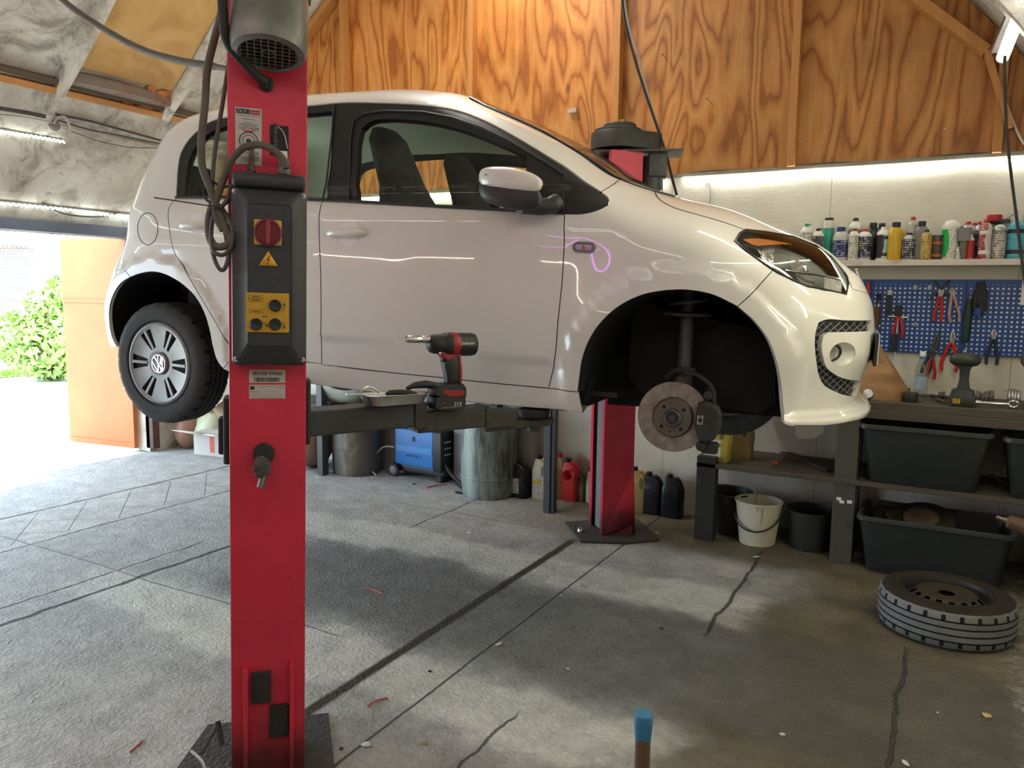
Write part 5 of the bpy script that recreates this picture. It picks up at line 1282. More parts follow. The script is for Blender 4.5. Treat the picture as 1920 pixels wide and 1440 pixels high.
# heights read at the arm plane
nrm = np.array([-dv_[1], dv_[0], 0])
def az(x, y): return hit(x, y, np.array([pc2[0], pc2[1], 0])-nrm*.05*np.sign(nrm@(np.array([pc2[0], pc2[1], 0])-CAM*np.array([1, 1, 0]))), nrm)
top0, bot0 = az(620, 768), az(620, 816)
e1, e2, e3 = az(786, 790), az(918, 785), az(980, 790)
def along(p): return float((p[:2]-pc2[:2])@dv_)
arm = empty('lift_arm', (0, 0, 0), label=None); arm.parent = lift; arm.matrix_world = Matrix.Identity(4); arm.matrix_parent_inverse = Matrix.Identity(4)
arm.matrix_local = M1i
hA = (top0[2]-bot0[2])
zc = (top0[2]+bot0[2])/2
def abar(t0, t1, za, zb_, w, zc0, nm, m):
    b = MB(); L = t1-t0; b.box((0, 0, 0), (L, w, zb_), M=None)
    o = b.build(nm, m, arm, bevel=.006); c = armpt((t0+t1)/2, zc0)
    o.matrix_local = Matrix.Translation(tuple(c)) @ Matrix.Rotation(math.atan2(dv_[1], dv_[0]), 4, 'Z'); return o
abar(-.06, along(e1), 0, hA, .10, zc, 'outer_beam', arm_m)
abar(along(e1)-.02, along(e1)+.03, 0, hA+.012, .112, zc-.004, 'beam_collar', arm_b)
z2t, z2b = az(850, 768)[2], az(850, 808)[2]
abar(along(e1), along(e2), 0, z2t-z2b, .085, (z2t+z2b)/2, 'middle_beam', arm_b)
abar(along(e2)-.015, along(e2)+.01, 0, z2t-z2b+.012, .095, (z2t+z2b)/2-.004, 'beam_collar', arm_b)
z3t, z3b = az(950, 770)[2], az(950, 804)[2]
abar(along(e2), along(az(975, 790)), 0, z3t-z3b, .07, (z3t+z3b)/2, 'inner_beam', arm_b)
z4t, z4b = az(1000, 789)[2], az(1000, 804)[2]
abar(along(e2), along(az(1037, 795))+.02, 0, z4t-z4b, .06, (z4t+z4b)/2, 'pad_tongue', arm_b)
pd_ = armpt(along(az(1015, 790)), (z4t+z4b)/2)
b = MB(); b.lathe([(.024, -.035), (.026, -.03), (.026, .03), (.018, .032), (.018, .05)], 20); o = b.build('pad_screw', arm_b, arm); o.matrix_local = Matrix.Translation(tuple(pd_))
zsill = az(1015, 768)[2]
b = MB(); b.lathe([(.03, -.03), (.058, -.022), (.062, 0), (.060, .004), (.001, .004)], 28); o = b.build('rubber_pad', black_rub, arm); o.matrix_local = Matrix.Translation((pd_[0], pd_[1], zsill-.008))
# rear arm of the same post, under the rear sill
rp = CO+CF*.55+CN*(-.55); rp[2] = 0; s1 = np.array(M1 @ Vector((-.05, PD+.06, 0)))
arm2 = empty('lift_arm'); arm2.parent = lift; arm2.matrix_local = M1i
b = MB(); b.bar((s1[0], s1[1], zc), (rp[0], rp[1], zc), .09, .08); b.build('outer_beam', arm_m, arm2, bevel=.005)
b = MB(); b.lathe([(.05, 0), (.06, .03), (.06, .05)], 20, T(rp[0], rp[1], zc+.04)); b.tube([(rp[0], rp[1], zc), (rp[0], rp[1], zc+.06)], .02, 10); b.build('rubber_pad', black_rub, arm2)
# ---- far post
a2 = math.radians(180-46+ -2)
Aq = on(1128, 1008, 2, 0); sd = np.array([math.cos(math.radians(42.3)), math.sin(math.radians(42.3))])
op = np.array([-sd[1], sd[0]])
cen2 = Aq[:2]+sd*.20+op*.125
# local y axis (towards the opening) must be -sd
M2 = Matrix.Translation((cen2[0], cen2[1], 0)) @ Matrix(((op[0]*-1*-1, -sd[0], 0, 0), (op[1], -sd[1], 0, 0), (0, 0, 1, 0), (0, 0, 0, 1)))
far = post(M2, 'lift_post', 'red lift post behind the brake disc with a black fan housing on top', .25, H=2.34)
b = MB(); b.box((0, .15, 1.0), (.12, .06, 1.95)); b.build('guide_rail', mat('rail_grey', (0.20, 0.23, 0.23), 0.5, .3, col2=(0.16, 0.17, 0.17), scale=12), far)
b = MB(); b.rbox((0, PD+.02, 1.20), (.22, .08, .30), .01); b.build('carriage', arm_b, far)
for cu, sgn in ((.5, 1), (2.0, 1)):
    q = CO+CF*cu+CN*.55; s = np.array(M2 @ Vector((0, PD+.05, 0)))
    arm3 = empty('lift_arm'); arm3.parent = far; arm3.matrix_local = M2.inverted()
    b = MB(); b.bar((s[0], s[1], zc), (q[0], q[1], zc), .09, .07); b.build('outer_beam', arm_b, arm3, bevel=.004)
    b = MB(); b.lathe([(.05, 0), (.06, .03), (.06, .05)], 20, T(q[0], q[1], zc+.04)); b.build('rubber_pad', black_rub, arm3)
# flared gusset low on the far post
b = MB(); b.add([(-.125, .0, .0), (-.125, .20, .0), (-.125, .0, .42), (-.145, -.01, .0)], [(0, 1, 2), (0, 2, 3)]); b.build('gusset', lift_red, far, solid=.008)
# fan housing + motor on the far post, read at the post
fpc = at(1180, 280, 1.0); 
def fp(x, y, dd=0.0):
    P = np.array([cen2[0]-sd[0]*(.1)+dd*.0, cen2[1]-sd[1]*.1, 0]); N = np.array([P[0], P[1], 0]); N /= np.linalg.norm(N); return hit(x, y, P-N*dd, N)
hood = empty('belt_guard', (0, 0, 0)); hood.parent = far; hood.matrix_local = M2.inverted()
zt_ = fp(1180, 290)[2]; cA = fp(1172, 262); cB = fp(1235, 268)
b = MB()
z0_ = fp(1130, 283)[2]; z1_ = fp(1130, 255)[2]; rA = .5*np.linalg.norm(fp(1107, 270)[:2]-fp(1210, 270)[:2])
ax_ = fp(1250, 280)[:2]-fp(1107, 280)[:2]; ax_ /= np.linalg.norm(ax_); ay = np.array([-ax_[1], ax_[0]])
c1 = fp(1107, 270)[:2]+ax_*rA; c2_ = fp(1240, 270)[:2]-ax_*.055+ay*.02
def capsule(s):
    P = []
    for k in range(19): a = math.radians(70+220*k/18); P.append(c1+rA*s*(math.cos(a)*ax_+math.sin(a)*ay))
    for k in range(9): a = math.radians(-70+140*k/8); P.append(c2_+.06*s*(math.cos(a)*ax_+math.sin(a)*ay))
    return P
R = []
for z, s in ((z0_, 1.0), (z1_, 1.0), (z1_+.012, .96)): R.append([(p[0], p[1], z-(.0)) for p in capsule(s)])
b.rings(R, False, True)
b.lathe([(rA*.88, 0), (rA*.86, .03), (rA*.80, .035)], 36, T(c1[0], c1[1], z1_)); b.lathe([(rA*.62, 0), (rA*.60, .028), (rA*.55, .036), (.001, .036)], 36, T(c1[0]+.01, c1[1], z1_+.03))
b.build('guard_cover', mat('guard_plastic', (0.030, 0.030, 0.026), 0.55, col2=(0.045, 0.044, 0.036), scale=14), hood)
b = MB(); za = fp(1200, 288)[2]; c = (c1+c2_)/2; b.box((0, 0, 0), (.52, .24, .012), M=Matrix.Translation((c[0]+.02, c[1], za)) @ Matrix.Rotation(math.atan2(ax_[1], ax_[0]), 4, 'Z')); b.build('guard_plate', dark_steel, hood)
c = fp(1232, 320)[:2]; 
b = MB(); b.rbox((0, 0, 0), (.11, .13, .16), .01, M=Matrix.Translation((c[0], c[1], fp(1232, 308)[2])) @ Matrix.Rotation(math.atan2(ax_[1], ax_[0]), 4, 'Z')); b.lathe([(.06, -.30), (.065, -.28), (.065, .02)], 20, T(c[0]-ax_[0]*.03, c[1], fp(1232, 300)[2])); b.build('motor_body', dark_steel, hood)
# ---- cordless impact wrench standing on the arm
def armtop(px_, y_px=None): p = az(px_, 768); return p
wr = empty('impact_wrench', (0, 0, 0), label='black and red cordless impact wrench standing on the lift arm by the door', cat='power tool')
wb = az(835, 767); wM = Matrix.Translation((wb[0], wb[1], z2t)) @ Matrix.Rotation(math.atan2(dv_[1], dv_[0]), 4, 'Z')
# local frame: x right in the picture, z up; units from pixels at the arm plane
P0w = np.array([wb[0], wb[1], 0]); NW = nrm.copy()
def wl_(x, y, out=0.0):
    q = hit(x, y, P0w, NW); d = q-np.array([wb[0], wb[1], z2t]); return float(d[:2]@dv_), float(d[2])
wr.matrix_world = wM
redp = mat('tool_red', (0.28, 0.014, 0.012), 0.4); tblk = mat('tool_black', (0.012, 0.012, 0.013), 0.5, col2=(0.02, 0.02, 0.02), scale=30)
def solid2(pts, th, nm, m, par, bev=.006, y=0.0, k=.8):
    P = [wl_(*p) for p in pts]; c = np.mean(P, 0); b = MB()
    R = [[(c[0]+(x-c[0])*s, y+o, c[1]+(z-c[1])*s) for x, z in P] for o, s in ((-th/2, k), (-th*.36, 1), (th*.36, 1), (th/2, k))]
    b.rings(R, True, True, smooth=True); return b.build(nm, m, par)
bat = solid2([(807, 744), (815, 740), (866, 742), (866, 758), (862, 767), (812, 767), (806, 762)], .075, 'battery_pack', tblk, wr, k=.92)
b = MB(); x, z = wl_(851, 755); 
text('21V', 'lettering', .019, mat('print_white', (0.75, 0.75, 0.73), 0.5), bat, T(x-.004, -.0385, z) @ FACE, .0004)
b = MB(); x0, z0 = wl_(834, 761)
for k in range(9): b.box((x0-.028+.009*k, -.0384, z0-.0), (.005, .0006, .0014))
b.build('print_line', MATS['print_white'], bat)
b = MB(); x0, z0 = wl_(823, 753); b.add([(x0-.004, -.0384, z0-.003), (x0+.004, -.0384, z0-.003), (x0, -.0384, z0+.005)], [(0, 1, 2)]); b.build('print_flame', inkr, bat)
solid2([(805, 740), (812, 722), (826, 718), (862, 718), (868, 726), (868, 742), (840, 744)], .070, 'base_housing', tblk, wr, k=.9)
solid2([(820, 734), (824, 729), (862, 730), (862, 739), (848, 742), (834, 741)], .073, 'red_trim', redp, wr, k=.96)
solid2([(834, 662), (858, 664), (861, 690), (861, 718), (836, 720), (834, 700), (830, 684)], .040, 'handle', tblk, wr, k=.7)
solid2([(854, 664), (858, 664), (861, 690), (861, 716), (857, 716), (857, 690)], .044, 'grip_stripe', redp, wr, k=.98)
solid2([(820, 656), (868, 655), (862, 664), (846, 668), (834, 676), (826, 668)], .046, 'trigger_housing', redp, wr, k=.9)
solid2([(825, 664), (834, 666), (834, 680), (826, 679), (828, 672)], .018, 'trigger', tblk, wr, k=.9)
b = MB(); xa, za = wl_(804, 637); xb, zb2 = wl_(889, 645); Lh = xb-xa; zc_ = (za+zb2)/2-.002; rr0 = wl_(850, 622)[1]; rr1 = wl_(850, 667)[1]; Rr_ = (rr0-rr1)/2*.98; zc_ = (rr0+rr1)/2
Mh = T(xa, 0, zc_+.002) @ RY(90+2.2)
b.lathe([(.016, -.004), (.022, 0), (Rr_*.72, .006), (Rr_*.82, .018), (Rr_*.86, .05), (Rr_*.9, .055)], 28, Mh); b.build('hammer_case', tblk, wr)
b = MB(); b.lathe([(Rr_*.88, .052), (Rr_*.96, .058), (Rr_, .075), (Rr_, Lh*.9), (Rr_*.93, Lh-.004), (Rr_*.75, Lh)], 28, Mh); hb_ = b.build('motor_housing', tblk, wr)
b = MB(); b.lathe([(Rr_*1.01, .078), (Rr_*1.02, .080), (Rr_*1.02, .104), (Rr_*1.01, .106)], 28, Mh, cap=False); b.build('red_band', redp, wr)
x, z = wl_(866, 643); text('ONEVAN', 'lettering', .0135, MATS['print_white'], hb_, T(x, -Rr_*1.03, z) @ FACE, .0004)
b = MB(); xs, zs_ = wl_(762, 636); L = xa-xs+.01; Ms = T(xs, 0, zs_) @ RY(90+2)
b.lathe([(.008, .008), (.011, 0), (.0125, .002), (.0125, L*.55), (.0115, L*.57), (.0115, L*.62), (.0125, L*.64), (.0125, L)], 18, Ms); b.build('socket', mat('socket_chrome', (0.62, 0.60, 0.55), 0.22, 1.0), wr)
b = MB(); x, z = wl_(822, 661); b.lathe([(.004, -.003), (.005, 0), (.001, .003)], 10, T(x-.004, -.022, z) @ RX(90)); b.build('work_light', white_paint, wr)
# tray with screwdriver, ring, plier and rag on the arm
def ontop(x, y): p = az(x, y); return p
P0w_, = (P0w,)
tr_c = az(738, 762)
Mt = Matrix.Translation((tr_c[0], tr_c[1], top0[2])) @ Matrix.Rotation(math.atan2(dv_[1], dv_[0]), 4, 'Z')
tray = empty('magnetic_tray', label='small round-cornered steel parts tray on the lift arm, tools laid across it', cat='tray'); tray.matrix_world = Mt
def tl(x, y):
    q = hit(x, y, P0w, NW); return float((q-tr_c)[:2]@dv_), float(q[2]-top0[2])
xa, za = tl(680, 741); xb, zb_ = tl(794, 741); _, zf = tl(738, 756)
cxm = (xa+xb)/2; hwm = (xb-xa)/2
b = MB(); Rg = []
for s, z in ((.84, zf-.0), (.86, zf+.001), (.98, za-.002), (1.0, za), (.99, za+.001), (.95, za-.002), (.83, zf+.004)): Rg.append([(cxm+x, y, z) for x, y in rr_(hwm*s, .062*s, .03)])
b.rings(Rg, True, True); b.build('dish', steel, tray)
b = MB(); 
for dx in (-.055, .04): b.lathe([(.028, 0), (.028, zf)], 20, T(cxm+dx, 0, 0))
b.build('magnet_foot', black_rub, tray)
def laid(name, label, cat, pts, rads, m, hpts=None, hr=None, hm=None, tilt=0):
    o = empty(name, label=label, cat=cat); o.matrix_world = Mt
    b = MB(); b.tube([(tl(x, y)[0], yy, tl(x, y)[1]) for x, y, yy in pts], rads, 8); b.build('shaft', m, o)
    if hpts:
        b = MB(); b.tube([(tl(x, y)[0], yy, tl(x, y)[1]) for x, y, yy in hpts], hr, 12); b.build('handle', hm, o)
    return o
laid('screwdriver', 'flat screwdriver with a black handle lying across the steel tray', 'screwdriver', [(645, 738.5, -.02), (724, 738.5, -.02)], .0025, chrome, [(719, 738, -.02), (726, 735, -.02), (745, 734, -.02), (765, 735, -.02), (776, 738, -.02)], [.005, .009, .0095, .009, .007], black_rub)
laid('snap_ring_pliers', 'black-handled tool lying on the tray against the impact wrench base', 'pliers', [(765, 730, .01), (790, 722, .01)], .006, black_rub, [(764, 729, .01), (780, 723, .01), (800, 721, .01), (818, 724, .01), (822, 732, .01)], [.005, .012, .014, .013, .008], tblk)
o = empty('steel_clip', label='bent silver wire clip standing in the steel tray', cat='clip'); o.matrix_world = Mt
b = MB(); b.tube(bez([(tl(x, y)[0], .02, tl(x, y)[1]) for x, y in ((680, 739), (686, 730), (697, 727), (706, 730), (715, 738))], 6), .003, 8); b.build('clip_wire', steel, o)
# ================================================================== LIGHT STRIPS AND CABLES
led_m = mat('led_light', (1, 1, 1), 0.5, emit=(0.97, 1.0, 0.93), estr=13.0)
led_b = mat('led_light_cool', (1, 1, 1), 0.5, emit=(0.93, 1.0, 0.98), estr=9.0)
ledc = mat('led_sleeve', (0.55, 0.56, 0.54), 0.3)
def wavy(fn, n, amp, dirv, r=.006):
    return [tuple(np.asarray(fn(k/n))+np.asarray(dirv)*amp*(1 if k % 2 else -1)) for k in range(n+1)]
def sagw(t): return -.020-.022*abs(math.sin(t*PI*3.0))
o = empty('led_strip', label='glowing LED rope light pinned along the top of the white wall boards above the shelf', cat='light strip')
XA, XB = -1.58, .90
f = lambda t: (XA+(XB-XA)*t, YB-.030, ZW+.002+sagw(t))
b = MB(); b.tube(wavy(f, 260, .005, (0, 0, 1)), .0075, 5); b.build('light_rope', led_m, o)
b = MB(); b.tube([(XA+(XB-XA)*t, YB-.022, ZW+.012+.010*math.sin(t*22)) for t in np.linspace(0, 1, 70)], .005, 6); b.build('supply_cable', mat('cable_grey', (0.10, 0.095, 0.085), 0.6), o)
o = empty('led_strip', label='glowing LED rope light continuing along the back wall behind the car', cat='light strip')
f = lambda t: (-6.1+4.4*t, YB-.030, ZW-.03+.01*math.sin(t*18)); b = MB(); b.tube(wavy(f, 320, .005, (0, 0, 1)), .0075, 5); b.build('light_rope', led_m, o)
for z, y1, nm, lab in ((2.14, 5.05, 'led_strip', 'lower LED rope light running along the curved ceiling above the doorway'), (2.62, 3.62, 'led_strip', 'upper LED rope light on the curved ceiling ending at the junction box')):
    o = empty(nm, label=lab, cat='light strip'); x, zz = on_vault(z, .035)
    f = lambda t: (x, -3.3+(y1+3.3)*t, zz+.006*math.sin(t*40)); b = MB(); b.tube(wavy(f, 420, .007, (.5, 0, 1)), .0065, 5); b.build('light_rope', led_b, o)
    b = MB(); b.tube([(x-.02, -3.3+(y1+3.3)*t, zz+.022) for t in np.linspace(0, 1, 30)], .006, 6); b.build('supply_cable', MATS['cable_grey'], o)
pur_m = mat('led_purple', (1, 1, 1), 0.5, emit=(0.62, 0.12, 1.0), estr=16.0); wfr_m = mat('led_white_strong', (1, 1, 1), .5, emit=(1, .97, .86), estr=22.0)
def rope_front(lab, pts, m, r=.011):
    o = empty('led_strip', label=lab, cat='light strip'); b = MB(); P = bez([(x, YF+.06, z) for x, z in pts], 14); b.tube([tuple(p+np.array([0, 0, .006 if k % 2 else -.006])) for k, p in enumerate(P)], r, 5); b.build('light_rope', m, o)
rope_front('white LED rope on the wall behind the camera, mirrored in the doors', [(-6.1, 2.0), (-5.35, 1.93), (-4.9, 1.89), (-4.6, 1.95), (-4.0, 1.94), (-3.4, 1.93), (-2.85, 1.87)], wfr_m)
rope_front('white LED rope hanging down behind the camera', [(-2.85, 1.87), (-2.62, 1.80), (-2.58, 1.4), (-2.4, .9), (-2.0, .8)], wfr_m, .008)
rope_front('purple LED rope on the wall behind the camera, left run', [(-3.5, 3.05), (-3.17, 2.74), (-2.8, 2.6), (-2.72, 2.78), (-2.62, 3.05)], pur_m)
rope_front('purple LED rope looped on the wall behind the camera', [(-3.0, 3.2), (-2.7, 3.1), (-2.52, 3.09), (-2.29, 2.61), (-2.23, 1.87), (-2.4, 1.81), (-2.43, 2.35), (-2.33, 2.5)], pur_m)
o = empty('led_strip', label='LED rope along the right-hand wall beside the camera', cat='light strip'); b = MB(); b.tube([(XR-.03, 1.65+2.2*k/40, 1.70+.004*(-1)**k) for k in range(41)], .008, 6); b.build('light_rope', led_b, o)  # made-up rope, placed where the bumper fill shines from
# tube light hanging on the vault at the right
o = empty('tube_light', label='bright LED tube in ribbed clear sleeve hanging at the upper right of the ceiling', cat='light')
p0, p1 = at(1880, 108, 3.9), at(1925, -10, 3.45)
b = MB(); b.tube([p0, (p0+p1)/2, p1, (.27, 2.0, 2.64), (.27, .2, 2.66)], .012, 10); b.build('light_rope', mat('tube_light_glow', (1, 1, 1), .4, emit=(.95, 1, .95), estr=16.0), o)
b = MB(); d = (p1-p0)/np.linalg.norm(p1-p0)
for k in range(26):
    c = p0+(p1-p0)*k/25; b.tube([c-d*.003, c+d*.003], .030, 12)
b.build('ribbed_sleeve', mat('sleeve_clear', (0.8, 0.85, 0.82), .2, alpha=.35), o)
b = MB(); p2, p3 = at(1868, 95, 4.05), at(1900, 20, 3.8); b.bar(p2, p3, .05, .03); b.build('bracket', steel, o)
# debris and shells at the right edge of the vault
b = MB(); b.bar(at(1790, -20, 4.35), at(1868, 60, 4.3), .05, .09); trim(b, mat('pale_beam', (0.46, 0.40, 0.28), .7, col2=(.36, .30, .2), scale=8), .003)
# hanging flex from the upper right, down past the shelf
o = empty('hanging_cable', label='black cable hanging from the LED tube past the right end of the shelf', cat='cable')
b = MB(); b.tube(bez([at(x, y, 3.7) for x, y in ((1884, 105), (1884, 160), (1888, 250), (1895, 320), (1905, 400), (1915, 480), (1926, 560))], 6), .0068, 8); b.build('flex', black_rub, o)
o = empty('hanging_cable', label='white thin cable bowed out to the right under the LED tube', cat='cable')
b = MB(); b.tube(bez([at(x, y, 4.2) for x, y in ((1862, 120), (1872, 160), (1885, 190), (1898, 225), (1915, 262), (1930, 280))], 6), .006, 8); b.build('flex', mat('white_flex', (0.6, 0.58, 0.52), .5), o)
b = MB(); b.tube([at(1836, 160, 4.3), at(1880, 130, 4.25)], .002, 5); tag(b.build('straw', mat('straw_wood', (.5, .3, .12), .7)), 'thin pale straw poking out beside the timber corner at upper right', 'straw')
# grey hose coming over from the top left to the bundle at the post
cab = mat('cable_sheath_grey', (0.085, 0.070, 0.055), 0.75, col2=(0.13, 0.11, 0.09), scale=18, bump=.1)
cab2 = mat('cable_sheath_dark', (0.07, 0.055, 0.05), 0.5)
o = empty('ceiling_cable', label='long grey cable swinging in from the top left to the post sticker', cat='cable')
P = [at(x, y, z) for x, y, z in ((60, -60, 3.0), (118, 0, 2.85), (180, 45, 2.75), (260, 90, 2.6), (330, 112, 2.45), (400, 124, 2.32), (432, 132, 2.24), (450, 152, 2.17), (460, 190, 2.16), (468, 240, 2.15), (472, 290, 2.15), (470, 320, 2.14))]
b = MB(); b.tube(bez(P, 7), [.0115]*36+[.0085]*(7*11+1-36), 10); b.build('sheath', cab, o)
o = empty('cable_bundle', label='looped bundle of tied grey cables hanging at the left edge of the red post', cat='cable')
D = 2.12
def strand(pts, r, m, nm='cable_strand'):
    b = MB(); b.tube(bez([at(x, y, D+dz) for x, y, dz in pts], 7), r, 9); return b.build(nm, m, o)
strand([(424, -40, .0), (416, 20, .0), (403, 70, .0), (389, 130, 0), (384, 200, 0), (378, 260, 0), (379, 310, 0), (391, 345, 0), (402, 375, 0), (412, 400, 0), (424, 430, 0), (433, 448, .0), (425, 460, .0), (405, 462, .01), (393, 445, .02), (391, 415, .02), (398, 385, .01), (408, 360, .01)], .0105, cab)
strand([(445, -30, .02), (440, 40, .02), (430, 110, .02), (418, 190, .02), (405, 270, .02), (399, 330, .01), (400, 372, .01), (414, 400, .0), (423, 440, .0), (428, 480, 0), (420, 505, .0), (408, 500, .0), (398, 470, .01), (394, 430, .02), (402, 390, .02)], .0060, cab2)
strand([(537, 316, -.02), (532, 300, -.02), (515, 282, -.02), (490, 272, -.03), (465, 274, -.03), (446, 286, -.02), (432, 305, -.01), (420, 335, 0), (410, 362, 0), (404, 385, 0), (407, 410, 0), (418, 432, 0)], .0095, cab)
strand([(478, 318, -.02), (458, 330, -.02), (435, 348, -.01), (428, 372, .0), (412, 392, .0), (400, 408, .0), (396, 440, .01), (400, 470, .0), (418, 478, .0), (434, 462, -.01), (436, 430, -.01), (424, 402, 0), (412, 385, 0)], .0060, cab2)
strand([(394, 340, 0), (384, 352, 0), (383, 368, 0), (393, 378, 0), (408, 372, 0), (411, 352, 0), (402, 342, 0), (393, 341, 0)], .0035, black_rub)
strand([(411, 360, 0), (418, 352, 0), (430, 350, 0), (434, 362, 0), (428, 378, 0), (415, 388, 0)], .0035, black_rub)
b = MB(); b.tube([at(404, 388, D-.02), at(418, 389, D-.02)], .006, 8); b.bar(at(410, 388.5, D-.022), at(289, 370.5, D-.06), .0075, .003); b.build('cable_tie', black_pl, o)
# power cable going down behind the car to the far post
o = empty('far_cable', label='dark cable slanting down the plywood to the fan housing on the far post', cat='cable')
b = MB(); b.tube(bez([at(x, y, z) for x, y, z in ((1165, -20, 4.6), (1172, 40, 4.6), (1190, 110, 4.6), (1212, 180, 4.6), (1238, 255, 4.6), (1249, 290, 4.6), (1258, 325, 4.62), (1269, 366, 4.65))], 6), .008, 8); b.build('flex', black_rub, o)
b = MB(); b.tube(bez([at(x, y, z) for x, y, z in ((1169, -20, 4.62), (1178, 45, 4.62), (1193, 90, 4.62), (1208, 150, 4.62), (1235, 245, 4.62))], 6), .006, 8); b.build('flex', MATS['grey_wire'], o)
# cable runs on the vault above the doorway
pl_ = mat('pipe_dark', (0.07, 0.065, 0.06), .5, .3); 
def vp_(px, py, off=.03):  # pixel -> vault surface
    best = None
    for i in range(2, top):
        x = ss[i, 0]; q = on(px, py, 0, x)
        e = abs(q[2]-ss[i, 1])
        if best is None or e < best[0]: best = (e, q)
    q = best[1]; return q+np.array([off, 0, -off*.4])
for lab, r, m, pts in (('thick dark conduit along the curved ceiling, left of the junction box', .016, pl_, ((-20, 199), (40, 208), (80, 216))),
                       ('bundle of dark cables along the curved ceiling behind the car', .009, pl_, ((100, 212), (160, 224), (220, 240), (300, 262))),
                       ('brown cable of the ceiling bundle, second from the top', .007, cab2, ((100, 222), (160, 240), (220, 252), (298, 268))),
                       ('pale cable below the ceiling bundle', .006, mat('pale_cable', (0.42, 0.36, 0.32), .5), ((-20, 211), (60, 220), (130, 238), (200, 253), (296, 272))),
                       ('thin drooping wire below the ceiling cables', .003, pl_, ((130, 244), (180, 262), (240, 274), (292, 275))),
                       ('black cable hanging in a bow under the lower LED rope', .007, pl_, ((75, 378), (110, 396), (150, 403), (190, 403), (220, 396)))):
    o = empty('ceiling_cable', label=lab, cat='cable'); b = MB(); b.tube(bez([vp_(x, y) for x, y in pts], 5), r, 8); b.build('sheath', m, o)
o = empty('junction_box', label='round grey junction box with looping wires on the curved ceiling', cat='junction box')
q = vp_(95, 234, .04); b = MB(); b.lathe([(.001, .03), (.03, .028), (.036, .02), (.04, 0)], 20, Matrix.Translation(tuple(q)) @ RY(70)); b.build('box_body', mat('jb_grey', (.20, .19, .17), .5), o)
b = MB(); b.tube(bez([vp_(x, y, .06) for x, y in ((92, 226), (100, 216), (112, 214), (118, 224), (124, 235))], 6), .007, 8); b.build('wire_loop', MATS['pale_cable'], o)
b = MB(); q = on(1074, 208, 1, YB-.03); b.rbox(tuple(q), (.07, .03, .03), .006); tag(b.build('socket_connector', mat('connector_white', (.5, .45, .35), .6, col2=(.3, .25, .18), scale=60)), 'small pale connector stuck on the orange plywood above the far post', 'connector')
o = empty('wire_drop', label='thin grey wire dropping from the LED rope on the white wall', cat='wire'); b = MB(); b.tube(bez([on(x, y, 1, YB-.01) for x, y in ((1322, 345), (1330, 343), (1332, 362), (1330, 384))], 5), .004, 6); b.build('wire', mat('wire_pale', (.35, .35, .30), .5), o)
nl = mat('nail_steel', (.55, .5, .42), .4, .6)
for k, (x, y) in enumerate(((1242, 102), (1325, 184), (1614, 198), (1706, 180), (1771, 244), (1513-10, 268))):
    b = MB(); q = on(x, y, 1, YB-.02); b.tube([q+np.array([0, .02, 0]), q+np.array([0, -.03, .003])], .004, 6); tag(b.build('nail', nl), ('bent nail in the plywood, %s' % ('first from the far post', 'under the first one', 'in the middle of the right sheet', 'high on the right sheet', 'lowest on the right sheet', 'near the stud')[k]), 'nail')
# ================================================================== SHELF WITH BOTTLES
SZ = on(1700, 487, 1, YB-.17)[2]
b = MB(); b.box((0.02, YB-.085, SZ-.017), (1.62, .17, .034)); 
tag(b.build('wall_shelf', mat('shelf_white', (.60, .55, .48), .6, col2=(.42, .36, .29), scale=9, thr=.62, amt=.15), bevel=.003), 'long white painted wall shelf carrying the row of bottles', 'shelf')
for x in (-.70, .08, .72):
    pass
def cyl_prof(kind, r, h):
    if kind == 'aerosol': return [(r*.94, 0), (r, .004), (r, h*.80), (r*.96, h*.82), (r*.62, h*.90), (r*.50, h*.905), (r*.48, h*.92)], h*.92
    if kind == 'dome': return [(r*.94, 0), (r, .004), (r, h*.80), (r*1.02, h*.805), (r*1.02, h*.83), (r*.95, h*.88), (r*.75, h*.94), (r*.45, h*.985), (.001, h)], h
    if kind == 'bottle': return [(r*.92, 0), (r, .006), (r, h*.66), (r*.93, h*.76), (r*.62, h*.85), (r*.42, h*.88), (r*.42, h*.90)], h*.90
    if kind == 'tin': return [(r*.97, 0), (r, .002), (r, h*.97), (r*.98, h*.985), (r*.9, h*.985), (.001, h*.97)], h
    if kind == 'slim': return [(r*.94, 0), (r, .004), (r, h*.72), (r*.9, h*.78), (r*.9, h*.80), (r*.95, h*.82), (r*.9, h*.93), (r*.6, h*.95)], h*.95
SHN = [0]
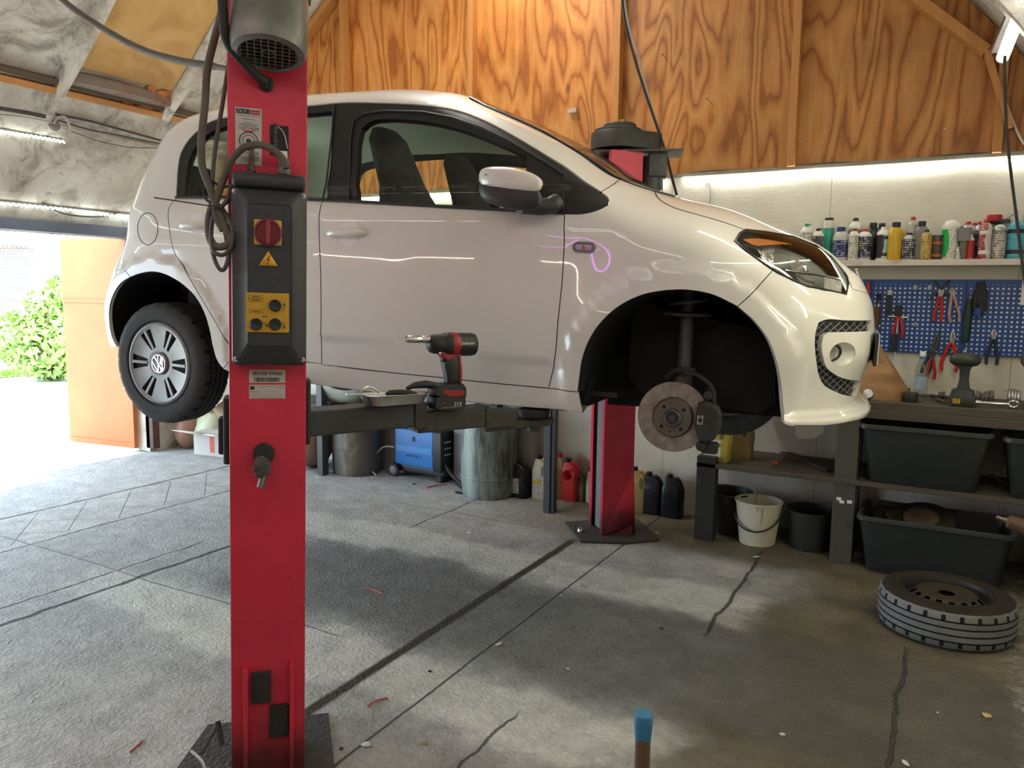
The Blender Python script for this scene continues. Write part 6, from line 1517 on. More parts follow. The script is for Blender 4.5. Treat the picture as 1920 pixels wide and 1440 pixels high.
def bott(x0, x1, yt, kind, body, cap, lab=None, y=None, capk='plain', lname=None, desc='', stripe=None, base=None, group='bottles and cans on the wall shelf'):
    y = y or YB-.115; xc = (x0+x1)/2; q = on(xc, 487, 1, y); a = on(x0, 460, 1, y); c = on(x1, 460, 1, y)
    r = .5*np.linalg.norm(np.cross(ray(x0, 460), ray(x1, 460)))*np.linalg.norm(q-CAM)/1.0*.96; h = (on(xc, yt, 1, y)[2]-SZ)
    root = empty(desc_name(kind), (q[0], y, SZ+.0005), random.uniform(-.5, .5), desc, 'bottle' if kind == 'bottle' else 'can', group)
    prof, hb = cyl_prof(kind, r, h); M = None
    if kind == 'bottle': M = Matrix.Diagonal((1, .72, 1, 1))
    b = MB(); b.lathe(prof, 24, M); b.build('body', body, root)
    if lab is not None:
        f0, f1 = (.10, .60) if kind == 'bottle' else (.06, .76)
        b = MB(); b.lathe([(r*1.006, h*f0), (r*1.01, h*(f0+.01)), (r*1.01, h*(f1-.01)), (r*1.006, h*f1)], 24, M, cap=False); lb = b.build('label_sleeve', lab, root)
        if stripe is not None:
            
            for fa, fb_ in ((f1-.14, f1-.04), (f0+.06, f0+.16)): b = MB(); b.lathe([(r*1.013, h*fa), (r*1.013, h*fb_)], 24, M, cap=False); b.build('printed_band', stripe, lb)
    if cap is not None:
        b = MB(); ch = h-hb if h > hb else h*.08
        if kind == 'bottle': b.lathe([(r*.48, hb-.008), (r*.50, hb), (r*.50, h-.002), (r*.46, h)], 20)
        elif kind == 'aerosol' and capk == 'plain': b.lathe([(r*.42, hb-.002), (r*.42, h-.004), (r*.36, h)], 16)
        elif kind == 'aerosol': b.lathe([(r*.30, hb-.002), (r*.30, hb+ch*.5), (r*.38, hb+ch*.5), (r*.38, h)], 14); b.rbox((r*.3, 0, h-ch*.3), (r*.9, r*.3, ch*.4), .003)
        elif kind == 'slim': b.lathe([(r*.75, hb-.002), (r*.75, h)], 16)
        elif kind == 'dome': b.lathe([(r*.16, h*.97), (r*.16, h*1.0)], 10)
        else: b.lathe([(r*.5, hb), (r*.5, h)], 14)
        b.build('cap', cap, root)
    return root
def desc_name(kind): return {'aerosol': 'spray_can', 'dome': 'spray_can', 'bottle': 'plastic_bottle', 'tin': 'paint_tin', 'slim': 'spray_can'}[kind]
def cm(n, c, r=.35, metal=0.0, c2=None, sc=40): return mat('pack_'+n, c, r, metal, col2=c2, scale=sc*.7, amt=.10, thr=.56, stretch=(1, 1, 1.9))
def prn(n, base, inkc, swoosh=None, sdir=1):
    g = NB('pack_'+n)
    row = g.math('LESS_THAN', g.math('FRACT', g.math('MULTIPLY', g.z, 75)), .55)
    blk = g.math('GREATER_THAN', g.noise(1.0, 2, .5, stretch=(170, 170, 38)), .50)
    area = g.math('GREATER_THAN', g.noise(1.0, 1, .5, stretch=(28, 28, 22)), .44)
    f = g.math('MULTIPLY', g.math('MULTIPLY', row, blk), area); c = g.mix(f, base, inkc)
    if swoosh:
        e = g.math('ADD', g.math('MULTIPLY', g.x, sdir*1.0), g.math('MULTIPLY', g.math('SINE', g.math('MULTIPLY', g.z, 17)), .016))
        c = g.mix(g.math('GREATER_THAN', e, .006), c, swoosh)
    return g.out(c, .35)
W_ = cm('white', (.66, .64, .58)); K_ = cm('black', (.018, .018, .02)); G_ = cm('green', (.02, .32, .07)); B_ = prn('navy', (.012, .022, .08), (.34, .40, .50)); Nv = cm('navy_plain', (.015, .04, .14)); S_ = cm('silver', (.42, .42, .40), .3, .6)
R_ = cm('red', (.42, .02, .02)); Y_ = cm('yellow', (.55, .34, .02)); Gy = cm('grey', (.17, .17, .165)); T_ = cm('teal', (.03, .30, .20)); Cy = cm('cyan', (.08, .36, .46), c2=(.05, .25, .34)); Dk = prn('dark_print', (.02, .02, .024), (.50, .50, .50))
Br = cm('brown', (.055, .035, .025)); Or = cm('orange', (.38, .09, .02)); Bl = cm('blue', (.03, .10, .32)); Pk = prn('pink_print', (.30, .03, .03), (.58, .50, .46), swoosh=(.58, .50, .46), sdir=1); Lg = prn('pale_print', (.52, .50, .44), (.10, .10, .10)); Gd = prn('gold', (.46, .31, .08), (.12, .08, .03))
BK = YB-.045
bott(1499, 1520, 420, 'aerosol', W_, G_, Lg, capk='nozzle', desc='white can with a green nozzle, first in the row by the car bonnet')
bott(1521, 1541, 429, 'aerosol', W_, K_, Dk, capk='nozzle', desc='short white can with black trigger and dark print, second from the car bonnet')
bott(1541, 1560, 409, 'slim', W_, K_, T_, desc='tall slim white can with a teal green label and black cap', y=BK)
bott(1560, 1588, 426, 'bottle', cm('pale_grey', (.44, .45, .42)), Nv, B_, desc='pale grey bottle with blue cap and navy label')
bott(1589, 1611, 409, 'aerosol', W_, K_, Lg, y=BK, desc='tall white can standing behind the red nozzle can', stripe=Gy)
bott(1590, 1607, 429, 'aerosol', W_, R_, Lg, capk='nozzle', desc='white can with a red spray nozzle and green edge', y=YB-.135)
bott(1607, 1630, 430, 'aerosol', W_, R_, Dk, stripe=B_, desc='can with black printed label, blue band and red top')
bott(1622, 1645, 418, 'bottle', K_, K_, None, y=BK, desc='black bottle with black cap behind the blue banded can')
bott(1640, 1660, 419, 'bottle', Dk, K_, None, y=BK, desc='dark bottle with black cap behind the white and blue can')
bott(1643, 1664, 426, 'aerosol', W_, W_, prn('sky', (.25, .42, .44), (.5, .5, .5), swoosh=(.02, .02, .02), sdir=-1), stripe=K_, desc='white can with sky blue side and black print')
bott(1663, 1690, 417, 'bottle', Y_, K_, None, desc='yellow oil bottle with curved shoulders and black cap')
bott(1690, 1713, 437, 'aerosol', S_, K_, Dk, desc='silver can with dark print right of the yellow bottle')
bott(1698, 1716, 407, 'aerosol', cm('clear_pl', (.40, .38, .32), .15), R_, None, y=BK, capk='plain', desc='clear bottle with a large red spout behind the silver dark print can')
bott(1712, 1736, 415, 'bottle', Gy, K_, None, desc='tall plain grey bottle with black cap')
bott(1726, 1743, 431, 'aerosol', Gd, K_, Gd, y=YB-.145, desc='short golden yellow can with small black nozzle')
bott(1742, 1766, 441, 'tin', Br, None, Br, stripe=Or, desc='dark brown tin with an orange band')
bott(1766, 1792, 413, 'dome', W_, W_, prn('white_green', (.64, .62, .56), (.25, .24, .22), swoosh=(.01, .36, .07), sdir=-1), desc='big white and green spray can with white domed top')
bott(1790, 1804, 425, 'aerosol', Gy, K_, Gy, y=BK, desc='dark capped can behind the green and white spray can')
bott(1806, 1826, 428, 'dome', Gy, None, B_, y=BK, desc='white domed blue grey can behind the small red bottle')
bott(1812, 1823, 440, 'aerosol', Pk, W_, R_, y=YB-.14, desc='small bottle with deep red label and pale neck')
for k, (a, c, t) in enumerate(((1801, 1820, 416), (1816, 1829, 418), (1824, 1838, 416))):
    bott(a, c, t, 'aerosol', S_, R_, Dk, y=BK+.005, desc=('red-topped silver can at the back, left of three', 'red-topped silver can at the back, middle of three', 'red-topped silver can at the back, right of three')[k])
bott(1835, 1853, 412, 'aerosol', Pk, R_, Pk, stripe=W_, y=YB-.14, desc='can with white and red streaked label and red cap')
bott(1848, 1866, 414, 'aerosol', cm('moss', (.07, .10, .05)), R_, cm('moss2', (.05, .06, .05)), y=BK, desc='moss green can with pale shoulder beside the streaked red can')
bott(1859, 1880, 421, 'dome', S_, S_, Lg, desc='scuffed silver can with domed lid in front of the black trigger sprayer')
bott(1879, 1892, 423, 'dome', S_, S_, Lg, y=BK, desc='second silver can, just left of the cyan can')
bott(1890, 1914, 409, 'aerosol', Cy, W_, Cy, stripe=K_, desc='bright cyan can with a black band behind the hanging cable')
bott(1908, 1932, 414, 'aerosol', Cy, R_, Cy, y=BK, desc='cyan can at the right picture edge')
q = on(1864, 421, 1, BK+.0)
o = empty('funnel', (q[0], BK, SZ+.0005), label='black funnel with a round red lid poking above the cans near the shelf end', cat='funnel'); hf = on(1864, 403, 1, BK)[2]-SZ
b = MB(); b.lathe([(.02, 0), (.022, hf*.5), (.012, hf*.72), (.034, hf*.9)], 20); b.build('cone', K_, o); b = MB(); b.lathe([(.036, hf*.86), (.037, hf*.88), (.037, hf-.003), (.033, hf)], 24); b.build('lid', R_, o)
q = on(1876, 421, 1, BK+.0); o = empty('trigger_sprayer', (q[0], BK-.01, SZ+.0005), label='black trigger sprayer with a silver tube pointing up right', cat='sprayer'); hf = on(1876, 412, 1, BK)[2]-SZ
b = MB(); b.lathe([(.016, 0), (.016, hf*.7), (.008, hf*.8), (.008, hf)], 14); b.rbox((.01, 0, hf-.01), (.07, .02, .022), .006); b.build('body', K_, o); b = MB(); b.tube([(.02, 0, hf), (.075, 0, hf+.045)], [.005, .008], 8); b.build('tube', steel, o)
q = on(1806, 470, 1, YB-.14); o = empty('spray_gun', (q[0], YB-.14, SZ+.0005), label='grey plastic spray gun cup with narrow foot, between the green can and the red bottle', cat='spray gun')
b = MB(); b.lathe([(.018, 0), (.022, .06), (.022, .10)], 16); b.build('foot', cm('khaki', (.14, .12, .08)), o); b = MB(); b.rbox((0, 0, .135), (.062, .05, .075), .008); b.build('cup', Gy, o)
q = on(1796, 480, 1, YB-.15); o = empty('cone_nozzle', (q[0], YB-.15, SZ+.0005), label='little ribbed silver cone standing at the foot of the green and white can', cat='nozzle'); b = MB(); b.lathe([(.018, 0), (.017, .02), (.015, .022), (.013, .04), (.011, .042), (.004, .07)], 14); b.build('body', S_, o)
# ================================================================== PEGBOARD AND HAND TOOLS
g = NB('pegboard_blue')
def hole(v, off): 
    w = g.math('FRACT', g.math('ADD', g.math('MULTIPLY', v, 1/.0262), off)); return g.math('ABSOLUTE', g.math('SUBTRACT', w, .5))
hx, hz = hole(g.x, 0.0), hole(g.z, .3)
hm = g.math('LESS_THAN', g.math('ADD', g.math('MULTIPLY', hx, hx), g.math('MULTIPLY', hz, hz)), .050)
edge = g.math('MULTIPLY', g.math('LESS_THAN', g.math('ABSOLUTE', g.x), .225), g.math('MULTIPLY', g.math('GREATER_THAN', g.z, -.205), g.math('LESS_THAN', g.z, .185)))
hm = g.math('MULTIPLY', hm, edge)
g.out(g.mix(hm, g.ramp(g.noise(5, 4, .6), [(.3, (.008, .045, .20)), (.7, (.012, .07, .29))]), (.62, .66, .64)), .4)
PB0, PB1 = on(1700, 524, 1, YB-.022)[2], on(1780, 664, 1, YB-.022)[2]
xs_ = on(1807, 600, 1, YB-.022)[0]
for k, xc in enumerate((xs_-.245, xs_+.245, xs_-.735)):
    b = MB(); hh_ = (PB0-PB1)/2; b.box((0, 0, 0), (.488, .004, hh_*2)); b.box((0, .008, hh_-.004), (.488, .014, .008)); b.box((0, .008, -hh_+.004), (.488, .014, .008)); b.box((.240, .008, 0), (.008, .014, hh_*2-.016)); b.box((-.240, .008, 0), (.008, .014, hh_*2-.016))
    o = b.build('pegboard', g.m, loc=(xc, YB-.026, (PB0+PB1)/2)); tag(o, ('blue perforated tool board holding most of the pliers, left of the board joint', 'blue perforated tool board at the right picture edge', 'blue perforated tool board mostly hidden behind the car bumper')[k], 'pegboard')
PY = YB-.045
def mk(name, label, cat, px, py, rz=0.0, yoff=0.0):
    q = on(px, py, 1, PY-yoff); o = empty(name, tuple(q), label=label, cat=cat, rot=(0, math.radians(rz), 0)); return o
def D_(p0, p1, y=PY):  # metres between two pixels on the board plane
    return float(np.linalg.norm(on(p0[0], p0[1], 1, y)-on(p1[0], p1[1], 1, y)))
def pliers(label, px, py, L, ang, open_, hc, jaw, jl=.3, cat='pliers', hw=.009, name='pliers'):
    """pivot at the pixel; jaws up, handles down"""
    o = mk(name, label, cat, px, py, ang)
    b = MB()
    for s in (-1, 1): b.tube([(0, 0, -.01), (s*.010, 0, .02), (s*.007, 0, L*jl*.6), (s*.002, 0, L*jl)], [.009, .010, .008, .003], 8)
    b.lathe([(.012, -.008), (.013, 0), (.012, .008)], 14, RX(90)); b.build('jaws', jaw, o)
    for s in (-1, 1):
        b = MB(); h = L*(1-jl); b.tube(bez([(s*.006, 0, -.005), (s*open_*.55, 0, -h*.35), (s*open_*.95, 0, -h*.7), (s*open_*.85, 0, -h)], 5), [hw*.7]+[hw]*14+[hw*.8], 10); b.build('handle', hc, o)
    return o
jd, jb = steel, dark_steel
pliers('red-handled circlip pliers hanging in the top row, with a bright jaw pivot', 1764, 552, .20, 3, .020, red_handle, jd, .22)
pliers('water pump pliers with white and red handles, top right of the left board', 1786, 552, .20, -8, .026, mat('worn_handle', (.34, .10, .09), .5, col2=(.45, .42, .38), scale=30), jd, .2)
o = mk('hose_clamp_tool', 'black multi-armed clamp tool sticking above the top edge of the board', 'clamp tool', 1767, 535)
b = MB()
for p, q in (((-.03, .02), (.0, -.02)), ((.03, .025), (.0, -.02)), ((-.04, .028), (-.028, .012)), ((.036, .032), (.028, .018)), ((0, -.02), (-.05, -.06)), ((-.05, -.06), (-.056, -.085)), ((0, -.02), (.035, -.06))): b.bar((p[0], 0, p[1]), (q[0], 0, q[1]), .012, .012)
b.build('frame', black_pl, o)
pliers('long red-handled cutters with splayed handles at the bottom edge of the board', 1785, 640, .235, 2, .042, red_handle, jd, .26, hw=.010)
pliers('needle nose pliers with black and red grips leaning right, below the board edge', 1750, 655, .26, 14, .020, black_rub, jb, .42)
pliers('red-gripped pliers hanging lowest, against the white wall', 1748, 670, .15, 0, .020, red_handle, jb, .15)
pliers('dark blue-handled side cutters low on the right board', 1863, 632, .20, 0, .028, mat('navy_grip', (.012, .03, .05), .5), jd, .22)
pliers('red and black combination pliers behind the hammer puller, left part of the board', 1686, 590, .17, 0, .026, red_handle, jb, .2)
o = mk('brake_caliper_tool', 'bundle of black and blue tools hanging at the top of the right board', 'hand tools', 1836, 565)
b = MB(); b.tube([(0, 0, .11), (.01, 0, .04), (.02, 0, -.06)], [.02, .03, .02], 8); b.tube([(0, 0, .11), (-.012, 0, .03), (-.022, 0, -.04)], [.012, .02, .014], 8); b.build('body', black_rub, o)
b = MB(); b.rbox((-.004, -.01, -.06), (.035, .02, .05), .006); b.build('grip', mat('blue_grip', (.015, .05, .22), .4), o)
o = mk('screw_extractor', 'long dark green tube tool with a spring at its top, right of the board joint', 'hand tool', 1815, 590)
b = MB(); b.tube([(0, 0, .09), (0, 0, .0), (-.004, 0, -.15)], [.012, .022, .020], 12); b.build('body', mat('deep_green', (.012, .028, .022), .5), o)
b = MB(); b.tube([(.004+.008*math.cos(a), 0-.008*math.sin(a), .10+.002*a) for a in np.linspace(0, 12, 40)], .0015, 5); b.build('spring', steel, o)
o = mk('slide_hammer', 'steel T-handled puller with a black grip hanging in the middle left of the board', 'puller', 1684, 592)
b = MB(); b.tube([(0, 0, .06), (0, 0, -.10), (-.01, 0, -.16)], [.006, .008, .006], 10); b.tube([(-.055, 0, -.005), (.055, 0, -.01)], .006, 8); b.tube([(.0, 0, -.1), (.0, 0, -.25), (-.012, 0, -.36)], .003, 6); b.build('rod', steel, o)
b = MB(); b.rbox((0, 0, .03), (.04, .03, .06), .008); b.lathe([(.016, -.10), (.019, -.09), (.019, 0), (.014, .005)], 14, T(-.012, 0, -.11)); b.tube([(-.012, 0, -.30), (-.016, 0, -.40)], .009, 8); b.build('grip', black_rub, o)
o = mk('leather_sheath', 'brown leather tool pouch hanging beside the car bumper', 'pouch', 1641, 590); b = MB(); b.rings([[(x*k, y*k2, z) for x, y in rr_(.028, .012, .01)] for z, k, k2 in ((-.09, .5, .8), (-.06, .9, 1), (.02, 1, 1), (.05, 1, 1))], True, True); b.build('pouch', mat('brown_leather', (.10, .045, .018), .6, col2=(.06, .025, .012), scale=20), o)
o = mk('hook_tool', 'chrome hooked lever with a black coil at the top, beside the brown pouch', 'hook', 1647, 575)
b = MB(); b.tube(bez([(.0, 0, .02), (-.004, 0, -.04), (-.006, 0, -.085), (.004, 0, -.105), (.016, 0, -.118)], 5), .006, 8); b.build('lever', chrome, o); b = MB(); b.tube([(.010*math.cos(a), .010*math.sin(a), .02+.006*a/2) for a in np.linspace(0, 20, 80)], .004, 5); b.build('coil', black_rub, o)
o = mk('feeler_strap', 'narrow black strap hanging from a steel clip near the car bumper', 'strap', 1668, 560); b = MB(); b.bar((0, 0, .03), (-.004, 0, -.10), .024, .010, up=(0, 1, 0)); b.build('strap', black_rub, o); b = MB(); b.bar((0, -.003, .05), (0, -.003, .022), .026, .014, up=(0, 1, 0)); b.build('clip', steel, o)
o = mk('wire_stripper', 'red-handled tool at the left end of the board half behind the bumper', 'hand tool', 1627, 545); b = MB(); b.tube([(0, 0, .05), (.004, 0, 0), (0, 0, -.09)], [.010, .013, .009], 10); b.build('handle', red_handle, o)
for k, (x, y) in enumerate(((1716, 539), (1743, 539), (1717, 609), (1787, 659), (1809, 659))):
    q = on(x, y, 1, YB-.032); b = MB()
    if k < 3: b.box((0, 0, 0), (.020, .004, .024)); b.tube([(0, -.002, -.004), (0, -.02, -.006), (0, -.022, .004)], .0025, 6)
    else: b.lathe([(.008, -.002), (.009, .002), (.004, .003)], 12, RX(90))
    o = b.build('peg_hook' if k < 3 else 'board_screw', steel, loc=tuple(q)); tag(o, ('small empty silver hook at the top middle of the left board', 'small empty silver hook at the top, next to the circlip pliers', 'small empty silver hook lower on the left board', 'round board screw left of the board joint', 'round board screw right of the board joint')[k], 'hook' if k < 3 else 'screw')
# ================================================================== WORKBENCH
wood_dk = mat('dirty_bench_wood', (.045, .036, .026), .65, col2=(.095, .078, .055), scale=5, amt=.6, stretch=(.4, 3, 3), bump=.2)
wood_gr = mat('painted_bench_leg', (.050, .047, .036), .6, col2=(.075, .07, .055), scale=9, bump=.1)
bench = empty('workbench', (-.03, 4.88, 0), label='long dirty wooden workbench with a lower shelf under the blue tool boards', cat='workbench')
def bb(c, d, nm, m, bev=.003):
    b = MB(); b.box((c[0]+.03, c[1]-4.88, c[2]), d); return b.build(nm, m, bench, bevel=bev)
ZB = on(1700, 758, 1, 4.60)[2]; zfa = on(1700, 790, 1, 4.60)[2]
bb((-.08, 4.875, ZB-.02), (1.92, .55, .04), 'worktop', wood_dk); bb((-.08, 4.615, (ZB-.04+zfa)/2), (1.92, .035, ZB-.04-zfa), 'apron', wood_dk)
ZS = on(1500, 889, 1, 4.60)[2]; zs2 = on(1500, 899, 1, 4.60)[2]
bb((-.20, 4.875, ZS-.014), (2.14, .55, .028), 'lower_shelf', wood_dk)
for xa, za_, zb_ in ((-.43, 0, ZB-.04),):
    bb((xa, 4.655, zb_/2), (.115, .10, zb_), 'leg', wood_gr)
b = MB(); b.box((-.43+.0+.03+.0+.065, 4.64-4.88, ZS/2-.02), (.022, .07, ZS-.0)); 
bb((-1.21, 4.64, (ZS)/2+.02), (.115, .08, ZS+.04), 'leg', mat('black_leg', (.022, .022, .02), .55, col2=(.05, .05, .045), scale=12, thr=.65, amt=.1)); bb((.75, 4.655, ZB/2-.02), (.115, .10, ZB-.04), 'leg', wood_gr)
bb((-.43, 5.08, ZB/2-.02), (.08, .08, ZB-.04), 'leg', wood_gr)
b = MB()
for x, z in ((-.455, .37), (-.44, .355), (-.40, .36)): b.box((x+.03, 4.604-4.88, z), (.025, .002, .018))
b.build('paint_smear', white_paint, bench)
# free-standing rack legs further left
rk = empty('storage_rack', (-3.35, 4.85, 0), label='dark steel rack standing along the back wall under the car', cat='rack')
rm = mat('rack_steel', (.055, .062, .068), .45, .4, col2=(.09, .095, .10), scale=7)
for x, w_ in ((-2.305, .11), (-4.365, .115)):
    b = MB(); b.box((x+3.35, 4.665-4.85, .64), (w_*.45, .07, 1.28)); b.box((x+3.35-w_*.40, 4.665-4.85+.03, .64), (.012, .09, 1.28)) if x < -4 else b.box((x+3.35+w_*.1, 4.665-4.85, .64), (w_*.75, .05, 1.28)); b.build('leg', rm, rk, bevel=.003)
b = MB(); b.box((0, 0, 1.30), (2.3, .5, .04)); b.build('rack_shelf', wood_dk, rk)
# ---- things on the worktop
def onb(px, py, y=None):  # pixel on the worktop plane
    q = on(px, py, 2, ZB); return q
bag_m = mat('kraft_paper', (.33, .18, .075), .6, col2=(.24, .125, .05), scale=6, bump=.8, bscale=14)
q = onb(1660, 741); bg_ = empty('paper_bag', (q[0]-.02, 4.80, ZB+.0005), label='crumpled brown paper bag slumped on the bench between bumper and tool board', cat='paper bag')
rg = random.Random(4); b = MB(); R = []
prof_b = ((0, .155, .085, .0), (.05, .150, .080, -.004), (.12, .125, .065, -.022), (.20, .095, .048, -.045), (.27, .070, .030, -.062), (.32, .045, .016, -.078), (.345, .030, .008, -.084))
nR, nS = 26, 40; fold = [[rg.uniform(-1, 1) for _ in range(10)] for _ in range(8)]
for i in range(nR):
    t = i/(nR-1); z = t*.345; w = float(np.interp(z, [p[0] for p in prof_b], [p[1] for p in prof_b])); d = float(np.interp(z, [p[0] for p in prof_b], [p[2] for p in prof_b])); sh = float(np.interp(z, [p[0] for p in prof_b], [p[3] for p in prof_b])); ring = []
    for k in range(nS):
        a = 2*PI*k/nS; fi = t*6.99; fj = k/nS*10; i0, j0 = int(fi), int(fj); u_, v_ = fi-i0, fj-j0
        f = (fold[i0][j0 % 10]*(1-u_)+fold[i0+1 if i0 < 7 else 7][j0 % 10]*u_)*(1-v_)+(fold[i0][(j0+1) % 10]*(1-u_)+fold[i0+1 if i0 < 7 else 7][(j0+1) % 10]*u_)*v_
        f2 = abs(math.sin(3.1*k+7*t*(1+fold[2][j0 % 10])))*.5; e = 1+.13*f+.06*f2
        ring.append((w*math.copysign(abs(math.cos(a))**.7, math.cos(a))*e+sh, d*math.copysign(abs(math.sin(a))**.7, math.sin(a))*(1+.35*f+.15*f2), z))
    R.append(ring)
b.rings(R, True, True, smooth=False); b.build('bag', bag_m, bg_)
pb = empty('water_bottle', (onb(1727, 738)[0], 4.93, ZB+.0005), label='clear plastic water bottle with white cap and blue label on the bench', cat='bottle')
pet = glass('clear_plastic', (.90, .92, .90)); b = MB(); b.lathe([(.030, 0), (.034, .005), (.034, .06), (.032, .065), (.034, .07), (.034, .15), (.030, .19), (.014, .225), (.013, .25)], 24); b.build('body', pet, pb)
b = MB(); b.lathe([(.016, .238), (.016, .262), (.014, .265)], 18); b.build('cap', white_paint, pb); b = MB(); b.lathe([(.0165, .222), (.0165, .238)], 18, cap=False); b.build('neck_ring', cm('ring_blue', (.05, .22, .5)), pb)
b = MB(); b.lathe([(.0346, .055), (.0346, .125)], 24, cap=False, ang=2*PI); b.build('label_sleeve', mat('bottle_label', (.12, .30, .5), .4, col2=(.55, .6, .6), scale=30), pb)
bc_ = empty('battery_block', (onb(1711, 741)[0], 4.72, ZB+.0005), label='flat black round block on the bench beside the water bottle', cat='container'); b = MB(); b.lathe([(.036, 0), (.038, .004), (.038, .048), (.036, .052), (.001, .052)], 24); b.build('body', black_pl, bc_)
b = MB(); q = onb(1632, 741); b.lathe([(.001, 0), (.028, .004), (.032, .015), (.026, .03)], 20, Matrix.Translation((-.345, 4.66, ZB+.03)) @ RX(70)); tag(b.build('metal_cup', chrome), 'small shiny metal cup behind the bumper corner on the bench', 'cup')
# sockets standing in rows
rg = random.Random(9); gi = 0
soc = [(1684, 736, .055, .014, 'dark'), (1690, 730, .075, .010, 'dark'), (1695, 739, .05, .016, 'dark'), (1702, 738, .04, .014, 'dark'), (1763, 733, .03, .012, 'c'), (1770, 733, .035, .010, 'c'), (1834, 735, .05, .014, 'c'), (1843, 735, .04, .012, 'c'), (1850, 735, .05, .014, 'c'), (1859, 735, .055, .016, 'c'), (1893, 733, .07, .012, 'c'), (1899, 733, .075, .011, 'c'), (1904, 734, .07, .011, 'c'), (1910, 735, .065, .012, 'c')]
wh_ = ('nearest the paper bag', 'thin tall one by the black block', 'behind the black round block, wide', 'directly at the black round block', 'middle of the bench, left of a pair', 'middle of the bench, right of a pair', 'first of four behind the ratchet', 'second of four behind the ratchet', 'third of four behind the ratchet', 'fourth of four behind the ratchet', 'first of the tall row by the polisher', 'second of the tall row by the polisher', 'third of the tall row by the polisher', 'last of the tall row by the polisher')
sock = {}
for k, (x, y, h, r, kk) in enumerate(soc):
    q = on(x, y, 1, 5.04); m = steel if kk == 'c' else dark_steel
    o = empty('socket', (q[0], 5.04, ZB+.0005), label=('chrome' if kk == 'c' else 'dark steel')+' socket standing on the bench, '+wh_[k], cat='socket', group='sockets on the workbench')
    b = MB(); b.lathe([(r*.9, 0), (r, .003), (r, h*.5), (r*.82, h*.55), (r*.82, h*.97), (r*.6, h), (r*.6, h*.8), (.001, h*.8)], 16); b.build('body', m, o)
# second cordless tool
dr = empty('cordless_drill', (onb(1802, 750)[0], 4.69, ZB+.0005), label='black cordless drill standing upright on its battery on the workbench', cat='power tool')
tg = mat('drill_grey_green', (.022, .028, .026), .45, col2=(.04, .045, .04), scale=14)
sc_ = D_((1802, 662), (1802, 752), 4.69)/.28
b = MB(); b.rings([[(x, y, z) for x, y in rr_(.060*s, .045*s, .012)] for z, s in ((0, .94), (.004, 1), (.055, 1), (.060, .96))], True, True); bt = b.build('battery_pack', tg, dr)
b = MB(); b.box((-.028, -.0462, .030), (.034, .002, .026)); b.build('warning_sticker', yel, bt)
b = MB()
for k in range(3): b.box((-.028, -.0476, .022+.008*k), (.024, .0006, .002))
b.build('print_line', ink, bt)
b = MB(); b.rings([[(x+dx, y, z) for x, y in rr_(w, d, min(w, d)*.5)] for z, w, d, dx in ((.060, .056, .042, 0), (.085, .052, .038, 0), (.095, .030, .024, 0), (.14, .022, .020, 0), (.19, .024, .022, 0), (.215, .034, .028, 0))], True, True); b.build('handle', tg, dr)
b = MB(); b.rings([[(z, y*k, x_*k+.245) for x_, y in [(.034*math.cos(a), .034*math.sin(a)) for a in np.linspace(0, 2*PI, 20, endpoint=False)]] for z, k in ((-.074, .25), (-.068, .60), (-.050, .92), (-.02, 1.08), (.03, 1.08), (.058, .80), (.070, .35))], True, True); b.build('motor_housing', tg, dr)
# ratchet wrench lying down, small tools
rt = empty('ratchet_wrench', (0, 0, 0), label='long chrome ratchet wrench lying on the bench right of the drill', cat='wrench')
qa, qb = on(1815, 741, 1, 4.72), on(1893, 743, 1, 4.72); qa[2] = qb[2] = ZB+.022
b = MB(); b.tube([qa, qa+(qb-qa)*.3, qa+(qb-qa)*.35, qb], [.012, .013, .008, .009], 12); b.build('shaft', chrome, rt); b = MB(); b.tube([qb+np.array([.022*math.cos(a)+.02, 0, .016*math.sin(a)+.003]) for a in np.linspace(0, 2*PI, 20)], .007, 8); b.build('ring_head', chrome, rt)
sm_ = [('wooden_hammer', 'short wooden-handled tool lying flat left of the drill', 'hand tool', 1757, 752, 1772, 758, .010, mat('handle_wood_dark', (.12, .07, .035), .6)), ('chisel', 'dark chisel lying on the bench behind the wooden-handled tool', 'chisel', 1745, 744, 1768, 748, .008, dark_steel), ('file', 'black file lying against the drill battery', 'file', 1762, 742, 1782, 750, .006, black_rub)]
for nm, lb, ct, x0, y0, x1, y1, r, m in sm_:
    p, q = onb(x0, y0), onb(x1, y1); p[2] = q[2] = ZB+r+.001; o = empty(nm, label=lb, cat=ct); b = MB(); b.tube([p, p+(q-p)*.5, q], [r, r*.8, r], 8); b.build('body', m, o)
# polisher at the far right edge
po = empty('polisher', (onb(1917, 755)[0], 4.70, ZB+.0005), label='upright black tool with a round disc head at the right picture edge on the bench', cat='power tool')
b = MB(); b.tube([(0, 0, 0), (0, 0, .16), (0, 0, .20)], [.022, .020, .016], 14); b.build('handle', tg, po); b = MB(); b.lathe([(.050, -.010), (.054, 0), (.050, .012), (.02, .018)], 28, T(0, -.02, .262) @ RX(80)); b.build('disc_head', mat('disc_brown', (.045, .035, .028), .6), po)
b = MB(); q = onb(1812, 741); b.box((0, 0, 0), (.0, .0, .0))
# tag hanging at the board
b = MB(); q = on(1921, 548, 1, PY); b.box(tuple(q), (.03, .004, .14)); tag(b.build('paper_tag', white_paint), 'white paper strip hanging at the right picture edge on the board', 'tag')
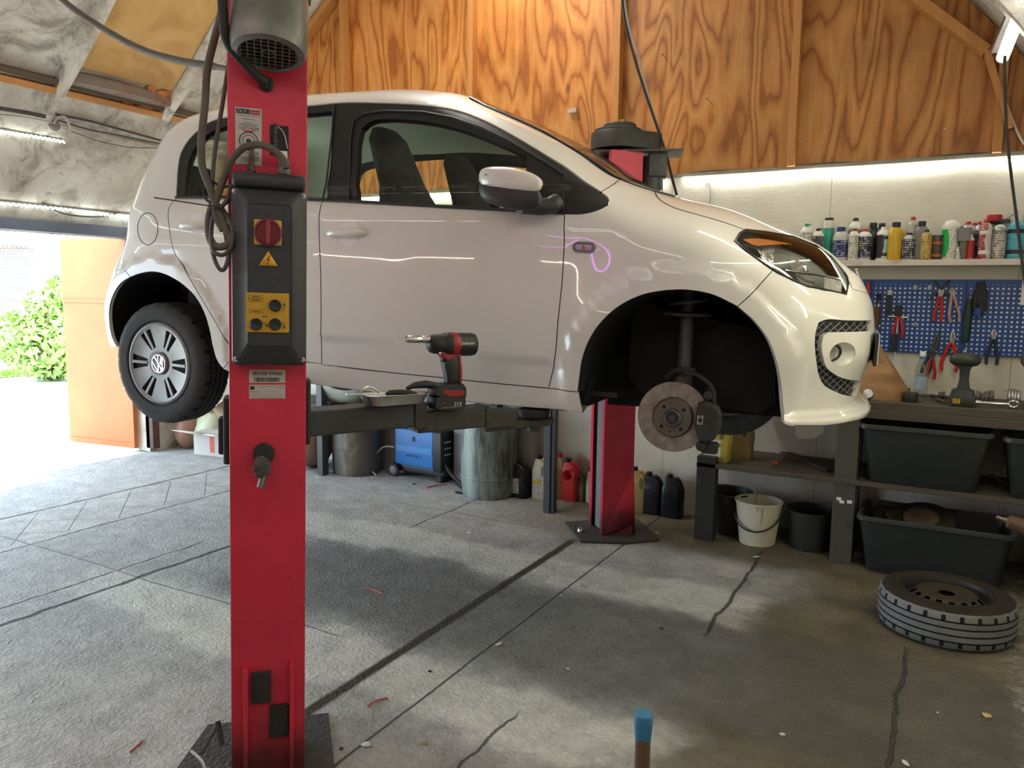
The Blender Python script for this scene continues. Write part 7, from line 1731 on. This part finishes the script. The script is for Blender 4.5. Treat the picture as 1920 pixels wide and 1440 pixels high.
# ---- bins
binm = mat('bin_dark_plastic', (.022, .026, .026), .38, col2=(.032, .036, .035), scale=6)
def bin_(name, label, x0, x1, y0, y1, z0, h, taper=.05, rz=0):
    o = empty(name, ((x0+x1)/2, (y0+y1)/2, z0+.0005), rz, label, 'storage bin', 'black plastic storage bins'); hx_, hy_ = (x1-x0)/2, (y1-y0)/2
    b = MB(); R = []
    for kx, z in ((-taper, 0), (-taper+.003, .004), (-.004, h-.03), (.0, h-.028), (.004, h-.006), (.0, h), (-.010, h), (-.014, h-.03), (-taper-.004, .012)):
        R.append([(x, y, z) for x, y in rr_(hx_+kx, hy_+kx, .05)])
    b.rings(R, True, True); b.build('tub', binm, o)
    b = MB(); R = [[(x, y, z) for x, y in rr_(hx_+k, hy_+k, .05)] for k, z in ((.004, h-.022), (.012, h-.020), (.012, h-.002), (.006, h+.002), (-.006, h+.002), (-.008, h-.004))]; b.rings(R, False, False); b.build('rim', mat('bin_rim', (.045, .050, .048), .3), o)
    return o
bx0, bx1 = on(1612, 850, 1, 4.60)[0], on(1862, 850, 1, 4.60)[0]
hb1 = on(1735, 805, 1, 4.58)[2]-ZS
bin_('storage_bin', 'black plastic bin on the lower bench shelf, empty front facing out', bx0, bx1-.01, 4.57, 4.97, ZS, hb1)
bin_('storage_bin', 'black plastic bin at the right picture edge on the lower bench shelf', bx1+.05, bx1+.75, 4.57, 4.97, ZS, hb1-.01)
fb = on(1740, 1078, 2, 0)
b0, b1 = on(1618, 1062, 2, 0), on(1858, 1087, 2, 0)
binf = bin_('storage_bin', 'black plastic bin on the floor under the bench, brake discs inside', b0[0]-.03, b0[0]+.69, 4.50, 4.92, 0, on(1740, 985, 1, 4.50)[2], rz=0.0)
bin_('storage_bin', 'black plastic bin at the right picture edge on the floor, shock absorber on top', b0[0]+.76, b0[0]+1.3, 4.42, 4.85, 0, .30)
def disc_(label, c, r, rot):
    o = empty('brake_disc', c, label=label, cat='brake disc', group='old brake discs in the bin', rot=rot)
    b = MB(); b.lathe([(r*.55, 0), (r, 0), (r, .012), (r*.55, .012)], 40); b.build('friction_ring', mat('rusty_disc', (.07, .06, .045), .45, .6, col2=(.11, .085, .055), scale=12), o); b = MB(); b.lathe([(r*.56, .0), (r*.54, .035), (r*.5, .04), (r*.26, .04), (r*.25, .03)], 32); b.build('disc_hat', mat('rust_red', (.10, .055, .03), .7, col2=(.06, .04, .03), scale=20), o)
cx_ = b0[0]
hbf = on(1740, 985, 1, 4.50)[2]
disc_('rusty brake disc lying on top in the floor bin', (cx_+.27, 4.72, hbf-.045), .165, (math.radians(24), math.radians(-6), 0)); disc_('second rusty brake disc half under the first in the floor bin', (cx_+.15, 4.78, hbf-.075), .13, (math.radians(18), math.radians(10), 0))
disc_('brake disc edge at the right inside the floor bin', (cx_+.50, 4.68, hbf-.11), .14, (math.radians(10), math.radians(6), 0))
sa = empty('shock_absorber', label='rusty shock absorber lying on the floor bin at the right picture edge', cat='car part')
p, q = on(1868, 969, 1, 4.40), on(1925, 990, 1, 4.40); zz_ = .31
d = q-p; b = MB(); b.tube([p, p+d*.25], .010, 10); b.tube([p+d*.25, p+d*.34], [.016, .016], 10); b.build('rod', mat('rod_brass', (.30, .22, .14), .35, .8), sa); b = MB(); b.tube([p+d*.34, p+d*.42, p+d*.8, q+d*.6], [.020, .034, .038, .038], 16); b.build('damper_tube', mat('rusty_tube', (.17, .10, .06), .6, .4, col2=(.09, .06, .04), scale=16), sa)
b = MB(); q1, q2 = on(1855, 890, 2, ZS), on(1888, 912, 2, ZS); b.bar(q1+np.array([0, 0, .006]), q2+np.array([0, 0, .006]), .022, .006); tag(b.build('flat_bar', mat('bar_steel', (.20, .18, .13), .5, .5)), 'flat steel bar lying on the lower shelf between the bins', 'bar')
b = MB(); q1 = on(1454, 869, 2, ZS); b.lathe([(.001, 0), (.022, .002), (.018, .012), (.001, .014)], 9, Matrix.Translation(tuple(q1))); tag(b.build('red_cap', red_handle), 'crumpled red cap on the lower shelf', 'cap')
b = MB(); q1, q2 = on(1470, 850, 2, ZS), on(1556, 884, 2, ZS); b.bar(q1+np.array([0, 0, .008]), q2+np.array([0, 0, .008]), .05, .012); tag(b.build('floor_board_offcut', wood_dk), 'dark slat lying across the lower shelf behind the leg', 'slat')
# yellow canisters on the lower shelf
def jug(label, pos, w, d, h, m, capm=None, rz=0.0, lab=None, labt=None, group='oil canisters', name='oil_canister', hole=True):
    o = empty(name, (pos[0], pos[1], pos[2]+.0005), rz, label, 'canister', group); hx_, hy_ = w/2, d/2
    b = MB(); R = []
    for k, z, dx in ((.90, 0, 0), (1, .012, 0), (1, h*.60, 0), (.96, h*.68, 0), (.70, h*.84, -.06), (.42, h*.90, -.16), (.38, h*.91, -.18)):
        R.append([(x*1.0+dx*w, y, z) for x, y in rr_(hx_*k, hy_*(k if k > .9 else max(k, .6)), min(hx_, hy_)*.45*k)])
    b.rings(R, True, True); b.build('body', m, o)
    if hole:
        b = MB(); b.tube(bez([(-.05*w, 0, h*.88), (.16*w, 0, h*.90), (.36*w, 0, h*.80), (.47*w, 0, h*.58), (.46*w, 0, h*.40)], 5), [.012]*5+[.014]*16, 10); b.build('handle', m, o)
        b = MB(); b.rings([[(.24*w+.10*w*math.cos(a), y, h*.66+.13*h*math.sin(a)) for a in np.linspace(0, 2*PI, 20, endpoint=False)] for y in (-hy_*1.01, -hy_*.98)], True, True); b.build('grip_recess', mat('recess_'+m.name, tuple(c*.35 for c in m.node_tree.nodes['Principled BSDF'].inputs['Base Color'].default_value[:3]), .6), o)
    if capm: b = MB(); b.lathe([(.020, h*.905), (.021, h*.92), (.021, h-.003), (.018, h)], 18, T(-.18*w, 0, 0)); b.build('cap', capm, o)
    if lab: 
        b = MB(); b.rbox((-.08*w, -hy_*1.0, h*.32), (w*.62, .003, h*.40), .006, ax=1); lo_ = b.build('label_sleeve', lab, o)
        if labt: b = MB(); b.box((-.08*w, -hy_*1.0-.002, h*.40), (w*.60, .001, h*.09)); b.build('printed_band', labt, o)
    return o
yj = mat('canister_yellow', (.50, .42, .08), .4, col2=(.42, .34, .06), scale=10)
qy = on(1355, 855, 2, ZS); jug('yellow oil canister with a green label on the lower shelf beside the brake caliper', (qy[0], 4.70, ZS), .17, .10, .27, yj, K_, lab=W_, labt=G_); jug('second yellow canister hidden behind the first on the lower shelf', (qy[0]+.10, 4.86, ZS), .17, .10, .27, mat('canister_ochre', (.22, .16, .06), .5), K_)
# ================================================================== THINGS ALONG THE BACK WALL
blk_c = mat('canister_black', (.010, .013, .016), .35); gold_c = mat('canister_gold', (.40, .30, .12), .4, col2=(.30, .20, .07), scale=12); cream_c = mat('canister_cream', (.52, .47, .32), .45)
def jp(px0, px1, ybot, ytop, y=None):
    c = on((px0+px1)/2, ybot, 2, 0); w = on(px1, ybot, 1, c[1])[0]-on(px0, ybot, 1, c[1])[0]; h = on((px0+px1)/2, ytop, 1, c[1])[2]; return c, w, h
for lab_, a, c_, yb, yt, m, cp, lb, lt, nm in (
    ('large black canister with a pale label beside the pale barrel', 940, 985, 933, 862, blk_c, blk_c, Lg, None, 'oil_canister'),
    ('cream and gold oil canister with a yellow label, left of the rack leg', 994, 1024, 938, 856, cream_c, K_, Lg, Y_, 'oil_canister'),
    ('golden brown bottle just right of the rack leg', 1038, 1050, 938, 852, gold_c, R_, None, None, 'oil_canister'),
    ('small brown bottle in front of the red canister', 1070, 1094, 940, 884, mat('canister_umber', (.16, .12, .07), .5, col2=(.09, .06, .03), scale=20), K_, None, None, 'oil_canister'),
    ('cream canister partly behind the far lift post', 1096, 1120, 944, 880, cream_c, K_, None, None, 'oil_canister'),
    ('crumpled golden canister right of the far lift post', 1172, 1206, 962, 878, gold_c, K_, None, None, 'oil_canister'),
    ('black canister, left of the two behind the disc', 1197, 1236, 965, 888, blk_c, blk_c, None, None, 'oil_canister'),
    ('black canister, right of the two beside the bench leg', 1236, 1274, 972, 892, blk_c, blk_c, None, None, 'oil_canister')):
    c, w, h = jp(a, c_, yb, yt); jug(lab_, (c[0], min(c[1]+.06, 5.06), 0), max(w, .06), min(.13, max(w, .06)*.8), h, m, cp, lab=lb, labt=lt, rz=random.uniform(-.15, .15), hole=w > .10)
c, w, h = jp(1048, 1078, 940, 862); rc = jug('red canister with a black cap and a red funnel on its neck', (c[0], min(c[1]+.06, 5.05), 0), w, .10, h, mat('canister_red', (.50, .025, .02), .4), K_, lab=None)
fn = empty('funnel', (c[0]+.02, c[1]-.02, h*.62), label='red plastic funnel hooked on the red canister', cat='funnel', rot=(math.radians(65), 0, .2)); b = MB(); b.lathe([(.045, .03), (.04, .025), (.012, -.02), (.008, -.05)], 20, cap=False); b.build('cone', mat('canister_red', (.5, .025, .02)), fn, solid=.002)
# pale stained barrel
g = NB('stained_barrel')
st = g.ramp(g.noise(2.6, 6, .7, stretch=(2.2, 2.2, .35)), [(.40, (.36, .42, .39)), (.52, (.22, .26, .24)), (.62, (.05, .055, .05))]); g.out(st, .4)
c, w, h = jp(864, 962, 928, 790); c2 = (c[0]-.005, 4.86)
o = empty('plastic_barrel', (c2[0], c2[1], 0.0005), label='pale green plastic barrel streaked with oil, beside the blue welder', cat='barrel'); b = MB(); r = .205
b.lathe([(r*.90, 0), (r*.95, .015), (r, .10), (r*1.01, .30), (r, .50), (r*.98, .56), (r*.90, .62), (r*.70, .66), (.001, .67)], 36); b.build('body', g.m, o)
b = MB(); b.lathe([(r*1.01, .145), (r*1.025, .150), (r*1.01, .155)], 36, cap=False); b.build('hoop', g.m, o); b = MB(); b.lathe([(.03, .66), (.03, .69), (.026, .695)], 16, T(.08, 0, 0)); b.build('bung', black_pl, o)
b = MB(); b.rbox((c[0]+.20, 5.07, .52), (.16, .10, 1.04), .01); tag(b.build('grey_panel', mat('panel_grey', (.33, .34, .34), .5)), 'tall pale grey panel behind the stained barrel', 'panel')
b = MB(); b.rbox((c[0]-.27, 5.08, .60), (.36, .06, 1.2), .01); tag(b.build('grey_panel', MATS['panel_grey']), 'tall blue grey panel behind the welder', 'panel')
# dark steel drum, left
g = NB('rusty_drum'); st = g.ramp(g.noise(2.4, 6, .7, stretch=(1.6, 1.6, .3), dist=.5), [(.3, (.05, .065, .07)), (.45, (.10, .12, .125)), (.58, (.16, .13, .09)), (.7, (.30, .29, .25))]); g.out(st, .5)
c = on(672, 885, 2, 0); o = empty('oil_drum', (c[0]-.02, 4.90, .0005), label='dark stained drum behind the left rack leg', cat='drum'); b = MB(); b.lathe([(.19, 0), (.195, .01), (.205, .22), (.21, .225), (.205, .23), (.205, .45), (.21, .455), (.205, .46), (.205, .52), (.19, .53)], 32); b.build('body', g.m, o)
b = MB(); c = on(712, 870, 1, 5.06); b.box((c[0]+.02, 5.08, .45), (.16, .03, .9)); sg_ = b.build('paper_sheet', mat('sheet_grey', (.32, .31, .29), .6)); tag(sg_, 'pale sheet with a red number leaning on the wall left of the welder', 'sheet')
text('34', 'lettering', .05, red_handle, sg_, T(on(705, 838, 1, 5.06)[0], 5.063, on(705, 838, 1, 5.06)[2]) @ FACE, .0005)
b = MB(); c = on(748, 870, 1, 5.1); b.box((c[0], 5.10, .5), (.14, .06, 1.0)); tag(b.build('beige_board', mat('board_beige', (.33, .29, .22), .7)), 'beige board standing behind the welder hose', 'board')
# blue welder on wheels
we = empty('welding_machine', label='blue welding machine with black front panel and small rear wheel', cat='welder')
pA, pB = on(737, 893, 2, 0), on(812, 906, 2, 0); dw_ = pB-pA; Lw = np.linalg.norm(dw_[:2]); aw = math.atan2(dw_[1], dw_[0])
we.matrix_world = Matrix.Translation((pA[0]-.02, pA[1]+.03, .0005)) @ Matrix.Rotation(aw, 4, 'Z')
def wl2(x, y):
    N = np.array([-dw_[1], dw_[0], 0.]); q = hit(x, y, pA+np.array([0, .03, 0]), N); d = q-pA; return float(d[0]*math.cos(aw)+d[1]*math.sin(aw))+.02, float(q[2])
P = [wl2(*p) for p in ((741, 814), (736, 866), (806, 894), (812, 828))]
x_l, x_r = P[0][0], P[3][0]; zt1 = P[0][1]; zb1 = P[1][1]
blue = mat('welder_blue', (.03, .17, .52), .4, col2=(.04, .21, .60), scale=5)
wd2 = .24; x_r = max(x_r, x_l+.36)
b = MB(); b.rbox(((x_l+x_r)/2, wd2/2, (.10+.40)/2), (x_r-x_l, wd2, .30), .012, ax=0); cs = b.build('case', blue, we)
b = MB(); b.box(((x_l+x_r)/2, -.001, .24), (x_r-x_l-.02, .004, .05)); b.build('embossed_band', mat('welder_light', (.08, .28, .66), .4), cs)
text('WELDER 200 -A', 'lettering', .022, ink, cs, T((x_l+x_r)/2, -.004, .185) @ FACE, .0004)
b = MB(); b.box(((x_l+x_r)/2+.0, -.003, .325), (.026, .002, .040)); b.build('badge', ink, cs)
b = MB(); b.rbox((x_r+.045, wd2/2, .245), (.09, wd2+.02, .33), .02, ax=0); fr_ = b.build('front_panel', black_pl, we)
b = MB()
for k in range(9): b.lathe([(.008, 0), (.006, .006)], 8, T(x_r+.092, .04+.03*(k % 3), .22+.05*(k//3)) @ RY(90))
b.build('dial', MATS['print_white'], fr_)
b = MB(); b.rbox(((x_l+x_r)/2+.03, wd2/2, .075), (x_r-x_l+.14, wd2*.9, .06), .01, ax=0); b.rbox((x_r+.06, wd2/2, .03), (.05, wd2, .06), .01); b.build('base_frame', black_pl, we)
for y in (-.02, wd2+.02):
    b = MB(); b.lathe([(.001, -.012), (.05, -.012), (.055, -.008), (.055, .008), (.05, .012), (.001, .012)], 24, T(.02, y, .055) @ RX(90)); wh = b.build('wheel', black_rub, we); b = MB(); b.lathe([(.034, .013), (.030, .016), (.012, .016), (.001, .02)], 18, T(.02, y, .055) @ RX(90)); b.build('wheel_hub', mat('hub_grey', (.2, .2, .2), .5), wh)
b = MB(); b.tube(bez([(x_l, -.01, .24), (x_l-.10, -.03, .23), (x_l-.18, -.05, .14), (x_l-.19, -.08, .05), (x_l-.10, -.12, .01)], 6), .007, 8); b.build('gas_hose', mat('hose_beige', (.42, .38, .33), .5), we)
b = MB(); b.tube(bez([(x_r+.09, .04, .14), (x_r+.2, .0, .07), (x_r+.34, -.05, .03)], 6), .014, 8); b.build('torch_cable', black_rub, we)
b = MB(); b.box((x_r-.04, .12, .415), (.14, .10, .012)); b.tube([(x_r-.10, .06, .41), (x_r+.02, .1, .47)], .012, 8); b.lathe([(.05, 0), (.06, .05)], 18, T(x_r+.02, .14, .41)); tag(b.build('welding_mask', dark_steel, None), None); MASK = bpy.data.objects['welding_mask']; MASK.matrix_world = we.matrix_world.copy(); tag(MASK, 'folded dark bracket and lamp lying on top of the blue welder', 'lamp')
# white and blue bags on the left, behind the rack leg
wb_ = mat('bag_white', (.66, .67, .60), .5, col2=(.50, .52, .46), scale=7, bump=.8, bscale=11)
def lump(name, label, cat, c, r, m, seed, sq=(1, 1, 1), kind=None):
    rg = random.Random(seed); b = MB(); R = []
    for i in range(9):
        ph = -PI/2+PI*i/8; R.append([(c[0]+r*sq[0]*math.cos(ph)*math.cos(a)*(1+rg.uniform(-.13, .13)), c[1]+r*sq[1]*math.cos(ph)*math.sin(a)*(1+rg.uniform(-.13, .13)), c[2]+r*sq[2]*math.sin(ph)*(1+rg.uniform(-.05, .05))) for a in np.linspace(0, 2*PI, 16, endpoint=False)])
    b.rings(R, True, True); return tag(b.build(name, m), label, cat)
q = on(645, 745, 1, 4.85)
lump('plastic_sack', 'white plastic sack piled up behind the lift arm and rack leg', 'sack', (q[0]-.02, 4.86, .82), .34, wb_, 3, (1.1, .7, .75)); q = on(600, 740, 1, 4.85)
lump('plastic_sack', 'blue and white plastic sack left of the rack leg', 'sack', (q[0]-.10, 4.86, .86), .20, mat('bag_blue', (.22, .42, .62), .5, col2=(.55, .62, .66), scale=8, bump=.8, bscale=11), 4, (1, .8, .9))
b = MB(); b.box((-4.45+3.35, 4.90-4.85, .56), (1.1, .42, .03)); b.build('rack_shelf', wood_dk, rk)
if 0:  b.box((-4.9, 4.72, .28), (.04, .04, .55)); b.box((-3.99, 4.72, .28), (.04, .04, .55)); b.box((-4.9, 5.08, .28), (.04, .04, .55)); b.box((-3.99, 5.08, .28), (.04, .04, .55)); tag(b.build('low_table', wood_dk), 'x', 'x')
q = on(690, 735, 1, 4.80); b = MB(); b.rbox((q[0]+.10, 4.92, 1.00), (.42, .20, .30), .03); tag(b.build('fabric_tool_bag', mat('bag_dark', (.03, .032, .03), .7, col2=(.07, .07, .06), scale=30)), 'dark fabric bag behind the tray, under the car sill', 'bag')
lump('plastic_sack', 'clear bag of green and red rubbish at the left foot of the rack', 'sack', (on(592, 850, 1, 4.85)[0]-.02, 4.84, .24), .25, mat('rubbish', (.14, .16, .09), .5, col2=(.36, .10, .08), scale=18, amt=.9), 6, (.75, .8, .95))
# cardboard boxes behind the rear wheel
card = mat('cardboard', (.50, .37, .25), .75, col2=(.44, .31, .2), scale=8); cardw = mat('cardboard_white', (.58, .53, .50), .7, col2=(.50, .45, .42), scale=6)
c = on(395, 855, 2, 0); o = empty('cardboard_box', (c[0], c[1]+.12, .0005), math.radians(6), 'open white cardboard box with a red mark on the floor behind the rear wheel', 'box')
b = MB(); b.box((0, 0, .105), (.40, .26, .21)); b.build('carton', cardw, o, bevel=.003)
for p in ([(-.20, -.13, .21), (.06, -.13, .21), (.0, -.30, .23), (-.30, -.28, .24)], [(-.2, .13, .21), (.2, .13, .21), (.18, .22, .30), (-.22, .20, .32)], [(.06, -.13, .21), (.2, -.13, .21), (.24, -.24, .2), (.05, -.26, .23)]):
    b = MB(); b.add(p, [(0, 1, 2, 3)]); b.build('flap', cardw, o, solid=.004)
b = MB(); b.box((.02, -.131, .11), (.05, .002, .15)); b.build('red_mark', mat('mark_red', (.62, .12, .08), .6), o)
o = empty('cardboard_box', (c[0]+.14, c[1]+.30, .33), 0, 'tilted brown cardboard box stacked behind the white one', 'box', rot=(math.radians(10), math.radians(-24), .3)); b = MB(); b.box((0, 0, .12), (.36, .26, .24)); b.build('carton', card, o, bevel=.003)
b = MB(); b.add([(-.18, -.13, .24), (.18, -.13, .24), (.16, -.28, .26), (-.2, -.28, .2)], [(0, 1, 2, 3)]); b.build('flap', card, o, solid=.004)
lump('plastic_sack', 'pale green plastic bag beside the door jamb', 'sack', (-6.02, 4.92, .17), .20, mat('bag_green', (.50, .54, .34), .5, col2=(.60, .62, .46), scale=6, bump=.6, bscale=10), 12, (.9, .7, .85)); lump('rubbish_bag', 'dark rubbish bag squeezed at the foot of the door jamb', 'sack', (-6.18, 4.78, .16), .14, MATS['rubbish'], 13, (.8, .7, 1.1))
b = MB(); b.box((c[0]+.14, c[1]+.32, .16), (.40, .20, .32)); tag(b.build('cardboard_carton', card), 'closed cardboard carton under the tilted brown box', 'box')
# ================================================================== ON THE FLOOR, FRONT RIGHT
def bucket(label, px, py, r0, r1, h, m, y=None, rim=None, bail=True):
    c = on(px, py, 2, 0); o = empty('bucket', (c[0], y or c[1]+r0, .0005), label=label, cat='bucket', group='buckets under the bench')
    b = MB(); b.lathe([(r0*.96, 0), (r0, .004), (r1, h-.012), (r1+.006, h-.010), (r1+.007, h), (r1-.004, h), (r1-.006, h-.012), (r0-.004, .008), (.001, .008)], 36); b.build('pail', m, o)
    if bail: b = MB(); b.tube([((r1+.004)*math.cos(a), -(r1+.006)*math.sin(a)*(1), h*.80-.11*math.sin(a)*1.0) for a in np.linspace(0, PI, 24)], .006, 6); b.build('handle', black_pl, o)
    return o
g = NB('grubby_white_bucket'); dr_ = g.ramp(g.noise(14, 5, .7, stretch=(1.5, 1.5, .12)), [(.60, 0.0), (.68, 1.0)]); c = g.mix(g.math('MULTIPLY', dr_, .6), (.60, .56, .44), (.12, .09, .06)); g.out(c, .45)
bucket('dirty white bucket with a dark handle under the bench', 1412, 1026, .105, .135, .268, g.m)
bucket('black bucket behind the white bucket, by the bench leg', 1360, 995, .12, .15, .26, black_pl, y=5.0-.10, bail=False)
bucket('black bucket right of the white bucket', 1512, 1035, .115, .145, .235, black_pl, y=4.82, bail=False)
# spare wheel lying flat
tm = mat('tread_grey', (.20, .20, .195), .8, col2=(.10, .098, .09), scale=5, bump=.2)
tw = empty('spare_wheel', label='grey used wheel with a steel rim lying flat on the oily floor', cat='wheel')
tc_ = on(1783, 1150, 2, 0); 
tl_, tr_ = on(1650, 1120, 2, .09), on(1916, 1150, 2, .09); tc = (tl_+tr_)/2; tc[2] = 0
tw.location = (tc[0]-.015, tc[1]-.05, .089); tw.scale = (.965, .965, .965); tw.rotation_euler = (0, 0, .4)
RS = .290
o = tyre_mesh(RS, .180, .186, n=100).build('tyre', None or mat('tyre_side_brown', (.020, .0165, .012), .85, col2=(.032, .026, .019), scale=7, spec=.25), tw)
tyre_paint(o, RS, .090, tm)
rimm = mat('steel_rim_dark', (.028, .026, .022), .55, .2, col2=(.018, .016, .014), scale=9)
b = MB(); b.lathe([(.196, .080), (.192, .092), (.184, .089), (.178, .070), (.172, .055), (.168, .040)], 64, cap=False); b.build('rim', rimm, tw)
b = MB(); nA = 128; rad = [.168, .158, .128, .112, .060, .034]; zz = [.050, .058, .080, .084, .072, .076]; vs = [(r*math.cos(2*PI*k/nA), r*math.sin(2*PI*k/nA), z_) for r, z_ in zip(rad, zz) for k in range(nA)]; fs = []
for i in range(5):
    for k in range(nA):
        if i == 1 and (k % 8) in (1, 2, 3, 4): continue
        a, c = i*nA+k, i*nA+(k+1) % nA; fs.append((a, c, c+nA, a+nA))
b.add(vs, fs, smooth=True); b.build('wheel_disc', mat('wheel_disc_brown', (.055, .043, .028), .55, .2, col2=(.035, .028, .020), scale=8), tw)
b = MB(); b.lathe([(.17, -.05), (.001, -.05)], 40); b.build('rim_well', void, tw)
b = MB(); b.lathe([(.004, 0), (.004, .03), (.001, .032)], 8, T(.05, -.172, .06)); b.build('valve', steel, tw)
# blue-capped stake in the foreground
p0 = on(1207, 1442, 2, 0); st_ = empty('wooden_stake', (-.70, 1.28, 0), label='wooden stick with a blue painted tip standing in the foreground', cat='stick')
dpt = 1.75; tpt = at(1207, 1338, dpt); bpt = at(1207, 1381, dpt); st_.location = (tpt[0], tpt[1], 0); wS = 31/FPX*dpt
hz = tpt[2]
def sq(s, z, r=.25): return [(x, y, z) for x, y in rr_(s/2, s/2, s*r, 3)]
b = MB(); b.rings([sq(wS*.90, .0005), sq(wS*.92, hz-.055)], True, True); o = b.build('shaft', mat('stick_wood', (.12, .070, .040), .5, col2=(.19, .12, .055), scale=8, stretch=(6, 6, .6)), st_)
b = MB(); b.rings([sq(wS*.94, hz-.058), sq(wS*1.10, hz-.02), sq(wS*1.12, hz-.006), sq(wS*.98, hz), sq(wS*.2, hz+.001)], True, True); b.build('painted_tip', mat('tip_blue', (.035, .16, .32), .5, col2=(.06, .24, .42), scale=30, bump=.4), st_)
st_.rotation_euler = (0, 0, math.radians(20))
# black pegs and wire at the foot of the near post
pg = empty('bent_steel_rod', label='black bent rods sticking up from the base of the near post, left side', cat='rod')
f0 = on(405, 1400, 2, 0)
b = MB(); b.tube([at(408, 1352, 2.30), at(416, 1398, 2.28)], .008, 8); b.tube([at(406, 1365, 2.30), at(378, 1415, 2.22)], .004, 6); b.build('rod', black_rub, pg)
b = MB(); b.tube(bez([at(358, 1408, 2.2), at(370, 1418, 2.19), at(380, 1430, 2.18), at(384, 1442, 2.18)], 5), .004, 6); tag(b.build('white_wire', mat('wire_white', (.6, .65, .68), .4)), 'short white wire end beside the near post base', 'wire')
b = MB(); q = on(1078, 1000, 2, 0); b.tube([q, q+np.array([0, 0, .06])], .006, 8); tag(b.build('anchor_bolt', dark_steel), 'upright black anchor bolt at the far post base', 'bolt')
b = MB(); q = on(1088, 1000, 2, 0); b.lathe([(.02, 0), (.018, .02), (.008, .03)], 8, Matrix.Translation((q[0], q[1], 0.012))); tag(b.build('anchor_nut', steel), 'silver nut beside the far post base', 'nut')
# floor litter
def litter(nm, label, cat, px, py, s, m, seed=1, long=1.0, flat=.35):
    s = s*.75; c = on(px, py, 2, 0); rg = random.Random(seed); b = MB(); R = []
    a0 = rg.uniform(0, PI)
    for i in range(5):
        ph = -PI/2+PI*i/4; R.append([(s*long*math.cos(ph)*math.cos(a)*(1+rg.uniform(-.3, .3)), s*math.cos(ph)*math.sin(a)*(1+rg.uniform(-.3, .3)), s*flat*(math.sin(ph)+1)) for a in np.linspace(0, 2*PI, 6, endpoint=False)])
    b.rings(R, True, True, smooth=False); o = b.build(nm, m); o.location = (c[0], c[1], .0006); o.rotation_euler = (0, 0, a0); return tag(o, label, cat)
lw = mat('litter_white', (.62, .62, .60), .6); lr = mat('litter_red', (.52, .10, .09), .5); ly = mat('litter_leaf', (.55, .42, .15), .6); lk = mat('litter_dark', (.03, .028, .025), .7)
for k, (px, py, s, m, lb, lg, nm) in enumerate(((688, 1398, .018, lw, 'crumpled white paper near the front post base', 1.3, 'paper_scrap'), (640, 1405, .012, lk, 'dark nut near the front post base', 1, 'nut_lump'), (1645, 1070, .013, mat('litter_blue', (.5, .55, .75), .5), 'pale blue crumpled paper under the bench bin', 1, 'paper_scrap'),
    (1851, 1345, .022, ly, 'yellow leaf-shaped scrap at the right on the floor', 1.1, 'dry_leaf'), (1467, 1379, .014, lw, 'small white chip in the front right floor area', 1.2, 'chip'), (1758, 1337, .007, lw, 'tiny white crumb left of the yellow scrap', 1, 'chip'), (1089, 1098, .018, lw, 'white paint flake on the light band right of the groove', 1.5, 'flake'),
    (1052, 1117, .010, lw, 'small white flake left of the paint flake', 1, 'flake'), (935, 1209, .014, lw, 'white splinter in the middle of the dark floor', 2, 'splinter'), (1065, 1255, .010, lw, 'white crumb in front of the dark oil patch', 1, 'chip'), (697, 1075, .007, lw, 'little white stone left of the groove', 1, 'chip'),
    (795, 1394, .013, mat('litter_tan', (.3, .25, .15), .6), 'tan scrap near the bottom centre', 1.5, 'paper_scrap'), (806, 1260, .012, lk, 'dark nut on the light floor beside the groove', 1.1, 'nut_lump'), (1232, 1000, .014, lw, 'white scrap right of the far post base', 1.3, 'paper_scrap'), (776, 908, .016, mat('litter_grey', (.2, .2, .2), .6), 'grey lump by the welder wheel', 2, 'lump'),
    (905, 1345-10, .006, lw, 'tiny crumb in the front light band', 1, 'chip'), (1698, 1432, .012, lw, 'white sliver at the bottom right edge', 1.8, 'splinter'), (880, 1000, .016, lw, 'white flake beside the floor damage', 1.8, 'flake'), (1420, 1045, .012, lw, 'pale twig beside the white bucket', 3, 'splinter'), (860, 925, .03, dark_steel, 'heap of clamps and cables between welder and barrel', 1.4, 'clamp_heap'), (1240, 1180, .012, lk, 'dark screw on the oil patch', 1.6, 'screw_lump'))):
    litter(nm, lb, 'litter', px, py, s, m, k+3, lg)
for lb, pts in (('pink cable tie on the dark floor left of the groove', ((686, 1103), (700, 1106), (716, 1113))), ('pink bent cable tie in the foreground beside the groove', ((690, 1325), (700, 1316), (715, 1311), (728, 1309))), ('red cable tie at the bottom left of the post', ((244, 1410), (255, 1400), (268, 1389)))):
    b = MB(); b.tube(bez([on(x, y, 2, .004) for x, y in pts], 5), .0035, 6); tag(b.build('cable_tie', lr), lb, 'cable tie')
for lb, pts, r, m in (('black lead running along the floor from the welder', ((845, 893), (855, 905), (868, 918), (880, 930), (885, 928)), .007, black_rub), ('red thin lead on the floor by the welder clamps', ((800, 915), (815, 910), (838, 908)), .005, lr)):
    b = MB(); b.tube(bez([on(x, y, 2, .008) for x, y in pts], 5), r, 6); tag(b.build('floor_lead', m), lb, 'cable')
